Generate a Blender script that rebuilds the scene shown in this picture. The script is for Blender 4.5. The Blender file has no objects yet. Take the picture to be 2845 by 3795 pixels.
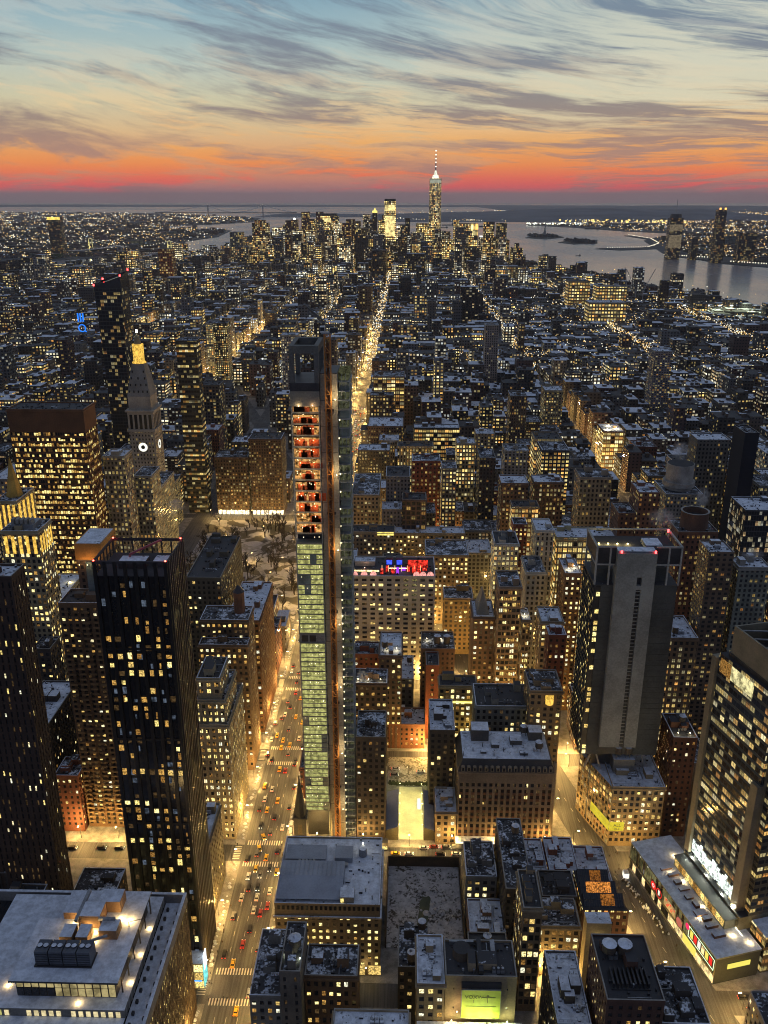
import bpy, math, random
from math import radians as R, sin, cos, pi, sqrt, floor
from mathutils import Vector, Matrix, noise
random.seed(7)
S = bpy.context.scene
COL = S.collection
# ---------------------------------------------------------------- camera
# metres; +Y runs down the avenues (south), +X is west, the viewing deck is 320 m up
cam_d = bpy.data.cameras.new('camera'); cam = bpy.data.objects.new('camera', cam_d); COL.objects.link(cam)
cam.location = (0, 0, 320); cam.rotation_euler = (R(90-19.9), 0, R(1.43))
cam_d.sensor_fit = 'VERTICAL'; cam_d.sensor_height = 24; cam_d.sensor_width = 18
cam_d.lens = 0.8485*24; cam_d.clip_start = 1; cam_d.clip_end = 120000
S.camera = cam
S.view_settings.view_transform = 'Standard'; S.view_settings.look = 'None'
S.view_settings.exposure = 0; S.view_settings.gamma = 1
cy = S.cycles
cy.max_bounces = 5; cy.diffuse_bounces = 2; cy.glossy_bounces = 3; cy.transmission_bounces = 4; cy.volume_bounces = 0
cy.transparent_max_bounces = 8
cy.sample_clamp_indirect = 1.5; cy.caustics_reflective = False; cy.caustics_refractive = False
cy.use_denoising = True; cy.pixel_filter_type = 'BLACKMAN_HARRIS'; cy.filter_width = 1.05

def lin(r, g, b):
    f = lambda c: (c/255/12.92 if c/255 <= .04045 else ((c/255+.055)/1.055)**2.4)
    return (f(r), f(g), f(b), 1)

class NT:
    """small helper round a node tree"""
    def __init__(s, tree): s.t = tree; tree.nodes.clear()
    def n(s, typ, **k):
        o = s.t.nodes.new(typ)
        for a, b in k.items(): setattr(o, a, b)
        return o
    def l(s, a, b): s.t.links.new(a, b)
    def _set(s, sock, v):
        if v is None: return
        if isinstance(v, bpy.types.NodeSocket): s.l(v, sock)
        else: sock.default_value = v
    def m(s, op, a, b=None, c=None, clamp=False):
        o = s.n('ShaderNodeMath', operation=op, use_clamp=clamp)
        for i, v in enumerate((a, b, c)): s._set(o.inputs[i], v)
        return o.outputs[0]
    def mix(s, f, a, b, mode='MIX'):
        o = s.n('ShaderNodeMix', data_type='RGBA', blend_type=mode)
        s._set(o.inputs[0], f); s._set(o.inputs[6], a); s._set(o.inputs[7], b)
        return o.outputs[2]
    def noise(s, vec, scale, detail=3, rough=.5, dist=0):
        o = s.n('ShaderNodeTexNoise'); s._set(o.inputs['Vector'], vec)
        o.inputs['Scale'].default_value = scale; o.inputs['Detail'].default_value = detail
        o.inputs['Roughness'].default_value = rough; o.inputs['Distortion'].default_value = dist
        return o.outputs['Fac']
    def ramp(s, f, stops, interp='LINEAR'):
        o = s.n('ShaderNodeValToRGB'); o.color_ramp.interpolation = interp
        e = o.color_ramp.elements
        while len(e) > 1: e.remove(e[0])
        e[0].position = stops[0][0]; e[0].color = stops[0][1]
        for p, c in stops[1:]:
            q = e.new(p); q.color = c
        s._set(o.inputs[0], f); return o.outputs[0]
    def sep(s, v):
        o = s.n('ShaderNodeSeparateXYZ'); s.l(v, o.inputs[0]); return o.outputs
    def comb(s, x, y, z=0.0):
        o = s.n('ShaderNodeCombineXYZ')
        for i, v in enumerate((x, y, z)): s._set(o.inputs[i], v)
        return o.outputs[0]
    def remap(s, v, a, b, c=0.0, d=1.0):
        o = s.n('ShaderNodeMapRange'); o.interpolation_type = 'SMOOTHSTEP'
        s._set(o.inputs[0], v)
        for i, q in enumerate((a, b, c, d)): o.inputs[i+1].default_value = q
        return o.outputs[0]

# ---------------------------------------------------------------- sky
W = bpy.data.worlds.new('World'); S.world = W; W.use_nodes = True
w = NT(W.node_tree)
tc = w.n('ShaderNodeTexCoord').outputs['Generated']
x, y, z = w.sep(tc)
az = w.m('MULTIPLY', w.m('ARCTAN2', x, y), 180/pi)
el = w.m('MULTIPLY', w.m('ARCSINE', z), 180/pi)
elt = w.m('DIVIDE', w.m('ADD', el, 2), 32, clamp=True)
P = lambda e: (e+2)/32
grad = w.ramp(elt, [(0, lin(130, 116, 126)), (P(-.2), lin(156, 122, 128)), (P(.25), lin(170, 120, 122)), (P(.7), lin(194, 126, 116)),
    (P(1.4), lin(220, 142, 106)), (P(2.4), lin(230, 166, 112)), (P(3.8), lin(222, 190, 144)), (P(5.4), lin(208, 202, 170)),
    (P(7.2), lin(188, 200, 190)), (P(9.0), lin(160, 186, 192)), (P(11), lin(132, 166, 184)), (P(16), lin(104, 128, 160)), (P(30), lin(98, 116, 146))])
# cirrus drawn out in fans: s runs across the streaks, az along them
elc = w.m('MULTIPLY', el, .1, clamp=True)
azp = w.m('ADD', az, 26)
bend = w.m('ADD', w.m('MULTIPLY', azp, .24), w.m('MULTIPLY', w.m('MULTIPLY', azp, azp), .0046))
low = w.m('MULTIPLY', w.m('MULTIPLY', az, az), .0052)
lowr = w.m('MULTIPLY', low, w.m('GREATER_THAN', az, 0))
sv = w.m('ADD', el, w.m('SUBTRACT', w.m('MULTIPLY', elc, bend), w.m('MULTIPLY', w.m('SUBTRACT', 1, elc), lowr)))
wrp = w.noise(w.comb(w.m('MULTIPLY', az, .07), w.m('MULTIPLY', el, .20), 2.2), 1, 2)
wr2 = w.noise(w.comb(w.m('MULTIPLY', az, .22), w.m('MULTIPLY', el, .55), 5.2), 1, 2)
sv2 = w.m('ADD', sv, w.m('ADD', w.m('MULTIPLY', w.m('SUBTRACT', wrp, .5), 3.2), w.m('MULTIPLY', w.m('SUBTRACT', wr2, .5), .5)))
c1 = w.noise(w.comb(w.m('MULTIPLY', az, .085), w.m('MULTIPLY', sv2, .52), 4.4), 1, 12, .60, .3)
c2 = w.noise(w.comb(w.m('MULTIPLY', az, .30), w.m('MULTIPLY', sv2, 1.5), 7.3), 1, 12, .70, .35)
patch = w.noise(w.comb(w.m('MULTIPLY', az, .09), w.m('MULTIPLY', sv2, .20), 9.1), 1, 3)
cl = w.m('ADD', w.m('MULTIPLY', c1, .62), w.m('MULTIPLY', c2, .38))
cl = w.m('ADD', cl, w.m('MULTIPLY', w.m('SUBTRACT', patch, .5), .42))
cl = w.m('ADD', cl, w.m('MULTIPLY', az, .0012))
cl = w.m('ADD', cl, w.m('MULTIPLY', w.m('MULTIPLY', w.remap(az, 0, 18), w.remap(el, 3, 6, 1, 0)), .10))
mask = w.remap(cl, .43, .62)
mask = w.m('MULTIPLY', mask, w.remap(el, 0.1, 1.2, .7, 1))
greyc = w.ramp(elt, [(0, lin(112, 104, 114)), (P(.6), lin(172, 112, 112)), (P(1.2), lin(180, 128, 116)), (P(2.5), lin(178, 138, 122)), (P(4), lin(158, 136, 126)), (P(5.5), lin(146, 138, 136)), (P(8), lin(128, 136, 148)), (P(11), lin(120, 140, 158)), (P(30), lin(104, 120, 148))])
col = w.mix(w.m('MULTIPLY', mask, .95), grad, greyc)
# thin rims still catching the sun
ln = w.noise(w.comb(w.m('MULTIPLY', az, .20), w.m('MULTIPLY', sv2, 1.05), 11.7), 1, 12, .66, .35)
ln = w.m('ADD', ln, w.m('MULTIPLY', w.m('SUBTRACT', w.noise(w.comb(w.m('MULTIPLY', az, .09), w.m('MULTIPLY', el, .35), 20.1), 1, 2), .5), .9))
lit = w.remap(w.m('ADD', w.m('ADD', ln, .015), w.m('MULTIPLY', w.m('MULTIPLY', w.remap(az, 2, 16), w.remap(el, 4, 6, 1, 0)), .05)), .50, .66)
litc = w.ramp(elt, [(P(0), lin(214, 92, 100)), (P(.6), lin(242, 88, 88)), (P(1.1), lin(246, 108, 80)), (P(1.9), lin(248, 146, 76)), (P(3), lin(244, 176, 100)), (P(5), lin(236, 208, 160)), (P(9), lin(206, 208, 198))])
band = w.m('MULTIPLY', w.remap(el, .05, .6), w.remap(el, 3.4, 8, 1, .4))
col = w.mix(w.m('MULTIPLY', w.m('MULTIPLY', lit, band), .88), col, litc)
pale = w.m('MULTIPLY', w.remap(az, -6, 16), w.m('MULTIPLY', w.remap(el, 3.2, 5.5), w.remap(el, 9, 12, 1, .2)))
col = w.mix(w.m('MULTIPLY', pale, w.m('MULTIPLY', w.m('SUBTRACT', 1, mask), .62)), col, lin(226, 218, 190))
# away from the sunset the low sky is blue-grey dusk
side = w.m('MULTIPLY', w.remap(w.m('ABSOLUTE', az), 60, 130), w.remap(el, -3, 1, .6, 1))
col = w.mix(side, col, lin(104, 116, 142))
bg = w.n('ShaderNodeBackground'); w.l(col, bg.inputs[0]); bg.inputs[1].default_value = 1.0
wo = w.n('ShaderNodeOutputWorld'); w.l(bg.outputs[0], wo.inputs[0])

# ---------------------------------------------------------------- mesh helpers
class MB:
    def __init__(s): s.v = []; s.f = []; s.m = []; s.uv = []; s.t = []; s.p = []; s.q = []
    def quad(s, a, b, c, d, m=0, uv=None, t=None, p=None, q=None):
        i = len(s.v); s.v += [a, b, c, d]; s.f.append((i, i+1, i+2, i+3)); s.m.append(m)
        s.uv.append(uv); s.t.append(t); s.p.append(p); s.q.append(q)
    def poly(s, pts, m=0, t=None):
        i = len(s.v); s.v += list(pts); s.f.append(tuple(range(i, i+len(pts)))); s.m.append(m)
        s.uv.append(None); s.t.append(t); s.p.append(None); s.q.append(None)
    def box(s, x0, x1, y0, y1, z0, z1, m=0, top=None, bottom=True, t=None):
        A = (x0, y0, z0); B = (x1, y0, z0); C = (x1, y1, z0); D = (x0, y1, z0)
        E = (x0, y0, z1); F = (x1, y0, z1); G = (x1, y1, z1); H = (x0, y1, z1)
        s.quad(A, B, F, E, m, t=t); s.quad(B, C, G, F, m, t=t); s.quad(C, D, H, G, m, t=t); s.quad(D, A, E, H, m, t=t)
        s.quad(E, F, G, H, m if top is None else top, t=t)
        if bottom: s.quad(D, C, B, A, m, t=t)
    def prism(s, pts, z0, z1, m=0, top=None, t=None, p=None, q=None, uv=False):
        n = len(pts); u = random.uniform(0, 90)*7
        for i in range(n):
            a = pts[i]; b = pts[(i+1) % n]; L = math.hypot(b[0]-a[0], b[1]-a[1])
            U = ((u, z0), (u+L, z0), (u+L, z1), (u, z1)) if uv else None
            s.quad((a[0], a[1], z0), (b[0], b[1], z0), (b[0], b[1], z1), (a[0], a[1], z1), m, U, t, p, q); u += L+7.13
        s.poly([(a[0], a[1], z1) for a in pts], m if top is None else top, t)
    def cyl(s, cx, cy_, r, z0, z1, n=12, m=0, top=None, r2=None, t=None):
        r2 = r if r2 is None else r2
        P0 = [(cx+r*cos(2*pi*i/n), cy_+r*sin(2*pi*i/n), z0) for i in range(n)]
        P1 = [(cx+r2*cos(2*pi*i/n), cy_+r2*sin(2*pi*i/n), z1) for i in range(n)]
        for i in range(n):
            j = (i+1) % n
            if r2 < .01: s.poly([P0[i], P0[j], P1[i]], m, t)
            else: s.quad(P0[i], P0[j], P1[j], P1[i], m, t=t)
        if r2 >= .01: s.poly(P1, m if top is None else top, t)
    def bar(s, a, b, r, m=0, n=4):
        a = Vector(a); b = Vector(b); d = (b-a).normalized(); u = d.cross(Vector((0, 0, 1)))
        if u.length < .01: u = Vector((1, 0, 0))
        u.normalize(); v = d.cross(u)
        A = [a+u*r*cos(2*pi*(i+.5)/n)+v*r*sin(2*pi*(i+.5)/n) for i in range(n)]
        B_ = [b+u*r*cos(2*pi*(i+.5)/n)+v*r*sin(2*pi*(i+.5)/n) for i in range(n)]
        for i in range(n):
            j = (i+1) % n; s.quad(tuple(A[i]), tuple(A[j]), tuple(B_[j]), tuple(B_[i]), m)
    def mesh(s, name, mats):
        me = bpy.data.meshes.new(name); me.from_pydata(s.v, [], s.f)
        for m_ in mats: me.materials.append(m_)
        me.polygons.foreach_set('material_index', s.m)
        if any(u is not None for u in s.uv):
            L = me.uv_layers.new(name='UVMap'); buf = []
            for f, u in zip(s.f, s.uv):
                if u is None: buf += [0.0, 0.0]*len(f)
                else:
                    for q in u: buf += [q[0], q[1]]
            L.data.foreach_set('uv', buf)
        for nm, src, dflt in (('tint', s.t, (.2, .16, .12, 1)), ('par', s.p, (.3, .3, .35, .55)), ('par2', s.q, (0, .5, .5, 0))):
            if any(u is not None for u in src):
                A = me.attributes.new(nm, 'FLOAT_COLOR', 'FACE'); buf = []
                for u in src: buf += list(u if u is not None else dflt)
                A.data.foreach_set('color', buf)
        me.update(); return me
def link(name, me, parent=None, loc=None, rz=0):
    o = bpy.data.objects.new(name, me); COL.objects.link(o)
    if parent is not None: o.parent = parent
    if loc is not None: o.location = loc
    if rz: o.rotation_euler = (0, 0, rz)
    return o
def tag(o, label, cat, group=None):
    o['label'] = label; o['category'] = cat
    if group: o['group'] = group
    return o
def struct(name, mb, mats, kind='structure'):
    o = link(name, mb.mesh(name, mats)); o['kind'] = kind; return o
def root(name, label, cat, loc=(0, 0, 0), group=None, rz=0):
    o = link(name, None, loc=loc, rz=rz); o.empty_display_size = 1; return tag(o, label, cat, group)
def copytree(o, parent=None):
    c = o.copy(); COL.objects.link(c)
    if parent: c.parent = parent
    for ch in o.children: copytree(ch, c)
    return c

# ---------------------------------------------------------------- materials
def newmat(name):
    m = bpy.data.materials.new(name); m.use_nodes = True; return m, NT(m.node_tree)
def finish(k, bsdf):
    o = k.n('ShaderNodeOutputMaterial'); k.l(bsdf, o.inputs[0])
def bsdf(k, colr, rough=.8, metal=0, emis=None, es=None, spec=None):
    b = k.n('ShaderNodeBsdfPrincipled'); k._set(b.inputs['Base Color'], colr); k._set(b.inputs['Roughness'], rough)
    k._set(b.inputs['Metallic'], metal)
    if emis is not None: k._set(b.inputs['Emission Color'], emis); k._set(b.inputs['Emission Strength'], es)
    if spec is not None: b.inputs['Specular IOR Level'].default_value = spec
    return b.outputs[0]
_mc = {}
def plain(name, c, rough=.8, metal=0, vary=.35, scale=.6):
    """a surface of one stuff with soft mottling, grime and streaks"""
    if name in _mc: return _mc[name]
    m, k = newmat(name)
    g = k.n('ShaderNodeNewGeometry').outputs['Position']
    n1 = k.noise(g, scale*.22, 4); n2 = k.noise(g, scale*2.4, 3)
    f = k.m('ADD', k.m('MULTIPLY', n1, .65), k.m('MULTIPLY', n2, .35))
    f = k.remap(f, .3, .7, 1-vary, 1+vary)
    cc = k.mix(1.0, (*c, 1), k.comb(f, f, f), 'MULTIPLY')
    finish(k, bsdf(k, cc, rough, metal)); _mc[name] = m; return m
def glow(name, c, s, flick=0.0, scale=.5):
    if name in _mc: return _mc[name]
    m, k = newmat(name)
    st = s
    if flick:
        g = k.n('ShaderNodeNewGeometry').outputs['Position']
        st = k.m('MULTIPLY', k.remap(k.noise(g, scale, 3, .7), .35, .65, 1-flick, 1+flick*.6), s)
    e = k.n('ShaderNodeEmission'); e.inputs[0].default_value = (*c, 1); k._set(e.inputs[1], st)
    finish(k, e.outputs[0]); m.cycles.emission_sampling = 'NONE'; _mc[name] = m; return m
def tinted(name, rough=.85):
    m, k = newmat(name)
    a = k.n('ShaderNodeAttribute', attribute_name='tint').outputs['Color']
    g = k.n('ShaderNodeNewGeometry').outputs['Position']
    n1 = k.noise(g, .09, 4); n2 = k.noise(g, 1.3, 3)
    f = k.remap(k.m('ADD', k.m('MULTIPLY', n1, .6), k.m('MULTIPLY', n2, .4)), .3, .7, .68, 1.3)
    finish(k, bsdf(k, k.mix(1.0, a, k.comb(f, f, f), 'MULTIPLY'), rough)); return m
M_TINT = tinted('painted masonry')
def facade_material():
    m, k = newmat('facade with windows')
    uvn = k.n('ShaderNodeUVMap', uv_map='UVMap').outputs[0]
    u, v, _ = k.sep(uvn)
    T = k.n('ShaderNodeAttribute', attribute_name='tint').outputs['Color']
    A = k.n('ShaderNodeAttribute', attribute_name='par'); lp, by, fh = k.sep(A.outputs['Vector']); wf = A.outputs['Alpha']
    Q = k.n('ShaderNodeAttribute', attribute_name='par2'); rc, hf, wm = k.sep(Q.outputs['Vector']); cool = Q.outputs['Alpha']
    uu = k.m('DIVIDE', u, k.m('MULTIPLY', by, 10)); vv = k.m('DIVIDE', v, k.m('MULTIPLY', fh, 10))
    iu = k.m('FLOOR', uu); iv = k.m('FLOOR', vv); fu = k.m('FRACT', uu); fv = k.m('FRACT', vv)
    wn = k.n('ShaderNodeTexWhiteNoise', noise_dimensions='3D'); k.l(k.comb(iu, iv, T), wn.inputs[0])
    r1 = wn.outputs['Value']; r2, r3, r4 = k.sep(wn.outputs['Color'])
    wr = k.n('ShaderNodeTexWhiteNoise', noise_dimensions='2D'); k.l(k.comb(iv, lp), wr.inputs[0])
    prob = k.m('MULTIPLY', lp, k.m('ADD', k.m('SUBTRACT', 1, rc), k.m('MULTIPLY', k.m('MULTIPLY', rc, wr.outputs['Value']), 2.2)))
    on = k.m('LESS_THAN', r1, prob)
    inx = k.m('LESS_THAN', k.m('ABSOLUTE', k.m('SUBTRACT', fu, .5)), k.m('MULTIPLY', wf, .5))
    iny = k.m('LESS_THAN', k.m('ABSOLUTE', k.m('SUBTRACT', fv, .52)), k.m('MULTIPLY', hf, .5))
    base = k.m('GREATER_THAN', v, 1.0)
    win = k.m('MULTIPLY', k.m('MULTIPLY', inx, iny), base)
    # mullion across the middle of wide panes
    mul = k.m('GREATER_THAN', k.m('ABSOLUTE', k.m('SUBTRACT', fu, .5)), .035)
    pane = k.m('MULTIPLY', win, mul)
    inner = k.noise(uvn, 1.6, 3, .7)
    es = k.m('MULTIPLY', k.m('MULTIPLY', pane, on), k.m('ADD', .25, k.m('MULTIPLY', k.m('MULTIPLY', r2, r2), 2.1)))
    es = k.m('MULTIPLY', es, k.remap(inner, .3, .7, .5, 1.3))
    es = k.m('MULTIPLY', es, k.m('MULTIPLY', wm, 2))
    blind = k.m('GREATER_THAN', fv, k.m('ADD', .38, k.m('MULTIPLY', r4, .6)))
    es = k.m('MULTIPLY', es, k.m('SUBTRACT', 1, k.m('MULTIPLY', blind, .62)))
    warm = k.ramp(r3, [(0, (1, .40, .09, 1)), (.3, (1, .66, .18, 1)), (.65, (1, .78, .27, 1)), (1, (1, .88, .5, 1))])
    coolc = k.ramp(r3, [(0, (1, .8, .45, 1)), (.6, (.95, .95, .75, 1)), (1, (.85, .95, 1, 1))])
    ec = k.mix(cool, warm, coolc)
    g = k.n('ShaderNodeNewGeometry').outputs['Position']
    nn = k.noise(g, .08, 4); n2 = k.noise(g, 1.1, 2)
    f = k.remap(k.m('ADD', k.m('MULTIPLY', nn, .6), k.m('MULTIPLY', n2, .4)), .3, .7, .65, 1.3)
    spand = k.m('ADD', .82, k.m('MULTIPLY', k.m('GREATER_THAN', k.m('ABSOLUTE', k.m('SUBTRACT', fv, .03)), .06), .18))
    wall = k.mix(1.0, T, k.comb(k.m('MULTIPLY', f, spand), k.m('MULTIPLY', f, spand), k.m('MULTIPLY', f, spand)), 'MULTIPLY')
    bc = k.mix(win, wall, (.018, .02, .024, 1))
    rough = k.m('SUBTRACT', .85, k.m('MULTIPLY', win, .72))
    finish(k, bsdf(k, bc, rough, 0, ec, es)); m.cycles.emission_sampling = 'NONE'
    return m
M_FAC = facade_material()
def snow_material(name, cover=.5, snowc=(.74, .78, .86), tar=(.045, .045, .05)):
    if name in _mc: return _mc[name]
    m, k = newmat(name)
    g = k.n('ShaderNodeNewGeometry').outputs['Position']
    n1 = k.noise(g, .16, 6, .62, .5); n2 = k.noise(g, .9, 4)
    f = k.m('ADD', k.m('MULTIPLY', n1, .6), k.m('MULTIPLY', n2, .4))
    f = k.remap(f, .5-(cover-.5)*.35-.035, .5-(cover-.5)*.35+.05)
    n3 = k.noise(g, .35, 4, .7); sh = k.remap(n3, .25, .75, .62, 1.15)
    sc = k.mix(1.0, (*snowc, 1), k.comb(sh, sh, sh), 'MULTIPLY')
    finish(k, bsdf(k, k.mix(f, (*tar, 1), sc), .75)); _mc[name] = m; return m
M_SNOW = snow_material('roof under patchy snow', .42)
M_SNOWFULL = snow_material('roof deep in snow', .8, tar=(.08, .08, .09))
M_SNOWCLEAN = snow_material('roof in smooth snow', 1.5, tar=(.2, .2, .22))
M_SNOWTHIN = snow_material('tar roof with scraps of snow', .1)
M_TAR = plain('black tar roof', (.035, .035, .04), .9)
M_DARKGLASS = plain('unlit glass', (.02, .022, .027), .12, vary=.3)
LIT = [glow('window light %d' % i, c, s, .8, 1.5) for i, (c, s) in enumerate([((1, .78, .25), 1.25), ((1, .84, .34), 1.6),
      ((1, .68, .20), .85), ((1, .55, .13), .6), ((1, .76, .27), 1.8), ((1, .88, .50), 1.35), ((1, .50, .12), .3), ((.95, .93, .66), 1.2)])]
M_DIM = glow('window faintly lit', (1, .6, .25), .07, .8, .7)
WINM = LIT + [M_DIM, M_DARKGLASS]
M_STEEL = plain('galvanised steel', (.32, .33, .35), .45, .6)
M_DKSTEEL = plain('dark steel', (.05, .05, .055), .5, .5)
M_WOOD = plain('weathered cedar', (.10, .075, .055), .85)
M_CONC = plain('raw concrete', (.30, .28, .25), .85)
RED = glow('red beacon lens', (1, .05, .05), 9)
# ---------------------------------------------------------------- building kit
def part(rt, name, mb, mats):
    ox, oy, oz = rt.location if rt.parent is None else rt.parent.location
    me = mb.mesh(name, mats); me.transform(Matrix.Translation((-ox, -oy, -oz)))
    return link(name, me, rt)
_win = {}
def winmesh(wd, ht, mi):
    k = (round(wd, 1), round(ht, 1), mi)
    if k not in _win:
        b = MB(); a, h = k[0]/2, k[1]/2
        b.box(-a, a, -.05, .02, -h, h, 0, bottom=False)
        _win[k] = b.mesh('window', [WINM[mi]])
    return _win[k]
def pick_window(rng, st, rowk):
    p = st['lit']*((1-st['rc'])+st['rc']*2.2*rowk)
    if rng.random() < p:
        return rng.choices(st.get('mix', (0, 1, 2, 3, 4, 5, 6, 7)), k=1)[0]
    return 8 if rng.random() < .18 else 9
def geo_walls(rt, x0, x1, y0, y1, z0, z1, st, rng, sides='NEWS', cap=100, ctr=[0]):
    """walls of piers and spandrels standing proud of the glass line, panes one by one"""
    bay, fh, wf, hf = st['bay'], st['fh'], st['wf'], st['hf']; T = st['tint']; d = .4
    mb = MB()
    zt = z1-1.0; zb = z0+.02
    mb.box(x0+d, x1-d, y0+d, y1-d, zb, zt, 1, bottom=False)
    hw = max(.5, bay*(1-wf)/2)
    for cx, cyy in ((x0, y0), (x1-hw-.03, y0), (x0, y1-hw-.03), (x1-hw-.03, y1-hw-.03)):
        mb.box(cx-.03 if cx == x0 else cx, cx+hw+.03 if cx != x0 else cx+hw, cyy-.03 if cyy == y0 else cyy, cyy+hw+.03 if cyy != y0 else cyy+hw, zb, zt+.03, 0, bottom=False, t=T)
    top = st.get('blank_top', 1.2); wins = []
    n = max(1, int((zt-zb-top)/fh)); zz0 = zt-top-n*fh
    acc = st.get('accent')
    for sd in sides:
        L = (x1-x0) if sd in 'NS' else (y1-y0)
        nc = max(1, round((L-.6)/bay)); b = L/nc; pw = b*(1-wf)
        def B(u0, u1, za, zc, dep, m=0, t=T):
            if sd == 'N': mb.box(x0+u0, x0+u1, y0+d-dep, y0+d, za, zc, m, bottom=True, t=t)
            elif sd == 'S': mb.box(x0+u0, x0+u1, y1-d, y1-d+dep, za, zc, m, bottom=True, t=t)
            elif sd == 'W': mb.box(x0+d-dep, x0+d, y0+u0, y0+u1, za, zc, m, bottom=True, t=t)
            else: mb.box(x1-d, x1-d+dep, y0+u0, y0+u1, za, zc, m, bottom=True, t=t)
        if wf < .97:
            for i in range(1, nc): B(i*b-pw/2, i*b+pw/2, zb, zt, d)
        zprev = zb
        rowk = [rng.random() for _ in range(n)]
        for r in range(n):
            za = zz0+r*fh+fh*(1-hf)*.55; zc = za+fh*hf
            B(hw, L-hw, zprev, za, d-.06, 0, (acc if acc and r % 3 else T)); zprev = zc
            for i in range(nc):
                u = (i+.5)*b; wi = pick_window(rng, st, rowk[r])
                lo, hi = u-b*wf/2, u+b*wf/2
                if i == 0: lo = max(lo, hw)
                if i == nc-1: hi = min(hi, L-hw)
                sp = st.get('split', 1)
                for q in range(sp):
                    a_ = lo+(hi-lo)*q/sp+(.12 if q else 0); c_ = lo+(hi-lo)*(q+1)/sp-(.12 if q < sp-1 else 0)
                    w2 = wi if rng.random() < .75 else pick_window(rng, st, rowk[r])
                    hh = zc-za; zm = (za+zc)/2
                    if w2 < 8 and rng.random() < .45: q_ = rng.choice((.5, .65, .8)); zm = za+hh*q_/2; hh *= q_     # blind part down
                    wins.append((sd, (a_+c_)/2, c_-a_, zm, hh, w2))
        B(hw, L-hw, zprev, zt+.02, d-.06)
    part(rt, 'wall', mb, [M_TINT, M_DARKGLASS])
    out = []
    for sd, u, wd, zc, ht, wi in wins:
        o_ = d-.12
        if sd == 'N': p = (x0+u, y0+o_, zc); a = 0
        elif sd == 'S': p = (x0+u, y1-o_, zc); a = pi
        elif sd == 'W': p = (x0+o_, y0+u, zc); a = -pi/2
        else: p = (x1-o_, y0+u, zc); a = pi/2
        vis = sd == 'N' or (sd == 'W' and x0 > 0) or (sd == 'E' and x1 < 0)
        out.append((not vis, wi > 7, rng.random(), p, a, wd, ht, wi))
    out.sort()
    used = rt.get('_w', 0); room = max(0, cap-used)
    ox, oy, oz = rt.location
    for k in out[:room]:
        o = link('window', winmesh(k[5], k[6], k[7]), rt, (k[3][0]-ox, k[3][1]-oy, k[3][2]-oz), k[4])
    rt['_w'] = used+min(room, len(out))
    mb = MB()
    for k in out[room:]:
        if k[7] == 9: continue
        (px, py, pz), a, wd, ht, wi = k[3], k[4], k[5], k[6], k[7]
        c, s_ = cos(a), sin(a); hx = wd/2
        mb.quad((px-hx*c, py-hx*s_, pz-ht/2), (px+hx*c, py+hx*s_, pz-ht/2), (px+hx*c, py+hx*s_, pz+ht/2), (px-hx*c, py-hx*s_, pz+ht/2), wi)
    if mb.f:
        o = part(rt, 'window', mb, WINM); o['kind'] = 'stuff'
def fac_walls(rt, pts, z0, z1, st, name='wall'):
    mb = MB(); t = st['tint']; jt = [q*random.uniform(.93, 1.07) for q in t[:3]]+[1]
    mb.prism(pts, z0, z1, 0, 1, jt, (st['lit'], st['bay']/10, st['fh']/10, st['wf']), (st['rc'], st['hf'], st.get('gain', .5), st.get('cool', 0)), uv=True)
    return part(rt, name, mb, [M_FAC, M_TAR])
def rect(x0, x1, y0, y1): return [(x0, y0), (x1, y0), (x1, y1), (x0, y1)]
def water_tank(rt, x, y, z, r=1.7, h=3.6):
    mb = MB()
    mb.cyl(x, y, r, z+2.6, z+2.6+h, 12, 0)
    for i in range(3): mb.cyl(x, y, r*1.012, z+3.0+i*h*.3, z+3.12+i*h*.3, 12, 2)
    o = part(rt, 'water_tank', mb, [M_WOOD, M_SNOWFULL, M_DKSTEEL])
    mb = MB(); mb.cyl(x, y, r*1.06, z+2.6+h, z+2.6+h+1.4, 12, 0, r2=.0); part(o, 'tank_roof', mb, [M_SNOWFULL])
    mb = MB(); mb.box(x-r*.8, x+r*.8, y-r*.8, y+r*.8, z+2.4, z+2.6, 0)
    for a in range(4):
        px, py = x+r*.7*cos(a*pi/2+.78), y+r*.7*sin(a*pi/2+.78); mb.bar((px, py, z), (px, py, z+2.6), .14, 0)
    part(o, 'tank_stand', mb, [M_DKSTEEL])
    return o
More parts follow.
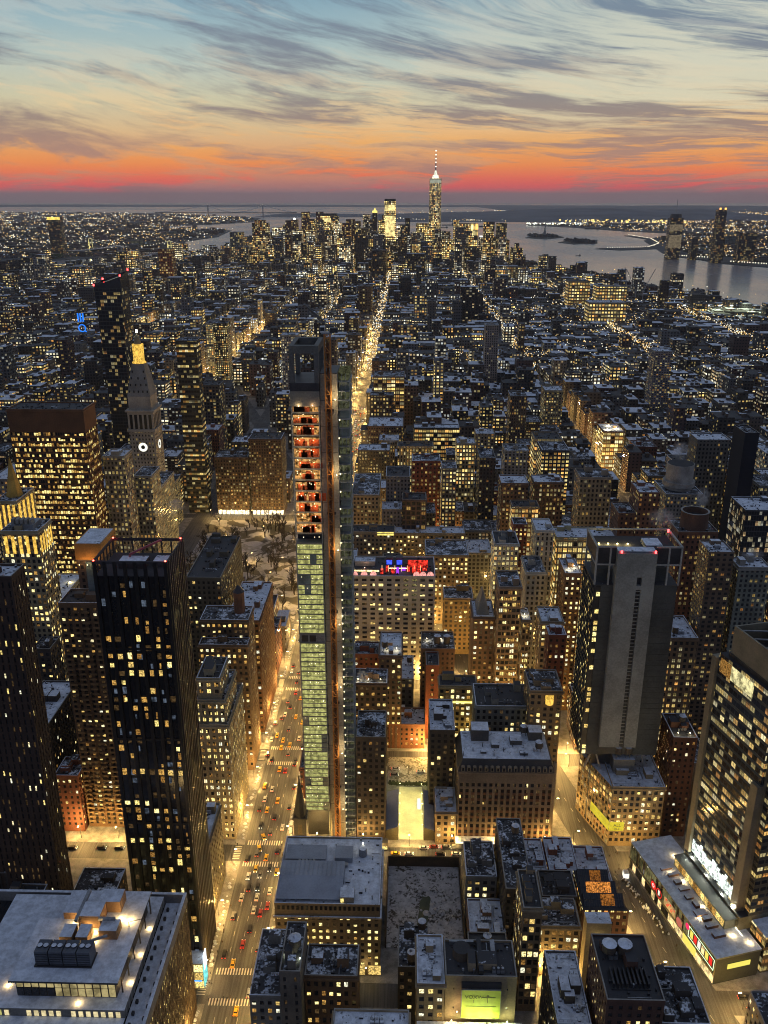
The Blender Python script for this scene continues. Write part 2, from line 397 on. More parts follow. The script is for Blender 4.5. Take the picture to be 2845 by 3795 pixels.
def roofing(rt, x0, x1, y0, y1, z, st, rng, clutter=2, tanks=0, snow=None, par=True):
    snow = snow or rng.choice((M_SNOW, M_SNOW, M_SNOWFULL, M_SNOWTHIN))
    T = [q*1.15 for q in st['tint'][:3]]+[1]
    mb = MB(); mb.quad((x0+.3, y0+.3, z-.9), (x1-.3, y0+.3, z-.9), (x1-.3, y1-.3, z-.9), (x0+.3, y1-.3, z-.9)); 
    for _ in range(int(6+(x1-x0)*(y1-y0)/38)):   # pads, pipes, drifts
        px = rng.uniform(x0+1, x1-1.6); py = rng.uniform(y0+1, y1-1.6); s = rng.uniform(.3, 1.1)
        mb.box(px, px+s*rng.uniform(.6, 1.8), py, py+s, z-.9, z-.9+rng.uniform(.3, 1.2), 1, top=0, bottom=False)
    part(rt, 'roof', mb, [snow, M_DKSTEEL])
    if y0 < 470 and x1-x0 > 6:      # pipe runs, ducts and a railing on the near roofs
        mb = MB(); zd = z-.9
        for _ in range(3):
            px, py = rng.uniform(x0+1, x1-3), rng.uniform(y0+1, y1-2)
            if rng.random() < .5: mb.bar((px, py, zd+.35), (min(x1-1, px+rng.uniform(3, 9)), py, zd+.35), .14, 0)
            else: mb.bar((px, py, zd+.35), (px, min(y1-1, py+rng.uniform(3, 9)), zd+.35), .22, 0)
        for _ in range(3):
            px, py = rng.uniform(x0+1, x1-2), rng.uniform(y0+1, y1-2); mb.cyl(px, py, .28, zd, zd+rng.uniform(.8, 1.6), 7, 0); mb.cyl(px, py, .42, zd+1.5, zd+1.75, 7, 0)
        part(rt, 'duct', mb, [M_STEEL])
        mb = MB(); a_, b_ = x0+.8, min(x1-.8, x0+.8+(x1-x0)*.5); yy = y0+rng.uniform(1, 3)
        mb.bar((a_, yy, zd+1.1), (b_, yy, zd+1.1), .05, 0)
        for i in range(int((b_-a_)/1.5)+1): mb.bar((a_+i*1.5, yy, zd), (a_+i*1.5, yy, zd+1.1), .04, 0)
        part(rt, 'railing', mb, [M_DKSTEEL])
    if par:
        mb = MB(); e = .06; q = .42
        mb.box(x0-e, x1+e, y0-e, y0+q, z-1.05, z, 0, 1, True, T); mb.box(x0-e, x1+e, y1-q, y1+e, z-1.05, z, 0, 1, True, T)
        mb.box(x0-e, x0+q, y0+q, y1-q, z-1.05, z, 0, 1, True, T); mb.box(x1-q, x1+e, y0+q, y1-q, z-1.05, z, 0, 1, True, T)
        part(rt, 'parapet', mb, [M_TINT, M_SNOWFULL if rng.random() < .5 else M_CONC])
    if st.get('cornice'):
        mb = MB(); c = .7
        mb.box(x0-c, x1+c, y0-c, y0-.07, z-2.0, z-1.2, 0, None, True, T)
        mb.box(x0-c, x0-.07, y0-.07, y1+.07, z-2.0, z-1.2, 0, None, True, T); mb.box(x1+.07, x1+c, y0-.07, y1+.07, z-2.0, z-1.2, 0, None, True, T)
        part(rt, 'cornice', mb, [M_TINT])
    W_, D_ = x1-x0, y1-y0
    if y0 < 420 and W_*D_ > 120: clutter += 3
    for _ in range(clutter):
        if W_ < 5 or D_ < 5: break
        a = rng.uniform(2.5, min(7, W_*.4)); b = rng.uniform(2.5, min(7, D_*.4)); h = rng.uniform(2.2, 4.6)
        px = rng.uniform(x0+1, x1-1-a); py = rng.uniform(y0+1, y1-1-b); mb = MB()
        if rng.random() < .65:
            mb.box(px, px+a, py, py+b, z-.9, z-.9+h, 0, 1, False, T); part(rt, 'bulkhead', mb, [M_TINT, snow])
        else:
            n = max(2, int(a/1.6))
            for i in range(n):
                mb.box(px+i*1.6, px+i*1.6+1.35, py, py+b*.6, z-.7, z-.9+h*.5, 0, 1, False)
                mb.cyl(px+i*1.6+.67, py+b*.3, .5, z-.9+h*.5, z-.7+h*.5, 8, 0)
            part(rt, 'air_conditioner', mb, [M_STEEL, snow])
    for _ in range(tanks): water_tank(rt, rng.uniform(x0+2.2, x1-2.2), rng.uniform(y0+2.2, y1-2.2), z-.9)
ST = {}
def style(k, tint, bay, fh, wf, hf, lit, rc=.3, cool=0, **kw):
    ST[k] = dict(tint=[*tint, 1], bay=bay, fh=fh, wf=wf, hf=hf, lit=lit, rc=rc, cool=cool, **kw)
style('tan', (.30, .22, .13), 3.2, 3.7, .52, .56, .34, .5, cornice=1)
style('tanlit', (.34, .26, .15), 2.9, 3.7, .6, .6, .62, .6, cornice=1)
style('brown', (.16, .095, .06), 3.0, 3.6, .5, .54, .34, .5, cornice=1)
style('red', (.17, .055, .035), 3.1, 3.4, .42, .5, .26, .2)
style('grey', (.20, .19, .17), 3.0, 3.6, .5, .55, .3, .4)
style('white', (.42, .38, .31), 3.0, 3.7, .5, .58, .34, .4, cornice=1)
style('dark', (.055, .045, .04), 3.0, 3.5, .5, .55, .14, .3)
style('apt', (.15, .10, .065), 3.4, 2.95, .5, .5, .3, .1)
style('loft', (.22, .16, .10), 2.6, 4.0, .7, .62, .5, .7, split=2, cornice=1)
style('bands', (.20, .19, .18), 3.0, 3.9, .97, .5, .5, .5)
style('glass', (.06, .065, .07), 1.8, 3.9, .9, .82, .3, .4, cool=.5)
def S_(k, **kw): d = dict(ST[k]); d.update(kw); return d
FOOT = []      # footprints already taken
def bld(name, label, x0, x1, y0, y1, h, st, geo=True, clutter=2, tanks=0, seed=None, snow=None, group=None, cat='building', tiers=(), sides='NEWS', par=True, z0=0):
    rng = random.Random(seed if seed is not None else name+label)
    st = S_(st) if isinstance(st, str) else st
    rt = root(name, label, cat, ((x0+x1)/2, (y0+y1)/2, 0), group)
    FOOT.append((x0-.5, x1+.5, y0-.5, y1+.5))
    if geo: geo_walls(rt, x0, x1, y0, y1, z0, h, st, rng, sides)
    else: fac_walls(rt, rect(x0, x1, y0, y1), z0, h-1, st)
    roofing(rt, x0, x1, y0, y1, h, st, rng, clutter, tanks, snow, par)
    for (a, b, c, d, hz0, hz1, *rest) in tiers:
        s2 = rest[0] if rest else st
        s2 = S_(s2) if isinstance(s2, str) else s2
        if geo: geo_walls(rt, a, b, c, d, hz0, hz1, s2, rng, sides)
        else: fac_walls(rt, rect(a, b, c, d), hz0, hz1-1, s2, 'upper_wall')
        roofing(rt, a, b, c, d, hz1, s2, rng, rest[1] if len(rest) > 1 else 1, rest[2] if len(rest) > 2 else 0, snow)
    return rt
def floodlight(rt, x, y, z, c=(1, .7, .3), p=400, r=.35):
    """a lamp fixed to a building: lens plus the light it gives"""
    key = 'lamp lens %.1f %.1f %.1f' % c
    mb = MB(); mb.cyl(x, y, r, z, z+r*1.2, 8, 0); o = part(rt, 'lamp', mb, [glow(key, c, 14)])
    l = bpy.data.lights.new('lamp_light', 'POINT'); l.energy = p; l.color = c; l.shadow_soft_size = .5
    q = bpy.data.objects.new('lamp_light', l); COL.objects.link(q); q.parent = rt
    q.location = (x-rt.location[0], y-rt.location[1], z+r*1.4-rt.location[2]); return o
def text_part(rt, name, s, size, loc, rot, mat, depth=.03):
    c = bpy.data.curves.new(name, 'FONT'); c.body = s; c.size = size; c.extrude = depth; c.align_x = 'CENTER'; c.align_y = 'CENTER'
    t = bpy.data.objects.new(name, c); COL.objects.link(t)
    dg = bpy.context.evaluated_depsgraph_get(); me = bpy.data.meshes.new_from_object(t.evaluated_get(dg))
    bpy.data.objects.remove(t); me.materials.clear(); me.materials.append(mat)
    o = link(name, me, rt); 
    o.location = Vector(loc)-Vector(rt.location if rt.parent is None else rt.parent.location); o.rotation_euler = rot; return o
# ---------------------------------------------------------------- ground, water, roads
def water_material():
    m, k = newmat('harbour water')
    g = k.n('ShaderNodeNewGeometry').outputs['Position']
    x_, y_, z_ = k.sep(g)
    n1 = k.noise(k.comb(k.m('MULTIPLY', x_, .0011), k.m('MULTIPLY', y_, .0004)), 1, 5, .6)
    r = k.remap(n1, .3, .7, .14, .30)
    b = k.n('ShaderNodeBump'); b.inputs['Strength'].default_value = .22; b.inputs['Distance'].default_value = 3
    k.l(k.noise(k.comb(k.m('MULTIPLY', x_, .03), k.m('MULTIPLY', y_, .012)), 1, 4, .6), b.inputs['Height'])
    s = k.n('ShaderNodeBsdfPrincipled'); s.inputs['Base Color'].default_value = (.27, .26, .28, 1); k.l(r, s.inputs['Roughness'])
    s.inputs['IOR'].default_value = 1.34; k.l(b.outputs[0], s.inputs['Normal'])
    finish(k, s.outputs[0]); return m
def asphalt_material(name, base=.058, wet=.10):
    m, k = newmat(name)
    g = k.n('ShaderNodeNewGeometry').outputs['Position']; x_, y_, z_ = k.sep(g)
    tr = k.noise(k.comb(k.m('MULTIPLY', x_, 1.1), k.m('MULTIPLY', y_, .025)), 1, 4, .6)
    pt = k.noise(g, .12, 5, .6); fine = k.noise(g, 2.2, 3)
    f = k.m('ADD', k.m('MULTIPLY', tr, .5), k.m('ADD', k.m('MULTIPLY', pt, .3), k.m('MULTIPLY', fine, .2)))
    v = k.remap(f, .38, .64, base*.6, base*2.1)
    finish(k, bsdf(k, k.comb(v, v, k.m('MULTIPLY', v, 1.05)), k.remap(pt, .3, .7, .4, .85))); return m
M_WATER = water_material()
M_ROAD = asphalt_material('salted asphalt')
M_WALK = plain('slushy pavement', (.24, .23, .22), .8, vary=.45, scale=1.2)
M_LAND = plain('far ground at dusk', (.055, .058, .06), .95, vary=.5, scale=.01)
M_PAINT = plain('road marking paint', (.62, .60, .54), .7, vary=.3, scale=2)
def land(name, pts, z, mat, base=-4):
    a = sum(p[0]*q[1]-q[0]*p[1] for p, q in zip(pts, pts[1:]+pts[:1]))
    if a < 0: pts = pts[::-1]
    mb = MB(); mb.prism(pts, base, z, 0); return struct(name, mb, [mat])
mb = MB(); mb.quad((-60000, -3000, -.6), (60000, -3000, -.6), (60000, 60000, -.6), (-60000, 60000, -.6)); struct('water', mb, [M_WATER])
land('ground', [(-2600, -400), (1300, -400), (1290, 1500), (1150, 2000), (1062, 2396), (1070, 2646), (1075, 2886), (939, 3019), (849, 3279), (778, 3670),
     (672, 4059), (567, 4386), (430, 4800), (312, 5000), (64, 5500), (-244, 5750), (-585, 5850), (-914, 5600), (-1133, 5150), (-1256, 4900), (-1366, 4700),
     (-1468, 4420), (-1700, 3800), (-2300, 3000)], 0, M_ROAD)
land('far_shore', [(-9825, 21500), (-6500, 20300), (-4532, 19000), (-3438, 16609), (-2401, 15121), (-2123, 12551), (-2360, 11659), (-2683, 10885), (-2700, 9900), (-1802, 9353), (-1625, 7798),
     (-1704, 6963), (-1416, 5787), (-1440, 5399), (-1577, 5163), (-2012, 4712), (-3200, 3200), (-12000, 2500), (-24000, 9000), (-24000, 22000)], 1.5, M_LAND)
land('river_bank', [(1754, 4415), (1619, 4662), (1587, 5017), (1513, 5297), (1626, 5916), (1864, 7204), (2158, 7893), (2568, 8613), (2186, 9194), (1881, 10318), (1473, 11167),
     (1550, 11757), (3451, 12400), (3000, 13500), (2500, 16000), (4000, 20000), (3500, 28000), (30000, 30000), (30000, 2000), (2400, 2600)], 1.5, M_LAND)
land('island', [(992, 7682), (1178, 8259), (1362, 8368), (1338, 7780), (1136, 7427)], 2, plain('island turf', (.03, .035, .03), .9))
land('island', [(1142, 6888), (1328, 7350), (1516, 7274), (1410, 6754), (1214, 6614)], 2, plain('island turf', (.03, .035, .03), .9))
land('island', [(-1500, 7700), (-1050, 7900), (-900, 7300), (-1300, 6900)], 2, plain('island turf', (.03, .035, .03), .9))
land('pier_spit', [(1243, 6014), (1374, 5857), (1594, 5980), (1800, 6200), (2000, 6600), (2050, 7366), (1985, 8150), (1930, 8150), (1940, 7366), (1800, 6560), (1594, 6180), (1300, 6100)], 2, M_LAND)
def hills(name, x0, x1, y0, y1, hmax, seed, col):
    mb = MB(); nx, ny = 46, 8
    def H(i, j):
        u, v = i/nx, j/ny
        e = min(1, u*5, (1-u)*5); f = sin(pi*min(1, v*1.05))
        return hmax*e*f*(.55+.6*noise.noise(Vector((u*4+seed, v*2, seed))))
    for i in range(nx):
        for j in range(ny):
            q = []
            for a, b in ((i, j), (i+1, j), (i+1, j+1), (i, j+1)): q.append((x0+(x1-x0)*a/nx, y0+(y1-y0)*b/ny, max(-.3, H(a, b))))
            mb.quad(*q)
    return struct(name, mb, [plain(name+' woods', col, .95, vary=.5, scale=.01)])
hills('hills', -600, 6500, 12700, 19500, 175, 1.3, (.10, .115, .14))
hills('hills', -2700, -350, 15800, 18200, 60, 4.2, (.10, .115, .14))
hills('hills', 2500, 30000, 24000, 33000, 150, 8.2, (.13, .14, .17))
hills('hills', -30000, 9000, 33000, 40000, 80, 5.2, (.14, .15, .18))

# avenues and cross streets
def SY(n): return 362+(29-n)*84
BW = [(150, 200), (112, 330), (97, 390), (82, 450), (-50, 850), (-72, 866), (-90, 880), (-317, 1561)]
def bway(yv):
    for (xa, ya), (xb, yb) in zip(BW, BW[1:]):
        if ya <= yv <= yb: return xa+(xb-xa)*(yv-ya)/(yb-ya)
    return None
def clip(poly, a, b, c):      # keep a*x+b*y <= c
    out = []
    for p, q in zip(poly, poly[1:]+poly[:1]):
        dp, dq = a*p[0]+b*p[1]-c, a*q[0]+b*q[1]-c
        if dp <= 0: out.append(p)
        if dp*dq < 0:
            t = dp/(dp-dq); out.append((p[0]+(q[0]-p[0])*t, p[1]+(q[1]-p[1])*t))
    return out
AVX = [-1060, -860, -640, -480, -350, -214, -72, 240, 520, 800, 1080]
mb = MB()
for n in range(10, 33):
    ya, yb = SY(n)+6, SY(n-1)-6
    for a, b in zip(AVX, AVX[1:]):
        if ya > 1640: continue
        r = [(a+10.5, ya), (b-10.5, ya), (b-10.5, yb), (a+10.5, yb)]
        if a == -214 and 25 >= n-1 >= 23 and n <= 26: continue
        xa, xb = bway(ya), bway(yb)
        pcs = [r]
        if xa is not None and xb is not None and (a < xa < b or a < xb < b):
            d = (xb-xa)/(yb-ya); L = sqrt(1+d*d); c0 = xa-d*ya
            pcs = [clip(r, 1, -d, c0-9.5*L), clip(r, -1, d, -(c0+9.5*L))]
        for p_ in pcs:
            if len(p_) > 2: mb.prism(p_, 0, .15, 0)
struct('pavement', mb, [M_WALK])
mb = MB(); zz = .006
def xw(x0, x1, y0, y1, along):   # zebra bars
    if along == 'y':
        x_ = x0
        while x_ < x1: mb.quad((x_, y0, zz), (x_+.55, y0, zz), (x_+.55, y1, zz), (x_, y1, zz)); x_ += 1.25
    else:
        y_ = y0
        while y_ < y1: mb.quad((x0, y_, zz), (x1, y_, zz), (x1, y_+.55, zz), (x0, y_+.55, zz)); y_ += 1.25
for n in range(22, 31):
    yc = SY(n)
    if n == 30: yc = 281
    xw(-81, -63, yc-9.5, yc-6, 'y'); xw(-81, -63, yc+6, yc+9.5, 'y'); xw(-87, -83.5, yc-4.5, yc+4.5, 'x'); xw(-60.5, -57, yc-4.5, yc+4.5, 'x')
for lx in (-77, -72.2, -67.4):
    y_ = 200
    while y_ < 1200:
        if min(abs(y_-SY(n)) for n in range(14, 31)) > 12: mb.quad((lx, y_, zz), (lx+.16, y_, zz), (lx+.16, y_+3, zz), (lx, y_+3, zz))
        y_ += 9
for (xa, ya), (xb, yb) in zip(BW[:5], BW[1:5]):
    L = math.hypot(xb-xa, yb-ya); s_ = 0
    while s_ < L:
        t = s_/L; px, py = xa+(xb-xa)*t, ya+(yb-ya)*t; mb.quad((px-.1, py, zz), (px+.1, py, zz), (px+.1-(xa-xb)/L*3, py+3, zz), (px-.1-(xa-xb)/L*3, py+3, zz)); s_ += 9
struct('road_marking', mb, [M_PAINT])
# the square: snow lawns with trodden paths and a round pond
m, k = newmat('trodden snow lawn'); g = k.n('ShaderNodeNewGeometry').outputs['Position']
n1 = k.noise(g, .05, 5, .6, .8); f = k.remap(n1, .47, .53)
finish(k, bsdf(k, k.mix(f, (.05, .045, .035, 1), k.mix(k.noise(g, .7, 3), (.22, .21, .21, 1), (.44, .44, .48, 1))), .85)); M_LAWN = m
mb = MB(); mb.prism(rect(-203, -88, 622, 854), 0, .12, 0); struct('square_lawn', mb, [M_LAWN])
mb = MB()
for cx, cy2, r in ((-120, 700, 13), (-150, 770, 9)):
    for i in range(28):
        a, b = 2*pi*i/28, 2*pi*(i+1)/28
        mb.quad((cx+r*cos(a), cy2+r*sin(a), .13), (cx+(r+3)*cos(a), cy2+(r+3)*sin(a), .13), (cx+(r+3)*cos(b), cy2+(r+3)*sin(b), .13), (cx+r*cos(b), cy2+r*sin(b), .13))
for pi_, (a, b) in enumerate((((-200, 626), (-120, 690)), ((-92, 626), (-120, 690)), ((-200, 850), (-150, 770)), ((-92, 850), (-150, 770)), ((-120, 700), (-150, 770)), ((-203, 740), (-88, 740)))):
    d = Vector((b[0]-a[0], b[1]-a[1], 0)).normalized(); n_ = Vector((-d.y, d.x, 0))*2.2
    zq = .136+pi_*.003; mb.quad((a[0]-n_.x, a[1]-n_.y, zq), (a[0]+n_.x, a[1]+n_.y, zq), (b[0]+n_.x, b[1]+n_.y, zq), (b[0]-n_.x, b[1]-n_.y, zq))
struct('park_path', mb, [M_WALK])
# ---------------------------------------------------------------- buildings read off one by one
HB = [
 # centre, from the near blocks outwards
 ('office_building', 'brick office with one full row of white lit windows before the wide stone block', -34.5, -15.5, 236, 250, 57.5, 'brown', dict(clutter=1, st=dict(lit=.3, rc=.9, tint=(.13, .075, .04, 1), bay=2.7, fh=4.4))),
 ('office_tower', 'blank grey slab with a floodlit water tank on its roof beside the avenue', -42, -34.8, 228, 250, 68, 'grey', dict(clutter=0, tanks=0, st=dict(lit=0, wf=.2, tint=(.13, .11, .09, 1)))),
 ('office_building', 'low grey building with cluttered snowy roof at the avenue corner beside the blank slab', -54, -42.5, 232, 262, 52, 'grey', dict(clutter=5)),
 ('loft_building', 'low snow covered roof with two dark vents at the bottom edge of the view', -22.5, 3, 190, 220.6, 60, 'tan', dict(clutter=3, tanks=1, snow='full')),
 ('loft_building', 'pale roof terrace lit by snow left of the green billboard', 6, 15.8, 234, 256, 57, 'tan', dict(clutter=2, snow='full')),
 ('loft_building', 'dark walled loft with cone topped tank beside the excavation', -1, 11.5, 262, 283, 34, 'dark', dict(clutter=3, tanks=2)),
 ('loft_building', 'dark roof with skylight between the billboard and the slim stone tower', 28, 44, 262, 284, 30, 'dark', dict(clutter=3, tanks=2)),
 ('row_house', 'snow draped low roof behind the excavation fence', 30, 45.5, 289, 313, 20, 'brown', dict(clutter=4, snow='full')),
 ('row_house', 'grey house with one bright orange window facing the car lined street', 29.5, 43.5, 316, 339, 30, 'grey', dict(clutter=3)),
 ('loft_building', 'dark narrow loft rising behind the grey corner house', 44.8, 56.3, 296, 341, 42, 'dark', dict(clutter=3, tanks=1)),
 ('slim_tower', 'slim stone tower with white overhanging cornice and lit lower floors', 48.6, 56.2, 272, 293, 55.2, 'tan', dict(clutter=2, st=dict(bay=2.4, fh=4.3, wf=.78, hf=.66, tint=(.25, .19, .12, 1), lit=.35, rc=.8, blank_top=4))),
 ('office_building', 'tan building with yellow lit awning and shopfront over a side street', 58, 76.5, 290, 306, 28, 'tanlit', dict(clutter=3, st=dict(lit=.5))),
 ('loft_building', 'low dark roof packed with cooling units left of the glowing skylights', 63, 78.5, 308, 324, 27, 'dark', dict(clutter=6)),
 ('row_house', 'blue snow roofed house left of the plaza', 57.5, 69, 328, 352, 21, 'red', dict(clutter=3, snow='full')),
 ('row_house', 'red brick house with broad snow roof right of the blue snow roof', 69.8, 83.6, 327, 352, 22, 'red', dict(clutter=2, snow='full')),
 ('row_house', 'bare red brick gable building at the plaza edge', 84.4, 99.5, 327, 352, 17, 'red', dict(clutter=1, st=dict(lit=.04))),
 ('loft_building', 'dark brick tower block with two fat black water tanks and a slatted cooling rack', 70, 89.5, 222, 250, 65, 'red', dict(clutter=1, tanks=0, st=dict(tint=(.10, .05, .035, 1), lit=.2))),
 ('loft_building', 'dark walled corner block with snow dusted roof pointing at the boulevard', 91, 108, 226, 250, 50, 'dark', dict(clutter=5)),
 ('office_building', 'grey ledge windowed building at the lower right corner', 136, 156, 238, 258, 30, 'grey', dict(clutter=1)),
 ('office_building', 'narrow dark roofed block at the bottom beside the side street', 56, 68, 230, 262, 44, 'dark', dict(clutter=2, snow='full')),
 # hotel row, 28th to 29th
 ('row_house', 'pale low house between the bright canopy lot and the brick hotel', 17.6, 28.2, 371, 391, 21, 'tan', dict(clutter=3, snow='full')),
 ('office_tower', 'dark brick narrow tower to the right of the scaffolded skyscraper', -23.5, -8.6, 372, 396, 65, 'dark', dict(clutter=3, st=dict(lit=.16, tint=(.07, .05, .035, 1)))),
 ('office_building', 'dark loft with blocky snow drifts on its stepped roof left of the brick hotel', 14.6, 27.8, 394, 424, 55, 'dark', dict(clutter=4, snow='full')),
 ('office_building', 'grey stone corner office with white end wall behind the brick hotel', 39.8, 71, 410, 433, 60, 'white', dict(clutter=4, st=dict(tint=(.20, .19, .16, 1), lit=.12))),
 ('hotel_building', 'gold lit stone hotel with a glowing yellow cornice band', 21, 42.5, 437, 449, 56, 'tanlit', dict(clutter=2, st=dict(tint=(.36, .26, .12, 1), lit=.5))),
 ('row_house', 'orange brick row of old houses under one snowy roof across the lot', -8.6, 13.6, 455, 474, 17.5, 'red', dict(clutter=3, snow='full', st=dict(tint=(.24, .09, .04, 1), lit=.3))),
 ('loft_building', 'loft with floodlit roof garden and orange windows beside the scaffolding', -28.5, -9.2, 437, 453, 57, 'brown', dict(clutter=4, st=dict(lit=.4, mix=(2, 3, 3, 0)))),
 ('loft_building', 'dark roofed loft right behind the scaffolding with a low snowy front', -30.2, -15, 470, 486, 57.5, 'red', dict(clutter=3)),
 ('loft_building', 'floodlit white rooftop with two square vents below the pale hotel', -14, -.8, 455, 485, 65, 'brown', dict(clutter=3, tanks=1, snow='full', st=dict(lit=.4))),
 ('loft_building', 'blank brown brick block carrying two tall water tanks', 11.5, 32.5, 485, 508, 53.5, 'red', dict(clutter=1, tanks=0, st=dict(lit=.02, tint=(.13, .07, .045, 1)))),
 ('loft_building', 'narrow red brick slab with a single column of lit windows', 14, 21.9, 466, 483, 52.5, 'red', dict(clutter=1, st=dict(lit=.5, bay=7, wf=.15, tint=(.22, .06, .03, 1)))),
 ('loft_building', 'bronze brick loft with steep gabled skylight on its roof', 43.8, 57, 490, 515, 73.5, 'brown', dict(clutter=2, tanks=1)),
 ('loft_tower', 'tall slim tan loft tower lit gold at its foot', 57.8, 71.4, 480, 504, 99, 'loft', dict(clutter=2, st=dict(tint=(.30, .20, .12, 1), lit=.45, rc=.9, wf=.82))),
 ('loft_building', 'very narrow loft with every upper floor lit beside the tan tower', 71.9, 76.8, 474, 490, 80, 'loft', dict(clutter=1, snow='full', st=dict(lit=.8))),
 ('loft_building', 'white arched top loft with dark recessed centre', 79.8, 92.2, 520, 548, 91, 'white', dict(clutter=3, st=dict(lit=.1))),
 ('loft_building', 'tan loft with blue snow roof and orange lit end bay', 81, 94.2, 460, 480, 86, 'tan', dict(clutter=2, snow='full')),
 ('loft_building', 'dark red brick block with crisp snow roof hard against the concrete tower', 81.4, 91.2, 436, 447, 90, 'red', dict(clutter=2, snow='full')),
 ('office_building', 'ornate corner block with a round arched golden attic window', 67, 84, 400, 422, 76, 'tan', dict(clutter=4, st=dict(tint=(.22, .15, .08, 1), lit=.3, rc=.8))),
 ('loft_building', 'narrow brick loft with floodlit snow roof left of the concrete tower crown', 100.8, 111, 500, 524, 99.5, 'red', dict(clutter=2, snow='full', st=dict(lit=.6, tint=(.18, .10, .05, 1)))),
 # 26th to 27th and behind
 ('office_building', 'arcaded palazzo office with pale slanting roof edge right of the pale hotel', 17, 50, 623, 655, 59.5, 'tan', dict(clutter=4, st=dict(lit=.55))),
 ('office_building', 'low stone block with a glowing yellow rooftop bar behind the pale hotel', -43, -8, 660, 676, 64, 'tan', dict(clutter=2)),
 ('office_building', 'long low roof edged with snow behind the arcaded palazzo', -7.4, 50.6, 680, 696, 55.5, 'tan', dict(clutter=3, snow='full')),
 ('office_building', 'blank curved flank building in golden light right of the pale hotel', 29.5, 50.5, 574, 594, 46, 'tan', dict(clutter=2, st=dict(lit=.04, tint=(.30, .20, .09, 1)))),
 ('apartment_tower', 'grey stone terraced apartment house with faceted upper floors', -16.3, 4.7, 720, 750, 92.5, 'grey', dict(clutter=3, geo=False, st=dict(lit=.08))),
 ('apartment_building', 'plain stone gable in front of the terraced apartment house', -19.3, -2.2, 698, 718, 70, 'grey', dict(clutter=1, geo=False, st=dict(lit=.05))),
 ('office_building', 'chamfered corner building with dark solar panelled roof by the avenue', -45.5, -22, 707, 768, 80, 'tan', dict(clutter=3, geo=False, st=dict(lit=.3))),
 ('loft_building', 'dark grid fronted loft with big orange windows', -1.6, 18.3, 690, 709, 81.5, 'brown', dict(clutter=2, geo=False, st=dict(lit=.35, bay=4.2, fh=4.2, wf=.75, hf=.7))),
 ('office_building', 'stone building with scalloped top and white lit windows', 34, 47.4, 760, 783, 88, 'tan', dict(clutter=1, geo=False, st=dict(lit=.7))),
 ('office_tower', 'brightly lit stone office slab under a dark flat cornice', 51.8, 70.4, 840, 862, 89.5, 'tanlit', dict(clutter=3, geo=False, st=dict(lit=.9, bay=3, fh=4.2))),
 ('loft_building', 'dark red brick block with white lit staggered windows', 7, 33.6, 791, 815, 85.5, 'red', dict(clutter=2, geo=False, st=dict(lit=.45, bay=4, fh=4))),
 ('apartment_tower', 'dark brick tower with red beacon at its roof corner', 66.3, 80.2, 740, 771, 104, 'dark', dict(clutter=2, geo=False, st=dict(lit=.2))),
 ('office_building', 'columned stone office with lit cornice line beyond the terraced house', -7.6, 29.4, 875, 893, 76.5, 'tan', dict(clutter=3, geo=False, st=dict(lit=.7, wf=.4, hf=.8))),
 ('loft_building', 'dark ribbed store building beside the golden clock on the avenue', -50, -16, 890, 916, 67.5, 'dark', dict(clutter=2, geo=False, st=dict(lit=.3, tint=(.07, .06, .05, 1)))),
 ('office_building', 'big lit grid office on the right side of the golden avenue', -44, -1.5, 1180, 1222, 90, 'brown', dict(clutter=3, geo=False, st=dict(lit=.9, bay=6, fh=5, wf=.8, hf=.65, rc=.2))),
 ('office_building', 'lower dark office stepping down in front of the big lit grid', -46, -15, 1115, 1136, 78, 'dark', dict(clutter=2, geo=False, st=dict(lit=.55, bay=4, fh=5))),
 ('loft_building', 'wide low loft with snow roof beside the golden avenue', -44, -2.5, 1000, 1046, 66, 'brown', dict(clutter=3, geo=False)),
 ('loft_building', 'long loft with one unbroken strip of bright windows', 10.7, 64.7, 1010, 1028, 62, 'dark', dict(clutter=2, geo=False, st=dict(lit=.9, bay=4.5, fh=5, wf=.85, hf=.6, rc=.1))),
 # right
 ('apartment_tower', 'ornate tower with red brick shaft framed in pale stone and three tall lit arches', 131.4, 155, 623, 646, 123.5, 'white', dict(clutter=3, geo=False, st=dict(tint=(.28, .21, .14, 1), lit=.2))),
 ('loft_building', 'brown loft block with scattered orange windows left of the ornate tower', 106, 130.6, 680, 701, 101, 'brown', dict(clutter=4, geo=False, st=dict(lit=.4, bay=3, fh=4))),
 ('office_building', 'long yellow lit office floorplates behind the concrete tower crown', 105.2, 154, 560, 580, 100, 'tanlit', dict(clutter=3, geo=False, snow='full', st=dict(lit=.97, rc=.1, bay=3.4, fh=4.4, wf=.72, hf=.66, tint=(.36, .30, .16, 1)))),
 ('office_building', 'narrow white stone office with ribs rising left of the yellow floorplates', 89.6, 101.6, 552, 575, 108, 'white', dict(clutter=1, geo=False, st=dict(lit=.3, wf=.4, hf=.7, rc=.8))),
 ('office_building', 'white stone office with banded lit floors and dark middle recess', 62, 78.4, 552, 576, 98, 'white', dict(clutter=2, tanks=1, geo=False, st=dict(lit=.7, rc=.8, bay=2.8))),
 ('loft_building', 'dark loft with clusters of brilliant windows between two white offices', 79, 88.9, 590, 604, 98, 'red', dict(clutter=1, geo=False, st=dict(lit=.6, rc=.9))),
 ('loft_building', 'small tan loft glowing orange behind the white offices', 84, 104.8, 640, 655, 94, 'loft', dict(clutter=2, geo=False, st=dict(lit=.7))),
 ('loft_building', 'snow patched roof with streaks left of the brown loft block', 78, 99.5, 668, 690, 104, 'brown', dict(clutter=3, geo=False, snow='full')),
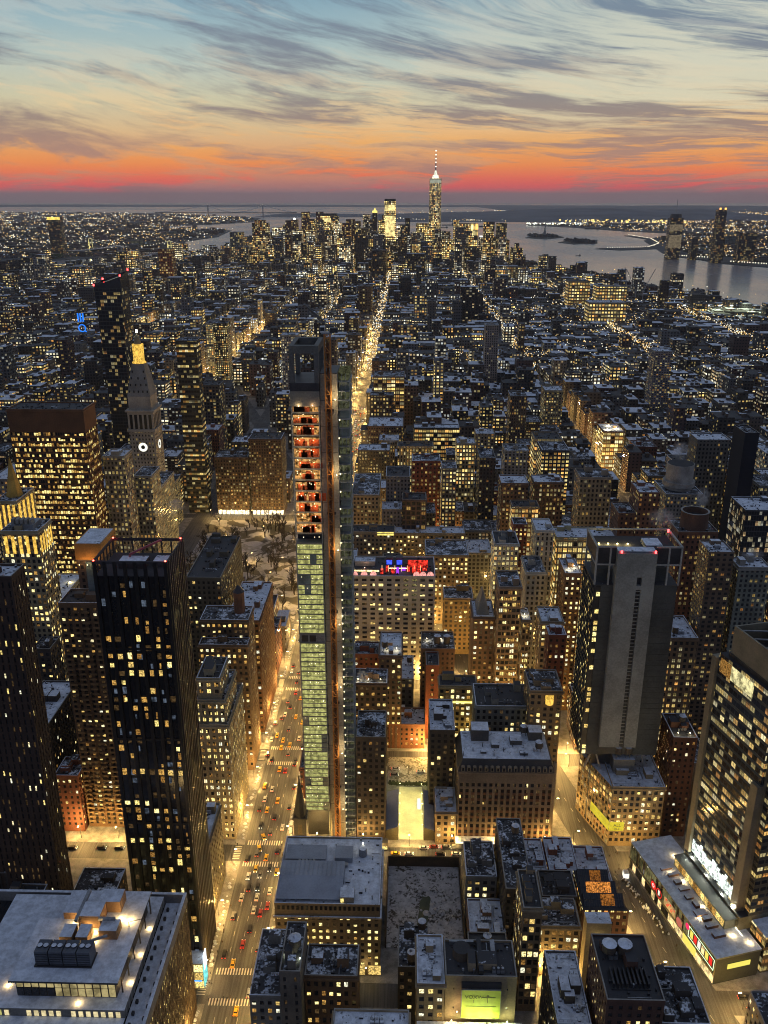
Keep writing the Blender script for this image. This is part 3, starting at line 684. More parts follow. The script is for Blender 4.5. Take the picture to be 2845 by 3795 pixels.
 ('office_building', 'bright glass fronted loft under floodlit snow beside the sixth avenue glow', 243.5, 268.4, 1040, 1080, 51, 'brown', dict(clutter=1, geo=False, snow='full', st=dict(lit=.95, bay=5, fh=5, wf=.8, hf=.7, rc=0))),
 ('office_building', 'wide window loft with green tinted lights by the glowing avenue', 138.6, 166.8, 900, 930, 78.5, 'tan', dict(clutter=2, geo=False, st=dict(lit=.85, bay=4.5, fh=5, wf=.8, hf=.6))),
 ('apartment_tower', 'red brick apartment tower with snowy roof and lit window columns', 158.4, 172.5, 560, 583, 133, 'red', dict(clutter=3, geo=False, st=dict(lit=.35, tint=(.19, .08, .05, 1)))),
 ('apartment_tower', 'dark lower apartment wing left of the red brick tower', 146, 157.8, 560, 583, 118, 'red', dict(clutter=2, geo=False, st=dict(lit=.3, tint=(.12, .06, .04, 1)))),
 ('apartment_tower', 'grey gridded apartment tower base below the round drum', 186, 212, 590, 622, 122, 'grey', dict(clutter=0, geo=False, st=dict(lit=.25, bay=2.4, fh=3))),
 ('apartment_tower', 'brown brick apartment tower under the open ring roof', 165, 189, 492, 515, 131, 'red', dict(clutter=2, geo=False, st=dict(lit=.3, tint=(.14, .075, .05, 1)))),
 ('apartment_tower', 'dark brown brick tower with a thin snow crescent roof on the right', 168.6, 182.4, 448, 466, 136, 'apt', dict(clutter=2, geo=False, snow='full')),
 ('apartment_tower', 'pale brick apartment tower with steam rising at the right edge', 188.8, 207, 455, 470, 124, 'white', dict(clutter=2, geo=False, st=dict(tint=(.22, .2, .17, 1), lit=.15, bay=2.8, fh=3))),
 ('office_tower', 'tall grey windowless slab top with gridded wings', 241.3, 268.2, 700, 722, 132.5, 'grey', dict(clutter=0, geo=False, st=dict(lit=.12, tint=(.13, .12, .11, 1)))),
 ('office_tower', 'black unlit slab tower with a pale concrete edge', 255.3, 266, 640, 664, 154, 'dark', dict(clutter=0, geo=False, st=dict(lit=0, wf=0, tint=(.012, .014, .022, 1)))),
 ('office_tower', 'dark glass office with white lit floors at the right edge', 231.3, 256, 560, 588, 121, 'glass', dict(clutter=1, geo=False, st=dict(lit=.3))),
 ('apartment_tower', 'brown stone tower with white lit grid seen between the concrete tower and the glass tower', 150, 166, 440, 468, 87, 'tan', dict(clutter=1, tanks=2, geo=False, snow='full', st=dict(tint=(.2, .13, .08, 1), lit=.6))),
 ('loft_building', 'red brick building with floodlit roof terrace right of the low stone annex', 138, 150, 380, 402, 62, 'red', dict(clutter=2, tanks=1, st=dict(tint=(.13, .055, .03, 1), lit=.15))),
 # left
 ('office_tower', 'wide bronze slab tower with row after row of glowing orange windows', -295, -237.8, 623, 648, 173, 'brown', dict(clutter=0, geo=True, st=dict(tint=(.16, .07, .03, 1), bay=1.75, fh=4.15, wf=.86, hf=.60, lit=.62, rc=.45, mix=(0, 0, 1, 2, 2, 3, 3, 6, 6, 4), blank_top=16))),
 ('office_tower', 'stepped pale stone tower between the bronze slab and the clock tower', -239, -222, 655, 676, 128, 'white', dict(clutter=2, geo=False, st=dict(tint=(.30, .26, .2, 1), lit=.38, bay=3, fh=4))),
 ('office_tower', 'lower pale stone shoulder stepping down toward the clock tower', -224, -209.5, 680, 706, 104, 'white', dict(clutter=1, geo=False, st=dict(tint=(.30, .26, .2, 1), lit=.4, bay=3, fh=4))),
 ('office_building', 'pale stone annex with setback terraces at the foot of the clock tower', -244, -211.6, 712, 756, 84, 'white', dict(clutter=1, geo=False, st=dict(tint=(.30, .26, .2, 1), lit=.4))),
 ('apartment_tower', 'slender dark tower of stacked ribbed pods', -231.5, -211, 875, 893, 185, 'bands', dict(clutter=0, geo=False, st=dict(tint=(.04, .04, .036, 1), lit=.5, fh=5.2, bay=3, wf=.9, hf=.45, rc=.7, gain=.35))),
 ('apartment_building', 'big brown gridded apartment block left of the scaffolded skyscraper', -163, -129, 872, 900, 84, 'brown', dict(clutter=2, geo=False, st=dict(lit=.32, bay=2.6, fh=3.2, wf=.5, tint=(.07, .045, .03, 1)))),
 ('apartment_building', 'brown apartment block with dim windows behind the park', -200, -165, 872, 900, 64, 'brown', dict(clutter=3, geo=False, st=dict(lit=.35, tint=(.07, .045, .03, 1)))),
 ('office_tower', 'stone tower with a crown of golden floodlit arches', -229.4, -208.2, 455, 475, 142, 'tanlit', dict(clutter=3, geo=True, st=dict(lit=.55, tint=(.34, .27, .16, 1)))),
 ('office_tower', 'golden floodlit spired shaft at the left edge', -283, -268, 560, 590, 123, 'tanlit', dict(clutter=1, geo=False, st=dict(lit=.5))),
 ('office_building', 'grey stone office cut off by the left edge', -325, -300, 640, 690, 113, 'grey', dict(clutter=2, geo=False, st=dict(lit=.4))),
 ('hotel_building', 'cream stone hotel with a bright yellow lit roof deck', -233, -210.5, 480, 519, 87.5, 'tanlit', dict(clutter=2, snow='full', st=dict(lit=.45, tint=(.36, .28, .14, 1)))),
 ('apartment_building', 'dark building with lit roof room under the cream hotel', -214.5, -204, 440, 455, 75, 'dark', dict(clutter=2)),
 ('apartment_tower', 'brick tower topped by an orange lit cube behind the black glass tower', -163.5, -150.5, 396, 420, 150, 'grey', dict(clutter=0, geo=False, st=dict(tint=(.09, .06, .05, 1), lit=.06))),
 ('apartment_tower', 'broad brown brick apartment tower with wavy rows of balconies', -168.7, -137, 380, 396, 134, 'apt', dict(clutter=3, st=dict(lit=.22, tint=(.17, .10, .055, 1), bay=3.1, fh=2.9, wf=.5, accent=(.07, .05, .035, 1)))),
 ('office_tower', 'black flank tower with thin white vertical window strips at the left edge', -190, -150, 300, 312, 184, 'dark', dict(clutter=0, geo=True, st=dict(tint=(.05, .03, .022, 1), bay=2.4, fh=3.6, wf=.30, hf=.7, lit=.10, mix=(5, 7, 5, 0)))),
 ('office_building', 'dark office block right behind the black glass tower', -138, -116, 500, 572, 94, 'dark', dict(clutter=11, st=dict(tint=(.09, .08, .06, 1), lit=.25, rc=.8))),
 ('office_building', 'dark cornice office with broad snow roof and dark roof rim by the park', -107.5, -87.5, 470, 526, 79.5, 'brown', dict(clutter=4, snow='full', st=dict(tint=(.15, .07, .035, 1), lit=.25))),
 ('office_building', 'brown stepped office with a square brick roof turret', -115.5, -88, 440, 458, 95, 'brown', dict(clutter=1, tiers=((-115, -87.5, 431, 439.4, .2, 84),), st=dict(lit=.55, rc=.9, tint=(.19, .12, .07, 1)))),
 ('office_building', 'stepped white office ziggurat with blazing windows on the left of the avenue', -106, -87.6, 372, 412, 71, 'white', dict(clutter=1, tiers=((-104.5, -89, 374, 404, 70, 84), (-102.5, -91, 375, 396, 83, 96)), st=dict(lit=.72, rc=.5, tint=(.30, .25, .16, 1), bay=3.2, split=2, fh=3.8))),
 ('office_building', 'narrow dark stone building at the avenue corner below the ziggurat', -99, -88, 318, 346, 44, 'brown', dict(clutter=2, snow='full', st=dict(tint=(.12, .10, .07, 1), lit=.12))),
 ('apartment_building', 'red brick apartment house with arched windows left of the balcony tower', -182, -169.6, 376, 392, 36, 'red', dict(clutter=1, st=dict(lit=.2, tint=(.20, .07, .04, 1)))),
 ('office_building', 'blank grey building with dark fire escapes behind the snowy penthouse', -171, -155.5, 288, 300, 36, 'grey', dict(clutter=1, st=dict(lit=.02, tint=(.14, .12, .1, 1)))),
 ('apartment_building', 'unlit dark building at the far left behind the grey blank wall', -205, -173, 300, 345, 42, 'dark', dict(clutter=4)),
 ('row_house', 'low house with odd snowy sculptures on its roof behind the penthouse', -152, -132, 290, 330, 18, 'dark', dict(clutter=5)),
 ('office_building', 'stone office with dark windows deep in the left side street', -206, -186, 385, 430, 60, 'dark', dict(clutter=2)),
]
for nm, lb, x0, x1, y0, y1, h, stl, o in HB:
    o = dict(o); st = S_(stl, **o.pop('st', {})); sn = {'full': M_SNOWFULL, None: None}[o.pop('snow', None)]
    st['tint'] = list(st['tint'])
    bld(nm, lb, x0, x1, y0, y1, h, st, snow=sn, **o)
ROOT = {o['label']: o for o in COL.objects if o.get('label')}
def find(s): return [o for l, o in ROOT.items() if s in l][0]
# ---------------------------------------------------------------- the one-off buildings
def taken(x0, x1, y0, y1): FOOT.append((x0, x1, y0, y1))
NET = plain('rust red safety netting', (.60, .11, .03), .9, vary=.6, scale=.8)
GREENGL = plain('pale green site glazing', (.30, .34, .26), .3, vary=.4)
M_WORK = glow('bare work bulbs', (1, .86, .5), 2.6, .6, .35)
M_WARMROOM = glow('warm room light on netting', (1, .50, .15), .6, .95, .7)
M_GREENROOM = glow('pale lit rooms behind glazing', (.86, .84, .28), .5, .6, .6)
def tower_h():
    rt = root('skyscraper', 'scaffolded skyscraper under construction with open framed top and orange crane mast', 'skyscraper', (-37, 382, 0)); taken(-51, -23, 370, 398)
    T = (.26, .25, .21, 1)
    X0, X1, Y0, Y1 = -50, -37.4, 371, 396
    mb = MB()      # slabs and columns of the glazed bay
    z = 20; lv = []
    while z < 234:
        mb.box(X0, X1, Y0, Y1, z, z+.55, 0, t=T); lv.append(z); z += 5.15
    for x_ in (X0, X1-.5):
        for y_ in (Y0+.05, Y0+8, Y0+16, Y1-.6): mb.box(x_, x_+.5, y_, y_+.5, 0, 234, 0, t=(.33, .34, .29, 1))
    mb.box(X0+.3, X1-.3, Y0+6, Y1-.3, 0, 236, 1)
    part(rt, 'floor_slabs', mb, [M_TINT, M_DKSTEEL])
    rng = random.Random(5)
    for z in lv:
        if z < 166:
            if abs(z-118) < 2.6: 
                mb = MB(); mb.box(X0+.5, X1-.5, Y0+.3, Y0+.6, z+.6, z+5.1, 0); mb.box(X0+1.2, X0+4.2, Y0+.2, Y0+.28, z+1, z+4.4, 1); mb.box(X0+5, X0+8, Y0+.2, Y0+.28, z+1, z+4.4, 1)
                part(rt, 'louvre', mb, [M_CONC, M_DKSTEEL]); continue
            for i in range(4):
                a = X0+.5+i*2.95; mb = MB(); lit_ = rng.random()
                mb.box(a, a+2.85, Y0+.25, Y0+.33, z+.6, z+5.1, 0)
                part(rt, 'window', mb, [M_GREENROOM if lit_ < .94 else GREENGL])
            mb = MB(); 
            for i in range(5): mb.box(X0+.45+i*2.95, X0+.52+i*2.95, Y0+.1, Y0+.24, z+.56, z+5.12, 0)
            mb.box(X0+.4, X1-.4, Y0+.06, Y0+.22, z+2.6, z+2.95, 0); part(rt, 'glazing_bar', mb, [M_CONC])
        elif z > 172:
            mb = MB(); mb.box(X0+.7, X1-.6, Y0+1.2, Y0+1.4, z+.6, z+rng.uniform(4, 5), 1); 
            for i in range(4):
                a = X0+.7+rng.uniform(0, 9); mb.box(a, a+rng.uniform(1.5, 5), Y0+.5, Y0+.7, z+.6, z+rng.uniform(2.5, 5), 0)
            part(rt, 'netting', mb, [NET, M_WARMROOM]); floodlight(rt, X0+3.5, Y0-.9, z+3.4, (1, .7, .35), 190, .12); floodlight(rt, X1-3, Y0-.9, z+3.6, (1, .6, .3), 160, .12)
        for _ in range(3):
            a = X0+rng.uniform(1, 11); zb = z+rng.uniform(3.2, 4.6); mb = MB(); mb.cyl(a, Y0+.1, .16, zb, zb+.34, 6, 0); part(rt, 'work_light', mb, [M_WORK])
    mb = MB()      # concrete belt and the open picture frame on top
    mb.box(X0-.1, X1+.1, Y0-.15, Y1, 234.3, 241, 0, t=T); mb.box(X0-.1, X1+.1, Y0-.1, Y1, 241.05, 244.6, 1)
    for x_ in (X0-.1, X1-1.9): mb.box(x_, x_+2, Y0-.1, Y0+3, 244.6, 257.4, 0, t=(.14, .14, .13, 1)); mb.box(x_, x_+2, Y1-3, Y1, 244.6, 257.4, 0, t=(.12, .12, .11, 1))
    mb.box(X0-.1, X1+.1, Y0-.1, Y0+3, 257.4, 260.6, 0, t=(.16, .16, .14, 1)); mb.box(X0-.1, X1+.1, Y1-3, Y1, 257.4, 260.6, 0, t=(.12, .12, .11, 1))
    mb.box(X0-.1, X0+1.9, Y0+3, Y1-3, 257.4, 260.6, 1); mb.box(X1-1.9, X1+.1, Y0+3, Y1-3, 257.4, 260.6, 1)
    part(rt, 'crown_frame', mb, [M_TINT, M_DKSTEEL])
    mb = MB()      # the concrete core with pour joints
    for i in range(21): mb.box(-37.2, -29.6, 372.5, 392, i*11.84, i*11.84+11.6, 0, t=(.50, .42, .30, 1)); mb.box(-37.1, -29.7, 372.6, 391.9, i*11.84+11.6, (i+1)*11.84, 1)
    part(rt, 'concrete_core', mb, [M_TINT, M_DKSTEEL])
    mb = MB()      # netted scaffold bay on the right
    z = 0
    while z < 248:
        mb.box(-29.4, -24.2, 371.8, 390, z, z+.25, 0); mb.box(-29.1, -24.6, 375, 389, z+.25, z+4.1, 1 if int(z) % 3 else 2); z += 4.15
    for x_ in (-29.4, -27.6, -25.9, -24.35):
        for y_ in (371.7, 380, 389.5): mb.bar((x_, y_, 0), (x_, y_, 248.6), .09, 0)
    for i in range(30): mb.bar((-29.4, 371.6, i*8.2), (-24.3, 371.6, i*8.2+8.2), .05, 0)
    part(rt, 'scaffold', mb, [M_STEEL, glow('painted dim glow on side glazing', (.62, .66, .34), .085, .9, .6), GREENGL])  # shaded side boxes get a faint painted glow, no lamp behind it
    z = 8
    while z < 236:
        mb = MB(); mb.cyl(-28.9+rng.uniform(-.2, .3), 371.4, .26, z, z+.6, 6, 0); part(rt, 'work_light', mb, [M_WORK]); z += 4.15 if z < 150 else 8.3
    t = root('tower_crane', 'orange lattice tower crane mast with small cab climbing the concrete core', 'crane', (-33.3, 370.2, 0))
    mb = MB(); a, b = -34.5, -32.1; c, d = 369.0, 371.4
    for x_ in (a, b):
        for y_ in (c, d): mb.bar((x_, y_, 0), (x_, y_, 266), .32, 0)
    for i in range(89):
        z = i*3; P_ = [(a, c), (b, c), (b, d), (a, d)]
        for j in range(4):
            p, q = P_[j], P_[(j+1) % 4]; mb.bar((*p, z), (*q, z+3 if i % 2 else z), .2, 0); mb.bar((*p, z if i % 2 else z+3), (*q, z+3 if i % 2 else z), .2, 0)
    mb.box(a+.7, b-.7, c+.5, d-.5, .2, 262, 1)
    part(t, 'mast', mb, [plain('orange crane paint', (.62, .24, .05), .6), plain('rust brown hoist track', (.20, .08, .03), .8)])
    for zc in (34, 84, 134, 184, 232): 
        mb = MB(); mb.box(a-.8, b+.8, d+.05, 372.45, zc, zc+1, 0); part(t, 'tie_frame', mb, [M_DKSTEEL])
    mb = MB(); mb.box(a-1.2, b+1.2, c-1, d+1, 266, 266.6, 0); mb.box(a-1.6, a+.4, c-1, c+1.4, 266.6, 269.2, 1); mb.box(a-1.5, a+.3, c-1.08, c-1.0, 267.3, 268.8, 2)
    part(t, 'cab', mb, [M_STEEL, plain('white cab paint', (.6, .6, .58), .5), M_DARKGLASS])
    mb = MB(); q0 = Vector((-33, 372, 268)); q1 = Vector((-46, 402, 274))
    mb.bar(q0, q1, .25, 0); mb.bar(q0+Vector((1.2, .5, 0)), q1, .2, 0); mb.bar(q0+Vector((.6, .2, 1.5)), q1, .2, 0); mb.box(-32, -28.6, 367, 370, 266.7, 268.6, 0)
    part(t, 'jib', mb, [M_DKSTEEL])
    for z in (24, 58, 96, 130, 168, 204, 238): floodlight(rt, -30.2, 367.6, z, (1, .80, .45), 1200, .2)
    return rt
tower_h()

def tower_i():
    p = bld('office_building', 'tan corner office under the concrete tower with a snowy roof and yellow banner', 107.8, 134.2, 372, 402, 37.6, S_('tanlit', lit=.5, rc=.6, tint=[.30, .22, .12, 1], bay=2.9), clutter=3, snow=M_SNOWFULL)
    mb = MB(); mb.prism([(107.6, 372.3), (107.6, 402), (96.6, 402)], 0, 36.6, 0, 1, (.30, .22, .12, 1), (.5, .29, .37, .6), (.6, .6, .5, 0), uv=True); part(p, 'boulevard_wing', mb, [M_FAC, M_SNOWCLEAN])
    ye = glow('backlit yellow banner', (1, .80, .06), .72, .15, .4)
    mb = MB(); mb.prism([(107.3, 371.9), (107.6, 372.2), (101.7, 388.0), (101.3, 388.0)], 10.2, 15.4, 0); part(p, 'banner', mb, [ye])
    mb = MB(); mb.box(107.7, 115.2, 371.5, 371.88, 10.2, 15.4, 0); b = part(p, 'banner', mb, [ye])
    text_part(p, 'banner_lettering', 'ALL', 2.3, (111.7, 371.45, 13.6), (R(90), 0, 0), M_DKSTEEL)
    text_part(p, 'banner_lettering', 'ALL', 1.7, (111.7, 371.45, 11.4), (R(90), 0, 0), M_DKSTEEL)
    rt = root('hotel_tower', 'tall blank grey concrete hotel tower with a pale central slab and black crown screens', 'tower', (112, 399, 0)); taken(91, 133, 380, 414)
    G = (.07, .073, .068, 1); GL = (.27, .268, .235, 1)
    X0, X1, Y0, Y1 = 92, 131.8, 385, 413.5; zb, zt = 47.5, 143.8
    mb = MB(); mb.box(X0+.6, X1-.1, Y0+.6, Y1, zb, zt-.6, 1)
    n = 31; dz = (zt-zb)/n     # dark wings: one precast band per storey
    for i in range(n):
        a = zb+i*dz
        mb.box(X0+3.2, 101.2, Y0, Y0+.55, a, a+dz-.09, 0, t=G); mb.box(119.8, X1, Y0, Y0+.55, a, a+dz-.09, 0, t=G)
        mb.box(X1-.05, X1+.12, Y0+.56, Y1, a, a+dz-.09, 0, t=G)
    mb.box(X0+.4, X0+1, Y0+.2, Y0+1, zb, zt, 1)
    part(rt, 'wing_wall', mb, [M_TINT, M_DKSTEEL])
    mb = MB()                 # pale slab split by the dark window slot
    for (a, b) in ((101.2, 111.3), (113.7, 119.8)): mb.box(a, b, 382, 389, 54, 161.7, 0, t=GL)
    mb.box(111.3, 113.7, 383.6, 389, 54, 143, 1); mb.box(111.3, 113.7, 382, 389, 149.5, 161.7, 0, t=GL); mb.box(111.3, 113.7, 382, 389, 143, 145, 0, t=GL); mb.box(111.35, 113.65, 384, 389, 145, 149.5, 1)
    for i in range(44): mb.box(111.35, 113.65, 382.25, 382.45, 56+i*2, 56.35+i*2, 0, t=(.3, .3, .27, 1))
    part(rt, 'central_slab', mb, [M_TINT, M_DKSTEEL])
    rng = random.Random(3); cnt = 0
    for i in range(n-1):      # windows on the corner and the boulevard side
        z = zb+(i+.5)*dz
        for (u, wd) in [(X0+1.9, 1.7)]:
            if rng.random() < .55: o = link('window', winmesh(1.8, 2.1, rng.choice((0, 1, 2, 4))), rt, (u+.3-112, Y0+.1-399, z)); 
        for j in range(8):
            y_ = Y0+2.2+j*3.3; lit_ = rng.random() < (.42 if j < 5 else .2)
            if cnt < 96 and lit_:
                o = link('window', winmesh(2.0, 2.2, rng.choice((0, 1, 2, 3, 4))), rt, (X0+.5-112, y_-399, z), -pi/2); cnt += 1
    mb = MB()
    for i in range(n+1): mb.box(X0-.05, X0+.55, Y0+.9, Y1, zb+i*dz-.2, zb+i*dz+.25, 0, t=(.12, .10, .06, 1))
    for j in range(9): mb.box(X0+.1, X0+.58, Y0+.5+j*3.3, Y0+.9+j*3.3, zb, zt, 0, t=(.05, .05, .05, 1))
    part(rt, 'side_grid', mb, [M_TINT])
    mb = MB(); mb.box(X0-.1, X1+.3, Y0-.2, Y1+.2, zt, zt+.5, 0, 1, t=G); mb.box(93.5, 101.1, 389, 402, zt+.5, zt+7, 0, 1, t=G); mb.box(120, 127, 389, 404, zt+.5, zt+8, 0, 1, t=G)
    part(rt, 'roof_terrace', mb, [M_TINT, M_SNOWTHIN])
    mb = MB(); P_ = (.36, .35, .31, 1)   # crown: pale frame with black louvre screens
    for x_ in (X0-.4, 98.0, 125.8, X1-.2): 
        mb.box(x_, x_+.8, Y0-.3, Y0+.5, zt+.5, 163.6, 0, t=P_)
    for x_ in (X0-.4, X1-.2): mb.box(x_, x_+.8, Y1-6, Y1-5.2, zt+.5, 163.6, 0, t=P_)
    for z in (154.6, 163.6): mb.box(X0-.45, 101, Y0-.35, Y0+.55, z, z+.7, 0, t=P_); mb.box(120, X1+.65, Y0-.35, Y0+.55, z, z+.7, 0, t=P_)
    for z in (154.6, 163.6): mb.box(X0-.45, X0+.45, Y0+.6, Y1-5, z, z+.7, 0, t=P_); mb.box(X1-.25, X1+.65, Y0+.6, Y1-5, z, z+.7, 0, t=P_)
    mb.box(X0-.45, X1+.65, Y1-5, Y1-4.2, 163.6, 164.3, 0, t=P_)
    part(rt, 'crown_frame', mb, [M_TINT])
    for (a, b) in ((X0+.5, 97.9), (98.9, 101.1), (120, 125.7), (126.7, X1-.3)):
        mb = MB(); mb.box(a, b, Y0-.05, Y0+.25, 155.4, 163.5, 0)
        for q in range(12): mb.box(a, b, Y0-.12, Y0-.07, 155.6+q*.65, 155.75+q*.65, 0)
        part(rt, 'louvre', mb, [M_DKSTEEL])
    mb = MB(); mb.box(X0-.1, X0+.2, Y0+.6, Y1-5.2, 155.4, 163.5, 0); part(rt, 'louvre', mb, [M_DKSTEEL])
    mb = MB(); mb.box(X0+.6, X1-.4, Y0+3, Y1-5.5, 160.2, 160.6, 1); mb.box(116, 124, 389.2, 399, 160.7, 163.2, 2, 3); mb.box(101.5, 119.5, 383, 388.8, 161.75, 162.6, 2, 3)
    part(rt, 'roof', mb, [M_STEEL, M_TAR, M_STEEL, M_SNOWFULL])
    for x_ in (103, 119): 
        mb = MB(); mb.cyl(x_, 382.6, .45, 161.8, 163, 8, 0); part(rt, 'beacon', mb, [RED])
    mb = MB(); mb.cyl(130.5, 404, .5, 164.4, 165.8, 8, 0); part(rt, 'beacon', mb, [RED])
    for x_ in (95, 99.5, 104, 109): floodlight(rt, x_, 396, 161, (1, .78, .3), 900, .35)
    for (a, b) in ((96, 99), (104, 101), (118, 122), (127, 125)):
        mb = MB(); mb.bar((a, 388, 37.7), (b, 388, 47.6), .6, 0); part(rt, 'pilotis', mb, [M_CONC])
    mb = MB(); mb.box(100, 122, 392, 410, 0, 47.4, 0, t=(.08, .08, .08, 1)); mb.box(110, 121, 384, 391, 37.7, 45, 0, 1, t=(.16, .15, .13, 1)); part(rt, 'core', mb, [M_TINT, M_SNOWFULL])
    for x_ in (112.5, 117.5): water_tank(rt, x_, 386.5, 45, 2.0, 3.6)
tower_i()

def glass_j():
    # the boulevard runs at a slant, so this block is set out along (u, v)
    ox, oy = 115.5, 357.5; ang = math.atan2(-.966, .26)
    def Pt(u, v): return (ox+.26*u+.966*v, oy-.966*u+.26*v)
    class RB(MB):
        def bx(s, u0, u1, v0, v1, z0, z1, m=0, top=None, t=None, fac=None):
            s.prism([Pt(u0, v0), Pt(u0, v1), Pt(u1, v1), Pt(u1, v0)][::-1] if False else [Pt(u1, v0), Pt(u1, v1), Pt(u0, v1), Pt(u0, v0)], z0, z1, m, top, t, (fac or (None, None))[0], (fac or (None, None))[1], uv=bool(fac))
    taken(112, 175, 285, 362)
    rt = root('shopping_podium', 'long glass fronted shop podium with red round signs along the snowy boulevard', 'shop building', (*Pt(36, 11), 0))
    mb = RB(); mb.bx(.4, 73, .4, 22, .0, 14.2, 0, t=(.04, .045, .04, 1)); mb.bx(0, 73.4, 0, 22.2, 14.2, 15, 1, 2)
    mb.bx(18, 73, 0, .39, 0, .8, 1); part(rt, 'body', mb, [M_TINT, plain('grey green cladding', (.12, .13, .10), .5), M_SNOWCLEAN])
    rng = random.Random(9)
    pg = glow('podium rooms behind glass', (.85, .80, .36), .16, .9, .15); sh = glow('shop interior light', (1, .76, .34), 1.1, .6, .3)
    for i in range(36):
        u = .3+i*2.02; mb = RB(); mb.bx(u+.12, u+1.92, .12, .3, 6.6, 14, 0); part(rt, 'window', mb, [pg if rng.random() < .7 else M_DARKGLASS])
    for i in range(24):
        u = .3+i*3.03; mb = RB(); mb.bx(u+.15, u+2.85, .15, .32, .6, 5.2, 0); part(rt, 'shop_window', mb, [sh if u > 38 or rng.random() < .25 else M_DARKGLASS])
    mb = RB()
    for i in range(37): mb.bx(i*2.02+.2, i*2.02+.36, -.1, .3, 5.4, 14.1, 0)
    mb.bx(0, 73.2, -.15, .3, 5.3, 6.4, 0); part(rt, 'mullion', mb, [plain('bronze green mullion', (.14, .13, .08), .5)])
    wht = glow('white sign face', (1, .97, .88), 1.0); rd = glow('red sign face', (1, .04, .03), 1.0); yl = glow('yellow sign face', (1, .85, .15), 1.0)
    ga = ang
    def sign(u0, u1, z0, z1, mat, name='shop_sign'):
        mb = RB(); mb.bx(u0, u1, -.45, -.16, z0, z1, 0); return part(rt, name, mb, [mat])
    def disc(u, z, r, mat, dep, r_in=0):
        mb = MB(); n = 24; c = Pt(u, -dep)
        for i in range(n):
            a, b = 2*pi*i/n, 2*pi*(i+1)/n
            q = [(c[0]+.26*rr*cos(t_), c[1]-.966*rr*cos(t_), z+rr*sin(t_)) for rr, t_ in ((r_in, a), (r, a), (r, b), (r_in, b))]
            if r_in: mb.quad(*q, 0)
            else: mb.poly([q[0], q[1], q[2]], 0)
        return part(rt, 'shop_sign', mb, [mat])
    disc(23.5, 9.2, 2.1, rd, .52); disc(23.5, 9.2, 1.0, wht, .55, .55); sign(21.4, 25.6, 7.1, 11.3, plain('sign box', (.15, .02, .02)))
    disc(28.6, 9, 2.4, rd, .52, 1.9); sign(26.4, 30.8, 6.8, 11.4, plain('black sign board', (.02, .02, .02)))
    mb = RB(); mb.bx(28.0, 29.2, -.62, -.5, 8, 10.6, 0); part(rt, 'shop_sign', mb, [wht])
    for i, (u, z) in enumerate([(34, 10.6), (36, 9.3), (37.6, 10.4), (39.2, 9), (41, 10.2), (35.2, 8.1), (38.6, 7.8)]):
        sign(u, u+1.3, z, z+.9, rd)
    sign(33, 42.6, 7.2, 11.8, plain('pale poster', (.5, .48, .45)))
    disc(46.2, 8.6, 2.3, glow('pale red disc', (.9, .25, .18), .6), .52); sign(44, 48.4, 6.4, 10.9, plain('beige poster', (.35, .28, .2)))
    sign(50, 60, 2.2, 6.2, yl); sign(54, 72.6, 8.4, 13.6, plain('dark menu board', (.05, .04, .03)))
    for i in range(6): mb = RB(); mb.bx(55+i*2.9, 57+i*2.9, -.62, -.47, 9.2, 12.8, 0); part(rt, 'shop_sign', mb, [(yl, rd, wht, sh)[i % 4]])
    for (a, b, c_, d_) in ((53.6, 73, 13.6, 13.9), (53.6, 73, 8.1, 8.4), (53.6, 53.9, 8.4, 13.6), (72.7, 73, 8.4, 13.6)):
        mb = RB(); mb.bx(a, b, -.6, -.47, c_, d_, 0); part(rt, 'neon_frame', mb, [glow('green white neon', (.75, 1, .62), 1.6)])
    disc(52.6, 12.6, 1.5, glow('magenta red neon', (1, .03, .12), 1.4), .7)
    mb = RB(); mb.bx(73.42, 73.7, 6, 17, 8, 10.5, 0); part(rt, 'shop_sign', mb, [yl])
    for u in (3, 10, 17): disc(u, 14.4, .35, wht, .3)
    for i in range(10):
        mb = RB(); u = 20+i*4.6; mb.bx(u, u+rng.uniform(1.5, 3.6), 4+rng.uniform(0, 3), 9+rng.uniform(0, 2), 15.02, 15.5+rng.uniform(.3, 1.4), 0, 1); part(rt, 'roof_planter', mb, [plain('rust cedar planter', (.12, .06, .035), .9), M_SNOWCLEAN])
    for u, v in ((14, 16), (30, 10.6), (46, 10.6), (64, 14), (69, 19), (24, 8), (52, 6)): floodlight(rt, *Pt(u, v), 15.1, (1, .72, .34), 900, .28)
    strip = glow('white strip lamp', (1, .92, .7), 3.4)
    for (u0, u1) in ((16, 21), (27, 33), (45, 55), (61, 66)):
        mb = RB(); mb.bx(u0, u1, 17.2, 17.5, 16, 16.25, 0); part(rt, 'strip_lamp', mb, [strip])
    mb = RB(); mb.bx(19, 60, 12.4, 17.7, 15.02, 20, 0, 1); mb.bx(18.4, 60.6, 12, 18, 20, 20.4, 0, 1); part(rt, 'upper_level', mb, [plain('grey green cladding', (.12, .13, .10), .5), M_SNOWTHIN])
    for i in range(13):
        u = 20+i*3.05; mb = RB(); mb.bx(u, u+2.6, 12.2, 12.38, 15.8, 19.4, 0); part(rt, 'window', mb, [LIT[(2, 6, 3, 0)[i % 4]] if rng.random() < .8 else M_DIM])
    # the tower
    tw = root('hotel_tower', 'dark glass hotel tower with a tan panelled crown standing on the shop podium', 'tower', (*Pt(37, 26), 0))
    PAR = ((.46, .30, .40, .93), (.5, .62, .5, .1))
    mb = RB(); mb.bx(18, 62, 17.8, 40, 15.02, 22, 0, 1); part(tw, 'plinth', mb, [plain('glazed plinth', (.16, .14, .08), .4), M_TAR])
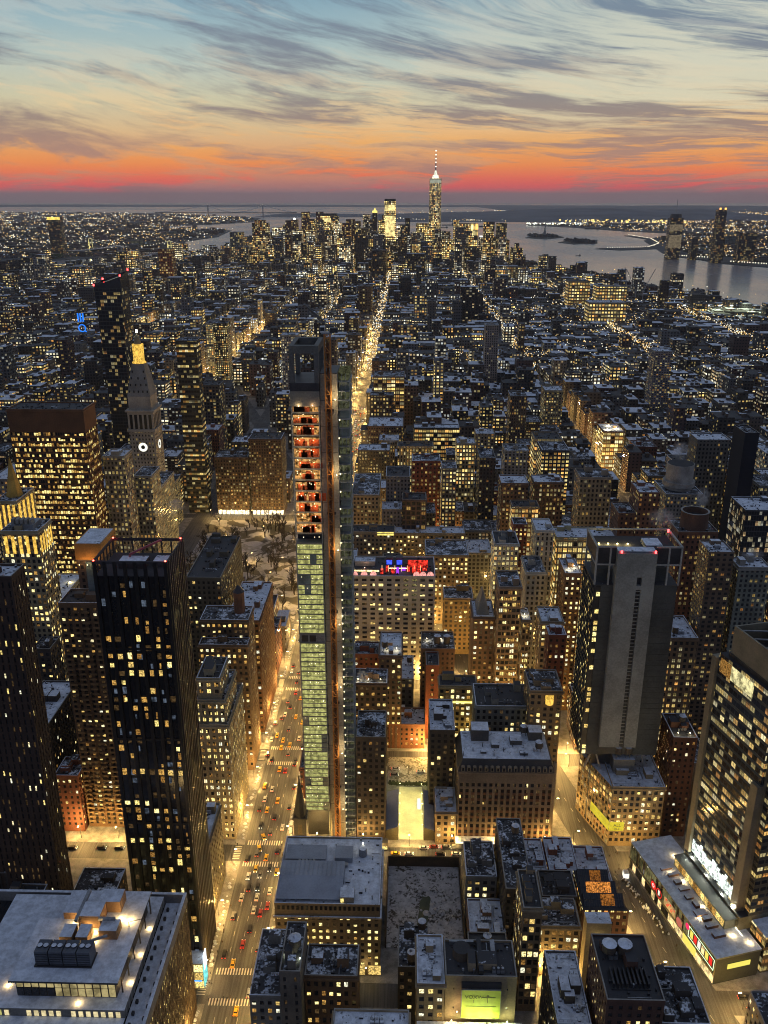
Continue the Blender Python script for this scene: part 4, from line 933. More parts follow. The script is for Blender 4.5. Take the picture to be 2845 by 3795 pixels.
    mb = RB(); mb.bx(20, 58, 20, 40, 22, 131, 0, 1, t=(.05, .06, .065, 1), fac=PAR); part(tw, 'curtain_wall', mb, [M_FAC, M_TAR])
    mb = RB(); mb.bx(58.02, 62, 22.5, 40, 22, 101, 0, 1, t=(.07, .065, .05, 1), fac=((.5, .34, .38, .8), (.3, .5, .5, 0))); part(tw, 'curtain_wall', mb, [M_FAC, M_TAR])
    tanp = plain('tan metal panels', (.19, .165, .115), .55, vary=.3, scale=.5)
    mb = RB(); mb.bx(16.6, 20, 18.6, 24, 22, 128.6, 0); mb.bx(54, 58.4, 18.4, 21.5, 22, 88, 0); mb.bx(56.2, 58.6, 21.5, 25, 22, 99, 0); part(tw, 'corner_pier', mb, [tanp])
    mb = RB(); mb.bx(24, 62, 22.2, 23, 133, 146, 0); mb.bx(24, 24.8, 23.02, 40, 133, 146, 0); mb.bx(24.82, 62, 39.2, 40, 133, 146, 0); mb.bx(61.2, 62, 23.02, 39.18, 133, 146, 0); mb.bx(23.6, 62.3, 21.8, 40.3, 131, 133, 1)
    part(tw, 'crown', mb, [tanp, M_DKSTEEL])
    mb = RB(); mb.bx(24.9, 61.1, 23.1, 39.1, 136, 136.4, 1)
    for i in range(5): a = 27+i*8; p, q = Pt(a, 23.2), Pt(a+5, 39); mb.bar((*p, 145), (*q, 145), .35, 0)
    part(tw, 'roof_truss', mb, [M_STEEL, M_TAR])
    for i in range(9):
        u = 21.5+i*2.6; mb = RB(); mb.bx(u, u+2.3, 19.75, 19.92, 122.6, 129.4, 0); part(tw, 'lounge_window', mb, [glow('lounge light', (.95, .85, .42), .85, .7, .3) if i > 2 else LIT[6]])
    for i in range(18):
        u = 21+i*1.95; mb = RB(); mb.bx(u, u+1.6, 19.6, 19.85, 23+rng.random(), 29+rng.random()*3, 0); part(tw, 'lobby_window', mb, [glow('cold lobby light', (.9, 1, .92), 1.7, .8, .5)])
    for u in (24, 36, 48, 56): floodlight(tw, *Pt(u, 18.2), 22.1, (.95, 1, .75), 4200, .4)
    # the shorter wing to the right
    wg = root('office_building', 'glass corner wing with a lit cafe deck at the right of the shop podium', 'building', (*Pt(66, 34), 0))
    mb = RB(); mb.bx(62.4, 72.6, 24, 44, 0, 20, 0, 1, t=(.16, .12, .06, 1), fac=((.75, .4, .45, .85), (.2, .6, .5, 0))); part(wg, 'wall', mb, [M_FAC, M_SNOWCLEAN])
glass_j()

def pale_hotel():
    rt = bld('hotel_building', 'big pale hotel with a party lit red and blue roof terrace of glowing domes', -35.3, 21.2, 537, 571, 79.8, S_('white', tint=[.46, .41, .33, 1], bay=5.7, split=2, wf=.56, hf=.52, fh=3.62, lit=.26, rc=.75, mix=(0, 1, 4, 2, 0), blank_top=.6, cornice=0), clutter=0, snow=M_SNOWTHIN, par=True)
    pk = glow('pink lit igloo', (1, .42, .36), 1.15, .5, 1.2); rdg = glow('red terrace light', (1, .05, .03), .9, .95, .35)
    for i, x_ in enumerate((-33.5, -27, -20.8, 8.6, 13, 18)):
        mb = MB(); n = 12
        for a in range(4):
            r0, r1 = 2.3*cos(a*pi/8), 2.3*cos((a+1)*pi/8); z0, z1 = 79+2.5*sin(a*pi/8), 79+2.5*sin((a+1)*pi/8)
            mb.cyl(x_, 540, r0, z0, z1, n, 0, r2=max(r1, .02))
        part(rt, 'igloo', mb, [pk])
    rng = random.Random(4)
    for i in range(9):
        x_ = -16+i*3.6; mb = MB(); mb.box(x_, x_+rng.uniform(1.6, 3), 541+rng.uniform(0, 8), 543+rng.uniform(4, 9), 79.0, 79.3+rng.uniform(.4, 2.2), 0); part(rt, 'lit_booth', mb, [rdg if i not in (3, 4) else glow('violet light', (.45, .06, 1), 1)])
    mb = MB(); mb.box(2.5, 16.5, 553, 553.4, 79, 84.5, 0); part(rt, 'red_wall', mb, [rdg])
    for i in range(7):
        x_ = -15+i*4.4; mb = MB(); mb.bar((x_, 546, 79), (x_, 546, 83.5), .16, 0); part(rt, 'neon_mast', mb, [glow('peach neon', (1, .55, .25), 2.2)])
    mb = MB(); mb.box(-35, -17, 545, 545.4, 79.2, 80.2, 0); mb.box(-10, 2, 547, 547.3, 80.6, 81.2, 0); part(rt, 'garland', mb, [glow('warm garland', (1, .78, .35), 2.2, .8, .6)])
    for x_ in (-12.5, -5.5):
        mb = MB(); mb.box(x_, x_+4.6, 557, 562, 79, 84.6, 1); mb.box(x_+.4, x_+4.2, 556.8, 556.98, 79.6, 82.8, 0); part(rt, 'blue_pavilion', mb, [glow('blue light', (.05, .10, 1), 1.5, .5, .7), M_DKSTEEL])
    mb = MB(); mb.box(-34, -20, 555, 562, 79, 82.5, 0, 1); part(rt, 'bulkhead', mb, [M_STEEL, M_SNOWFULL])
    for x_, c in ((-27, (1, .5, .3)), (-8, (1, .15, .2)), (-2, (.4, .2, 1)), (8, (1, .08, .05)), (14, (1, .1, .05))): floodlight(rt, x_, 549, 80.2, c, 260, .2)
pale_hotel()

def black_tower():
    rt = root('apartment_tower', 'black glass apartment tower with dark fins and red beacons on its open roof', 'tower', (-98, 297, 0)); taken(-113, -84, 286, 324)
    X0, X1, Y0, Y1 = -113, -85.6, 287, 310; zt = 196
    mb = MB(); mb.box(X0+.4, X1-.4, Y0+.4, Y1, 0, 190, 0); part(rt, 'body', mb, [plain('black curtain wall', (.012, .013, .016), .16, vary=.2)])
    mb = MB()
    for i in range(8): x_ = X0+i*(X1-X0-1.4)/7; mb.box(x_, x_+1.3, Y0-.25, Y0+.38, 0, 196, 0)
    for i in range(10): y_ = Y0+1.4+i*2.4; mb.box(X1-.38, X1+.3, y_, y_+.55, 0, 196, 1)
    for z in (40, 80, 120, 160): mb.box(X0, X1-.4, Y0-.1, Y0+.36, z, z+.9, 0)
    part(rt, 'fin', mb, [plain('black fin metal', (.008, .008, .009), .4), plain('pale fin metal', (.07, .06, .055), .35)])  # side fins painted paler to imitate light reflected off them
    rng = random.Random(21); cnt = 0
    bl = glow('painted blue grey sky reflection', (.35, .45, .62), .22, .8, .4)  # faint emission that paints the sky's reflection in the glass
    for f in range(50):
        z = 3+f*3.72
        dens = .62 if f < 6 else (.55 if f < 10 else .42)
        dens *= rng.choice((.2, .6, 1.5))
        for i in range(7):
            x_ = X0+1.35+i*(X1-X0-1.4)/7
            if rng.random() < dens and cnt < 100:
                mb = MB(); mb.box(x_+rng.uniform(0, .8), x_+2.55-rng.uniform(0, .8), Y0+.2, Y0+.36, z+rng.uniform(.3, .9), z+rng.uniform(2.2, 3.3), 0)
                part(rt, 'window', mb, [rng.choice((LIT[0], LIT[2], LIT[3], LIT[6], M_DIM, M_DIM, bl, LIT[1]))]); cnt += 1
    mb = MB()
    for f in range(50):
        for i in range(9):
            if rng.random() < .42:
                y_ = Y0+1.95+i*2.4; z = 3+f*3.72; mb.box(X1-.36, X1-.2, y_+.3, y_+.3+rng.uniform(.5, 1.2), z, z+rng.uniform(1.5, 3), rng.choice((0, 2, 1, 6, 4, 8)))
    for f in range(50):      # fainter rooms, and sky glints painted as glowing panes
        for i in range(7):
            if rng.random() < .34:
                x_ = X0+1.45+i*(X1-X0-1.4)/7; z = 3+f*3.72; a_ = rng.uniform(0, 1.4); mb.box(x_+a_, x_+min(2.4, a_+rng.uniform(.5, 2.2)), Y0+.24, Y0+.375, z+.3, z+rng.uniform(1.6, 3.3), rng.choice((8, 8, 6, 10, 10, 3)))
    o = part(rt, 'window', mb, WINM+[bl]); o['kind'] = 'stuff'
    mb = MB(); T = (.05, .045, .05, 1)
    for (a, b, c, d) in ((X0, X1, Y0-.2, Y0+.3), (X0, X1, Y1-.4, Y1), (X0, X0+.4, Y0+.3, Y1-.4), (X1-.4, X1, Y0+.3, Y1-.4)): mb.box(a, b, c, d, 195.2, 196.3, 0, t=T)
    for i in range(8): x_ = X0+i*(X1-X0-1)/7; mb.box(x_, x_+.5, Y1-.4, Y1, 190, 195.2, 0, t=T)
    for i in range(7): y_ = Y0+1+i*3.5; mb.box(X0, X0+.4, y_, y_+.5, 190, 195.2, 0, t=T)
    mb.box(X0+.5, X1-.5, Y0+.5, Y1-.5, 190.02, 190.3, 0, 1, t=T); mb.box(-106, -96, 294, 300, 190.3, 193, 0, 2, t=T); mb.box(-94, -89, 296, 303, 190.3, 192, 0, 2, t=T)
    part(rt, 'roof', mb, [M_TINT, M_TAR, M_SNOWFULL])
    for x_, y_ in ((X0+.6, Y0), (X1-.6, Y0), (X0+.6, Y1-.6), (X1-.6, Y1-.6)): floodlight(rt, x_, y_, 196.3, (1, .06, .06), 170, .3)
    mb = MB(); mb.bar((-103, 299, 194), (-92, 304, 198), .5, 0); mb.bar((-103, 299, 192), (-103, 299, 194), .5, 0); part(rt, 'cleaning_rig', mb, [plain('red rig paint', (.4, .08, .09), .5)])
    gl = root('shop_building', 'glass cube shop with cyan light at the foot of the black tower', 'shop', (-92, 289, 0))
    mb = MB(); mb.box(-96, -84.2, 279.5, 286.4, 0, 14, 0, 1); part(gl, 'body', mb, [plain('shop cladding', (.2, .17, .12), .4), M_SNOWFULL])
    for i in range(3):
        for j in range(3): mb = MB(); mb.box(-95.6+i*3.9, -92+i*3.9, 279.3, 279.45, .6+j*4.5, 4.4+j*4.5, 0); part(gl, 'window', mb, [LIT[(0, 2, 1)[j]]])
        mb = MB(); mb.box(-84.15, -84, 280+i*2.1, 281.8+i*2.1, .5, 13, 0); part(gl, 'window', mb, [glow('cyan screen', (.25, .9, .85), 1.1, .4)])
    mb = MB(); mb.box(-95.5, -85, 279.2, 279.28, 4.4, 5.1, 0); part(gl, 'sign', mb, [glow('blue sign', (.05, .35, 1), 1.6)])
    mb = MB(); mb.box(-84.1, -83.7, 281, 285, 9, 17, 0); part(gl, 'screen', mb, [glow('white blue screen', (.85, .95, 1), 2.2)])
black_tower()

def penthouse():
    rt = root('office_building', 'near white roofed office with boxed penthouse machinery glowing amber in the snow', 'building', (-112, 235, 0)); taken(-160, -84, 190, 271)
    T = [.15, .13, .11, 1]; rng = random.Random(2)
    X1 = -85.2
    # the avenue side is a long lattice of tall narrow lights
    st = S_('tan', tint=[.11, .075, .045, 1], bay=2.1, fh=3.7, wf=.42, hf=.66, lit=.5, rc=0, mix=(0, 1, 4, 1), blank_top=1.4, cornice=0)
    geo_walls(rt, -160, X1, 196, 270, 0, 57.4, st, rng, 'NEWS')
    mb = MB(); mb.box(-93.2, X1-.45, 196, 269.5, 56.45, 56.7, 0, bottom=False); part(rt, 'roof', mb, [M_SNOWCLEAN])
    mb = MB()
    mb.box(X1-.9, X1+.3, 195, 270.4, 56.4, 61, 0, 1, t=[.2, .19, .18, 1]); mb.box(-160, X1-.9, 269.2, 270.4, 56.4, 61, 0, 1, t=[.2, .19, .18, 1])
    part(rt, 'parapet', mb, [M_TINT, M_SNOWCLEAN])
    mb = MB(); mb.box(-152, -93.4, 217, 268, 57.42, 61, 0, 1, t=[.2, .19, .17, 1])
    for i in range(17): mb.box(-93.42, -93.2, 218+i*3, 218.7+i*3, 57.4, 60.8, 0, t=[.3, .29, .27, 1])
    part(rt, 'terrace', mb, [M_TINT, M_SNOWCLEAN])
    for i in range(22):
        x_ = -150+i*2.55
        if i in (7, 8, 14): continue
        mb = MB(); mb.box(x_, x_+1.5, 216.86, 216.98, 57.9, 60.2, 0); part(rt, 'window', mb, [M_GREENROOM if i < 6 else glow('soft cream window', (1, .84, .46), .8, .3)])
    mb = MB(); mb.box(-160, -93.5, 205, 216.9, 57.42, 57.7, 0); part(rt, 'lower_roof', mb, [M_SNOWCLEAN])
    # glazed penthouse under an overhanging snow roof
    mb = MB(); mb.box(-132, -97.5, 222, 246, 61, 69.2, 0); mb.box(-125, -97.5, 246.02, 260, 61, 69.2, 0); part(rt, 'penthouse', mb, [plain('penthouse cladding', (.05, .045, .04), .5)])
    for i in range(13):
        for j in range(2):
            x_ = -131.6+i*2.65; mb = MB(); mb.box(x_, x_+2.1, 221.75, 221.95, 61.5+j*3.8, 64.8+j*3.8, 0)
            part(rt, 'penthouse_window', mb, [glow('penthouse glow', (.95, .78, .36), .38, .5, .2) if i > 4 or j else M_DARKGLASS])
    mb = MB(); mb.box(-133.2, -95.6, 219.8, 247.4, 69.22, 70, 0, 1); mb.box(-126, -95.6, 247.42, 261.2, 69.22, 70, 0, 1)
    part(rt, 'penthouse_roof', mb, [M_DKSTEEL, M_SNOWCLEAN])
    mb = MB()
    for y_ in (224, 231, 238, 245, 252, 259): mb.box(-96.3, -95.9, y_, y_+.4, 61, 69.2, 0)
    part(rt, 'column', mb, [M_DKSTEEL])
    mb = MB()
    for i in range(4):
        a = -126+i*4.9; mb.box(a, a+4.5, 226, 231.5, 70.6, 76.4, 0)
        for q in range(5): mb.box(a+.1, a+4.4, 225.9, 225.98, 71+q*1.05, 71.3+q*1.05, 1)
        for q in range(2): mb.cyl(a+1.2+q*2.1, 228.7, .9, 76.4, 76.9, 10, 1, 2)
    mb.box(-126.5, -106.5, 225.5, 232, 70.05, 70.55, 1)
    part(rt, 'chiller', mb, [plain('chiller casing', (.09, .10, .12), .5), M_DKSTEEL, M_SNOWCLEAN])
    mb = MB(); T2 = [.22, .13, .07, 1]
    for (a, b, c, d, z) in ((-121, -116.5, 235, 241, 74), (-115.2, -111, 235, 241, 74), (-117, -109, 243, 250, 75.5), (-108, -101.5, 238, 243.5, 74), (-112, -104, 250.5, 257, 75), (-124, -118.5, 247, 251, 73)):
        mb.box(a, b, c, d, 70.05, z, 0, 1, t=T2)
    mb.bar((-117, 241, 75), (-117, 256, 75), .8, 2); mb.bar((-109, 242, 75.5), (-103, 242, 75.5), .7, 2); mb.bar((-110, 233, 74), (-104, 236, 74), .5, 2)
    part(rt, 'machine_room', mb, [M_TINT, M_SNOWCLEAN, M_STEEL])
    for x_, y_, p in ((-113.2, 242, 900), (-119.5, 244.6, 800), (-109.2, 236.5, 500), (-99.6, 246.5, 1500), (-103, 247.6, 800), (-110.4, 241, 500), (-122, 233.6, 500)): floodlight(rt, x_, y_, 70.6, (1, .64, .22), p, .25)
    for x_, y_ in ((-94.6, 228), (-94.6, 240), (-94.6, 252), (-137, 226), (-110, 219.4)): floodlight(rt, x_, y_, 61.2, (1, .64, .24), 480, .25)
    for i in range(12):
        mb = MB(); mb.box(-87.6, -86.7, 212+i*4.6, 213.1+i*4.6, 56.72, 57.9, 0); mb.box(-91.9, -91, 214+i*4.6, 215.1+i*4.6, 56.72, 57.9, 0); part(rt, 'vent', mb, [M_DKSTEEL])
    mb = MB(); mb.bar((-99, 244, 72.2), (-93.5, 246, 72.2), .12, 0); mb.bar((-99, 244, 70), (-99, 244, 72.2), .2, 0); part(rt, 'davit', mb, [M_DKSTEEL])
penthouse()

def stone_block():
    st = S_('tan', tint=[.19, .145, .09, 1], bay=2.9, fh=3.55, wf=.46, hf=.52, lit=.42, rc=.75, mix=(0, 1, 4, 2, 3), blank_top=5.2, cornice=0)
    rt = bld('office_building', 'wide brown stone office block with blue snow metal roofs at the avenue corner', -53.6, -9, 288, 329, 39.6, st, clutter=0, snow=M_SNOWCLEAN)
    mb = MB()
    for i in range(22):
        x_ = -52.4+i*2; mb.box(x_, x_+1.1, 287.82, 287.94, 36.2, 38.2, 0)
    part(rt, 'attic_window', mb, [M_DARKGLASS])
    mb = MB(); mb.box(-54.4, -8.2, 287.2, 287.9, 32.2, 33.0, 0, 1, t=[.3, .26, .2, 1]); mb.box(-8.9, -8.2, 287.95, 329, 32.2, 33.0, 0, 1, t=[.3, .26, .2, 1]); part(rt, 'cornice', mb, [M_TINT, M_SNOWFULL])
    mt = plain('blue grey standing seam roof', (.30, .33, .39), .5, vary=.2)
    mb = MB(); mb.poly([(-53, 289.5, 40.4), (-25, 289.5, 40.4), (-25, 300, 43.4), (-53, 300, 43.4)]); mb.box(-53, -25, 300, 309, 39, 43.4, 0, 0); mb.poly([(-53, 289.5, 38.8), (-53, 289.5, 40.4), (-53, 300, 43.4), (-53, 300, 38.8)])
    mb.box(-52, -34, 312, 321, 39, 41.6, 0, 0); mb.box(-30, -22, 313, 321, 39, 41.4, 0, 0)
    for i in range(14): mb.box(-52.6+i*2, -52.5+i*2, 300, 309, 43.4, 43.6, 0)
    part(rt, 'metal_roof', mb, [mt])
    mb = MB(); mb.box(-26, -20, 289.2, 296, 38.8, 42, 0, 1); part(rt, 'bulkhead', mb, [M_CONC, M_SNOWFULL])
    mb = MB(); mb.box(-25.6, -24.3, 289, 289.15, 39.4, 41.4, 0); part(rt, 'window', mb, [LIT[0]])
    mb = MB(); mb.box(-52, -36, 309.4, 312.6, 39, 40.8, 0); mb.box(-34, -24, 310, 312, 39, 40.2, 1)
    for i in range(5): mb.box(-46+i*1.6, -45+i*1.6, 309.6, 312.4, 40.8, 41.5, 1)
    part(rt, 'air_conditioner', mb, [M_DKSTEEL, M_STEEL])
    mb = MB(); mb.cyl(-17.5, 318, 1.9, 39, 43, 14, 0, 1); part(rt, 'flue', mb, [M_STEEL, M_SNOWFULL]); floodlight(rt, -17.6, 320.6, 43, (1, .9, .65), 160, .3)
    mb = MB()
    for i in range(3): mb.box(-22+i*5, -12+i*.8, 288+.001+i*0, 287.95, 1, 5, 0)
    for x_ in (-19, -12): mb = MB(); mb.box(x_-2, x_+3.4, 287.6, 287.8, 1, 6, 0); part(rt, 'entrance', mb, [LIT[2]])
    floodlight(rt, -15, 285.5, 7, (1, .75, .35), 500, .3)
stone_block()

def brick_hotel():
    st = S_('tan', tint=[.20, .15, .105, 1], bay=3.05, split=2, fh=3.65, wf=.56, hf=.60, lit=.05, rc=0, accent=[.13, .06, .035, 1], blank_top=6.5)
    rt = bld('hotel_building', 'ornate brick and stone hotel with dark mansard roof under bright snow', 28.8, 77, 371, 399, 47, st, clutter=0, snow=M_SNOWFULL, par=False)
    sl = plain('slate mansard', (.045, .043, .045), .7, vary=.3)
    mb = MB(); a, b, c, d = 28.4, 77.4, 370.6, 399.4; z0, z1, e = 46.2, 52.4, 2.4
    for q in (((a, c), (b, c), (b-e, c+e), (a+e, c+e)), ((b, c), (b, d), (b-e, d-e), (b-e, c+e)), ((b, d), (a, d), (a+e, d-e), (b-e, d-e)), ((a, d), (a, c), (a+e, c+e), (a+e, d-e))):
        mb.quad((*q[0], z0), (*q[1], z0), (*q[2], z1), (*q[3], z1), 0)
    part(rt, 'mansard', mb, [sl])
    mb = MB(); mb.box(a+e, b-e, c+e, d-e, z1-.5, z1, 0); part(rt, 'upper_roof', mb, [M_SNOWFULL])
    rng = random.Random(8)
    for i in range(16):
        x_ = 30+i*2.95; mb = MB(); mb.box(x_, x_+1.7, 370.3, 372.2, 46.3, 49, 0, t=[.24, .19, .13, 1]); mb.cyl(x_+.85, 371.2, .95, 49, 49.6, 8, 0, r2=.2, t=[.24, .19, .13, 1]); mb.box(x_+.4, x_+1.3, 370.22, 370.28, 46.7, 48.5, 1)
        part(rt, 'dormer', mb, [M_TINT, M_DARKGLASS])
    for (x0, x1, y0, y1, z) in ((36, 45, 388, 396, 59), (46, 50, 382, 386, 54.5), (56, 62, 385, 391, 55), (66, 73, 389, 396, 57.5), (40, 43, 377, 379, 53.6), (60, 64, 376, 378.5, 53.8)):
        mb = MB(); mb.box(x0, x1, y0, y1, 52.41, z, 0, 1, t=[.10, .09, .08, 1]); part(rt, 'bulkhead', mb, [M_TINT, M_SNOWFULL])
    for x_, y_ in ((70, 380), (64, 394)): water_tank(rt, x_, y_, 52.3, 1.9, 3.2)
    mb = MB()
    for i in range(9): mb.box(31+i*5.2, 31.25+i*5.2, 375+(i % 3)*4, 376.5+(i % 3)*4, 52.42, 54, 0)
    part(rt, 'railing', mb, [M_DKSTEEL])
    mb = MB(); mb.bar((77.3, 371.3, 3), (77.3, 371.3, 52), .9, 0, 8); part(rt, 'corner_turret', mb, [plain('hotel stone', (.24, .18, .12), .8)])
    mb = MB(); mb.box(28, 55, 366.2, 370.9, 5.2, 5.7, 0, 1); part(rt, 'canopy', mb, [M_CONC, M_SNOWFULL])
    mb = MB(); mb.box(28, 55, 366, 366.18, 5.0, 5.9, 0); part(rt, 'canopy_light', mb, [glow('canopy light strip', (1, .9, .6), 2.2)])
brick_hotel()

def billboard_building():
    st = S_('grey', tint=[.30, .24, .15, 1], lit=0, wf=.0, bay=5, fh=9)
    rt = bld('loft_building', 'roofless looking loft with a floodlit yellow green billboard on its front wall', 16.1, 41.5, 235.3, 251.5, 59.5, S_('dark', tint=[.28, .21, .13, 1], lit=0, wf=.06, hf=.1, fh=9, bay=6, cornice=0), clutter=0, snow=M_SNOWTHIN)
    mb = MB(); mb.cyl(22.2, 245, 3.3, 58.7, 62.4, 22, 0, 1, r2=3.1); part(rt, 'water_tank', mb, [M_WOOD, M_DKSTEEL])
    mb = MB(); mb.box(28, 29.6, 236, 251, 58.7, 61, 0); mb.box(33, 34.6, 243, 250.6, 58.7, 60.6, 1); mb.box(18, 27, 249.6, 250.4, 58.7, 60.3, 1); part(rt, 'bulkhead', mb, [M_DKSTEEL, M_STEEL])
    bb = root('billboard', 'yellow green floodlit billboard with faded grey lettering on the loft wall', 'billboard', (28.9, 234, 40))
    m, k = newmat('billboard face'); g = k.n('ShaderNodeNewGeometry').outputs['Position']
    n1 = k.noise(g, .5, 4); f = k.remap(n1, .3, .7, .85, 1.1)
    finish(k, bsdf(k, k.mix(1.0, (.48, .62, .07, 1), k.comb(f, f, f), 'MULTIPLY'), .6))
    mb = MB(); mb.box(22, 35.8, 233.6, 233.95, 41.4, 54.6, 0); part(bb, 'board', mb, [m])
    mb = MB()
    for (a, b, c, d) in ((21.8, 22, 41.2, 54.8), (35.8, 36, 41.2, 54.8), (21.8, 36, 54.6, 54.8), (21.8, 36, 41.2, 41.4)): mb.box(a, b, 233.5, 234.05, c, d, 0)
    for x_ in (24, 29, 34): mb.box(x_, x_+.3, 233.96, 235.2, 42, 54, 0)
    mb.box(21.8, 36, 234.1, 235.2, 54.9, 57, 1); part(bb, 'frame', mb, [M_STEEL, M_DKSTEEL])
    text_part(bb, 'lettering', 'VOXW', 2.1, (26.4, 233.56, 51.3), (R(90), 0, 0), plain('grey lettering', (.12, .15, .05)))
    mb = MB(); mb.box(29.4, 34, 233.52, 233.58, 51.1, 51.5, 0); mb.box(30.8, 31.7, 233.52, 233.58, 51.5, 52.3, 0); mb.box(31.1, 31.3, 233.52, 233.58, 48.8, 51.1, 0); mb.box(26.2, 26.4, 233.52, 233.58, 48.8, 50, 0); mb.box(23.5, 34.4, 233.52, 233.56, 47, 47.12, 0)
    part(bb, 'drawing', mb, [plain('grey lettering', (.12, .15, .05))])
    for x_ in (25, 29, 32.6): floodlight(bb, x_, 230.6, 40.2, (.95, 1, .35), 2600, .28)
    floodlight(rt, 20.3, 232, 46, (1, .72, .34), 800, .2); floodlight(rt, 18.5, 232.6, 41, (1, .72, .34), 800, .2); floodlight(rt, 38.5, 232.6, 41, (.8, .9, .4), 600, .2)
    mb = MB(); mb.box(6, 44, 226, 233.4, 38.8, 39.6, 0, 1, t=[.2, .17, .13, 1]); part(rt, 'lower_roof', mb, [M_TINT, M_SNOWFULL])
    mb = MB(); mb.box(6.2, 43.8, 226.2, 233.2, 0, 38.8, 0, t=[.12, .10, .08, 1]); part(rt, 'lower_wall', mb, [M_TINT])
billboard_building()
# ---------------------------------------------------------------- clock tower and other crowned towers
GOLD = glow('golden crown glow', (1, .60, .10), 1.05, .5, .5)  # lantern floodlighting painted in as emission; lit arches and windows share it
def clock_tower():
    rt = root('clock_tower', 'pale stone clock tower with white lit dials and a golden lantern under its pyramid roof', 'tower', (-249, 804, 0)); taken(-264, -234, 788, 822)
    T = (.34, .30, .245, 1); x0, x1, y0, y1 = -260.5, -236.5, 791, 817
    pr = ((.30, .30, .38, .42), (.2, .5, .5, 0))
    mb = MB(); mb.prism(rect(x0, x1, y0, y1), 0, 112, 0, 1, T, *pr, uv=True); part(rt, 'shaft', mb, [M_FAC, M_CONC])
    mb = MB(); mb.box(x0-1.3, x1+1.3, y0-1.3, y1+1.3, 112, 114.4, 0, t=T); mb.box(x0+.4, x1-.4, y0+.4, y1-.4, 114.4, 128.5, 1)
    for i in range(6):
        x_ = x0+i*(x1-x0-1.6)/5; mb.box(x_, x_+1.6, y0-.1, y0+.39, 114.4, 128.5, 0, t=T)
        y_ = y0+.4+i*(y1-y0-2.4)/5; mb.box(x1-.39, x1+.1, y_, y_+1.6, 114.4, 128.5, 0, t=T)
    mb.box(x0-.2, x1+.2, y0-.2, y1+.2, 128.5, 131, 0, t=T); mb.box(x0-1.6, x1+1.6, y0-1.6, y1+1.6, 131, 132.6, 0, t=T); mb.box(x0+1.5, x1-1.5, y0+1.5, y1-1.5, 132.6, 145.4, 0, t=T)
    part(rt, 'loggia', mb, [M_TINT, M_DARKGLASS])
    mb = MB(); a, b = (x0+1.2, x1-1.2), (y0+1.2, y1-1.2); cx, cyy = (x0+x1)/2, (y0+y1)/2; r = 5.6
    L = [(a[0], b[0]), (a[1], b[0]), (a[1], b[1]), (a[0], b[1])]; U = [(cx-r, cyy-r), (cx+r, cyy-r), (cx+r, cyy+r), (cx-r, cyy+r)]
    for i in range(4):
        j = (i+1) % 4; mb.quad((*L[i], 145.4), (*L[j], 145.4), (*U[j], 175), (*U[i], 175), 0, t=(.22, .21, .19, 1))
    for q in range(4):
        for i in range(5-q):
            z = 149+q*6; f = (z-145.4)/29.6; hw = 10.8*(1-f)+5.6*f; xx = cx-hw+1.8+i*(2*hw-3.6)/max(1, 4-q); yy = cyy-(11.8*(1-f)+5.6*f)
            mb.box(xx-.5, xx+.5, yy-.5, yy+1, z, z+2, 1)
    part(rt, 'pyramid_roof', mb, [M_TINT, M_DARKGLASS])
    mb = MB(); mb.cyl(cx, cyy, 6.6, 175, 176, 8, 0); mb.cyl(cx, cyy, 3.3, 176, 191, 8, 0); mb.cyl(cx, cyy, 5.4, 191, 192.4, 8, 0)
    for i in range(8): 
        x_, y_ = cx+4.6*cos(i*pi/4+.4), cyy+4.6*sin(i*pi/4+.4); mb.bar((x_, y_, 176), (x_, y_, 191), .5, 0)
    part(rt, 'lantern', mb, [GOLD])
    mb = MB(); mb.cyl(cx, cyy, 3.6, 192.4, 199, 10, 0, r2=2.2); mb.cyl(cx, cyy, 2.2, 199, 202, 10, 0, r2=.0); part(rt, 'cupola', mb, [plain('aged gilt copper', (.20, .17, .10), .5)])
    mb = MB(); mb.cyl(cx, cyy, .9, 203, 205.4, 10, 0); part(rt, 'beacon', mb, [glow('white beacon', (1, .95, .8), 12)])
    lens = glow('clock dial light', (1, .98, .84), 1.25)
    def dial(c, ex, n):
        mb = MB(); c = Vector(c); ex = Vector(ex); uz = Vector((0, 0, 1)); n = Vector(n)
        for r0, r1, m_, off in ((3.2, 4.3, 0, .25), (0, 1.9, 2, .3), (1.9, 3.2, 0, .2)):
            for i in range(32):
                a, b = 2*pi*i/32, 2*pi*(i+1)/32
                q = [tuple(c+n*off+ex*(rr*cos(t_))+uz*(rr*sin(t_))) for rr, t_ in ((r0, a), (r1, a), (r1, b), (r0, b))]
                if r0 == 0: mb.poly(q[1:], m_) if False else mb.poly([q[0], q[1], q[2]], m_)
                else: mb.quad(*q, m_)
        o = part(rt, 'clock_face', mb, [lens, M_CONC, M_DKSTEEL])
        mb = MB(); p = c+n*.42; mb.bar(tuple(p), tuple(p+uz*2.6+ex*.9), .16, 0); mb.bar(tuple(p), tuple(p-uz*1.2+ex*1.4), .2, 0)
        h = part(o, 'clock_hand', mb, [M_DKSTEEL])
    dial((-248.6, y0, 97), (1, 0, 0), (0, -1, 0)); dial((x1, 804, 97), (0, 1, 0), (1, 0, 0))
clock_tower()
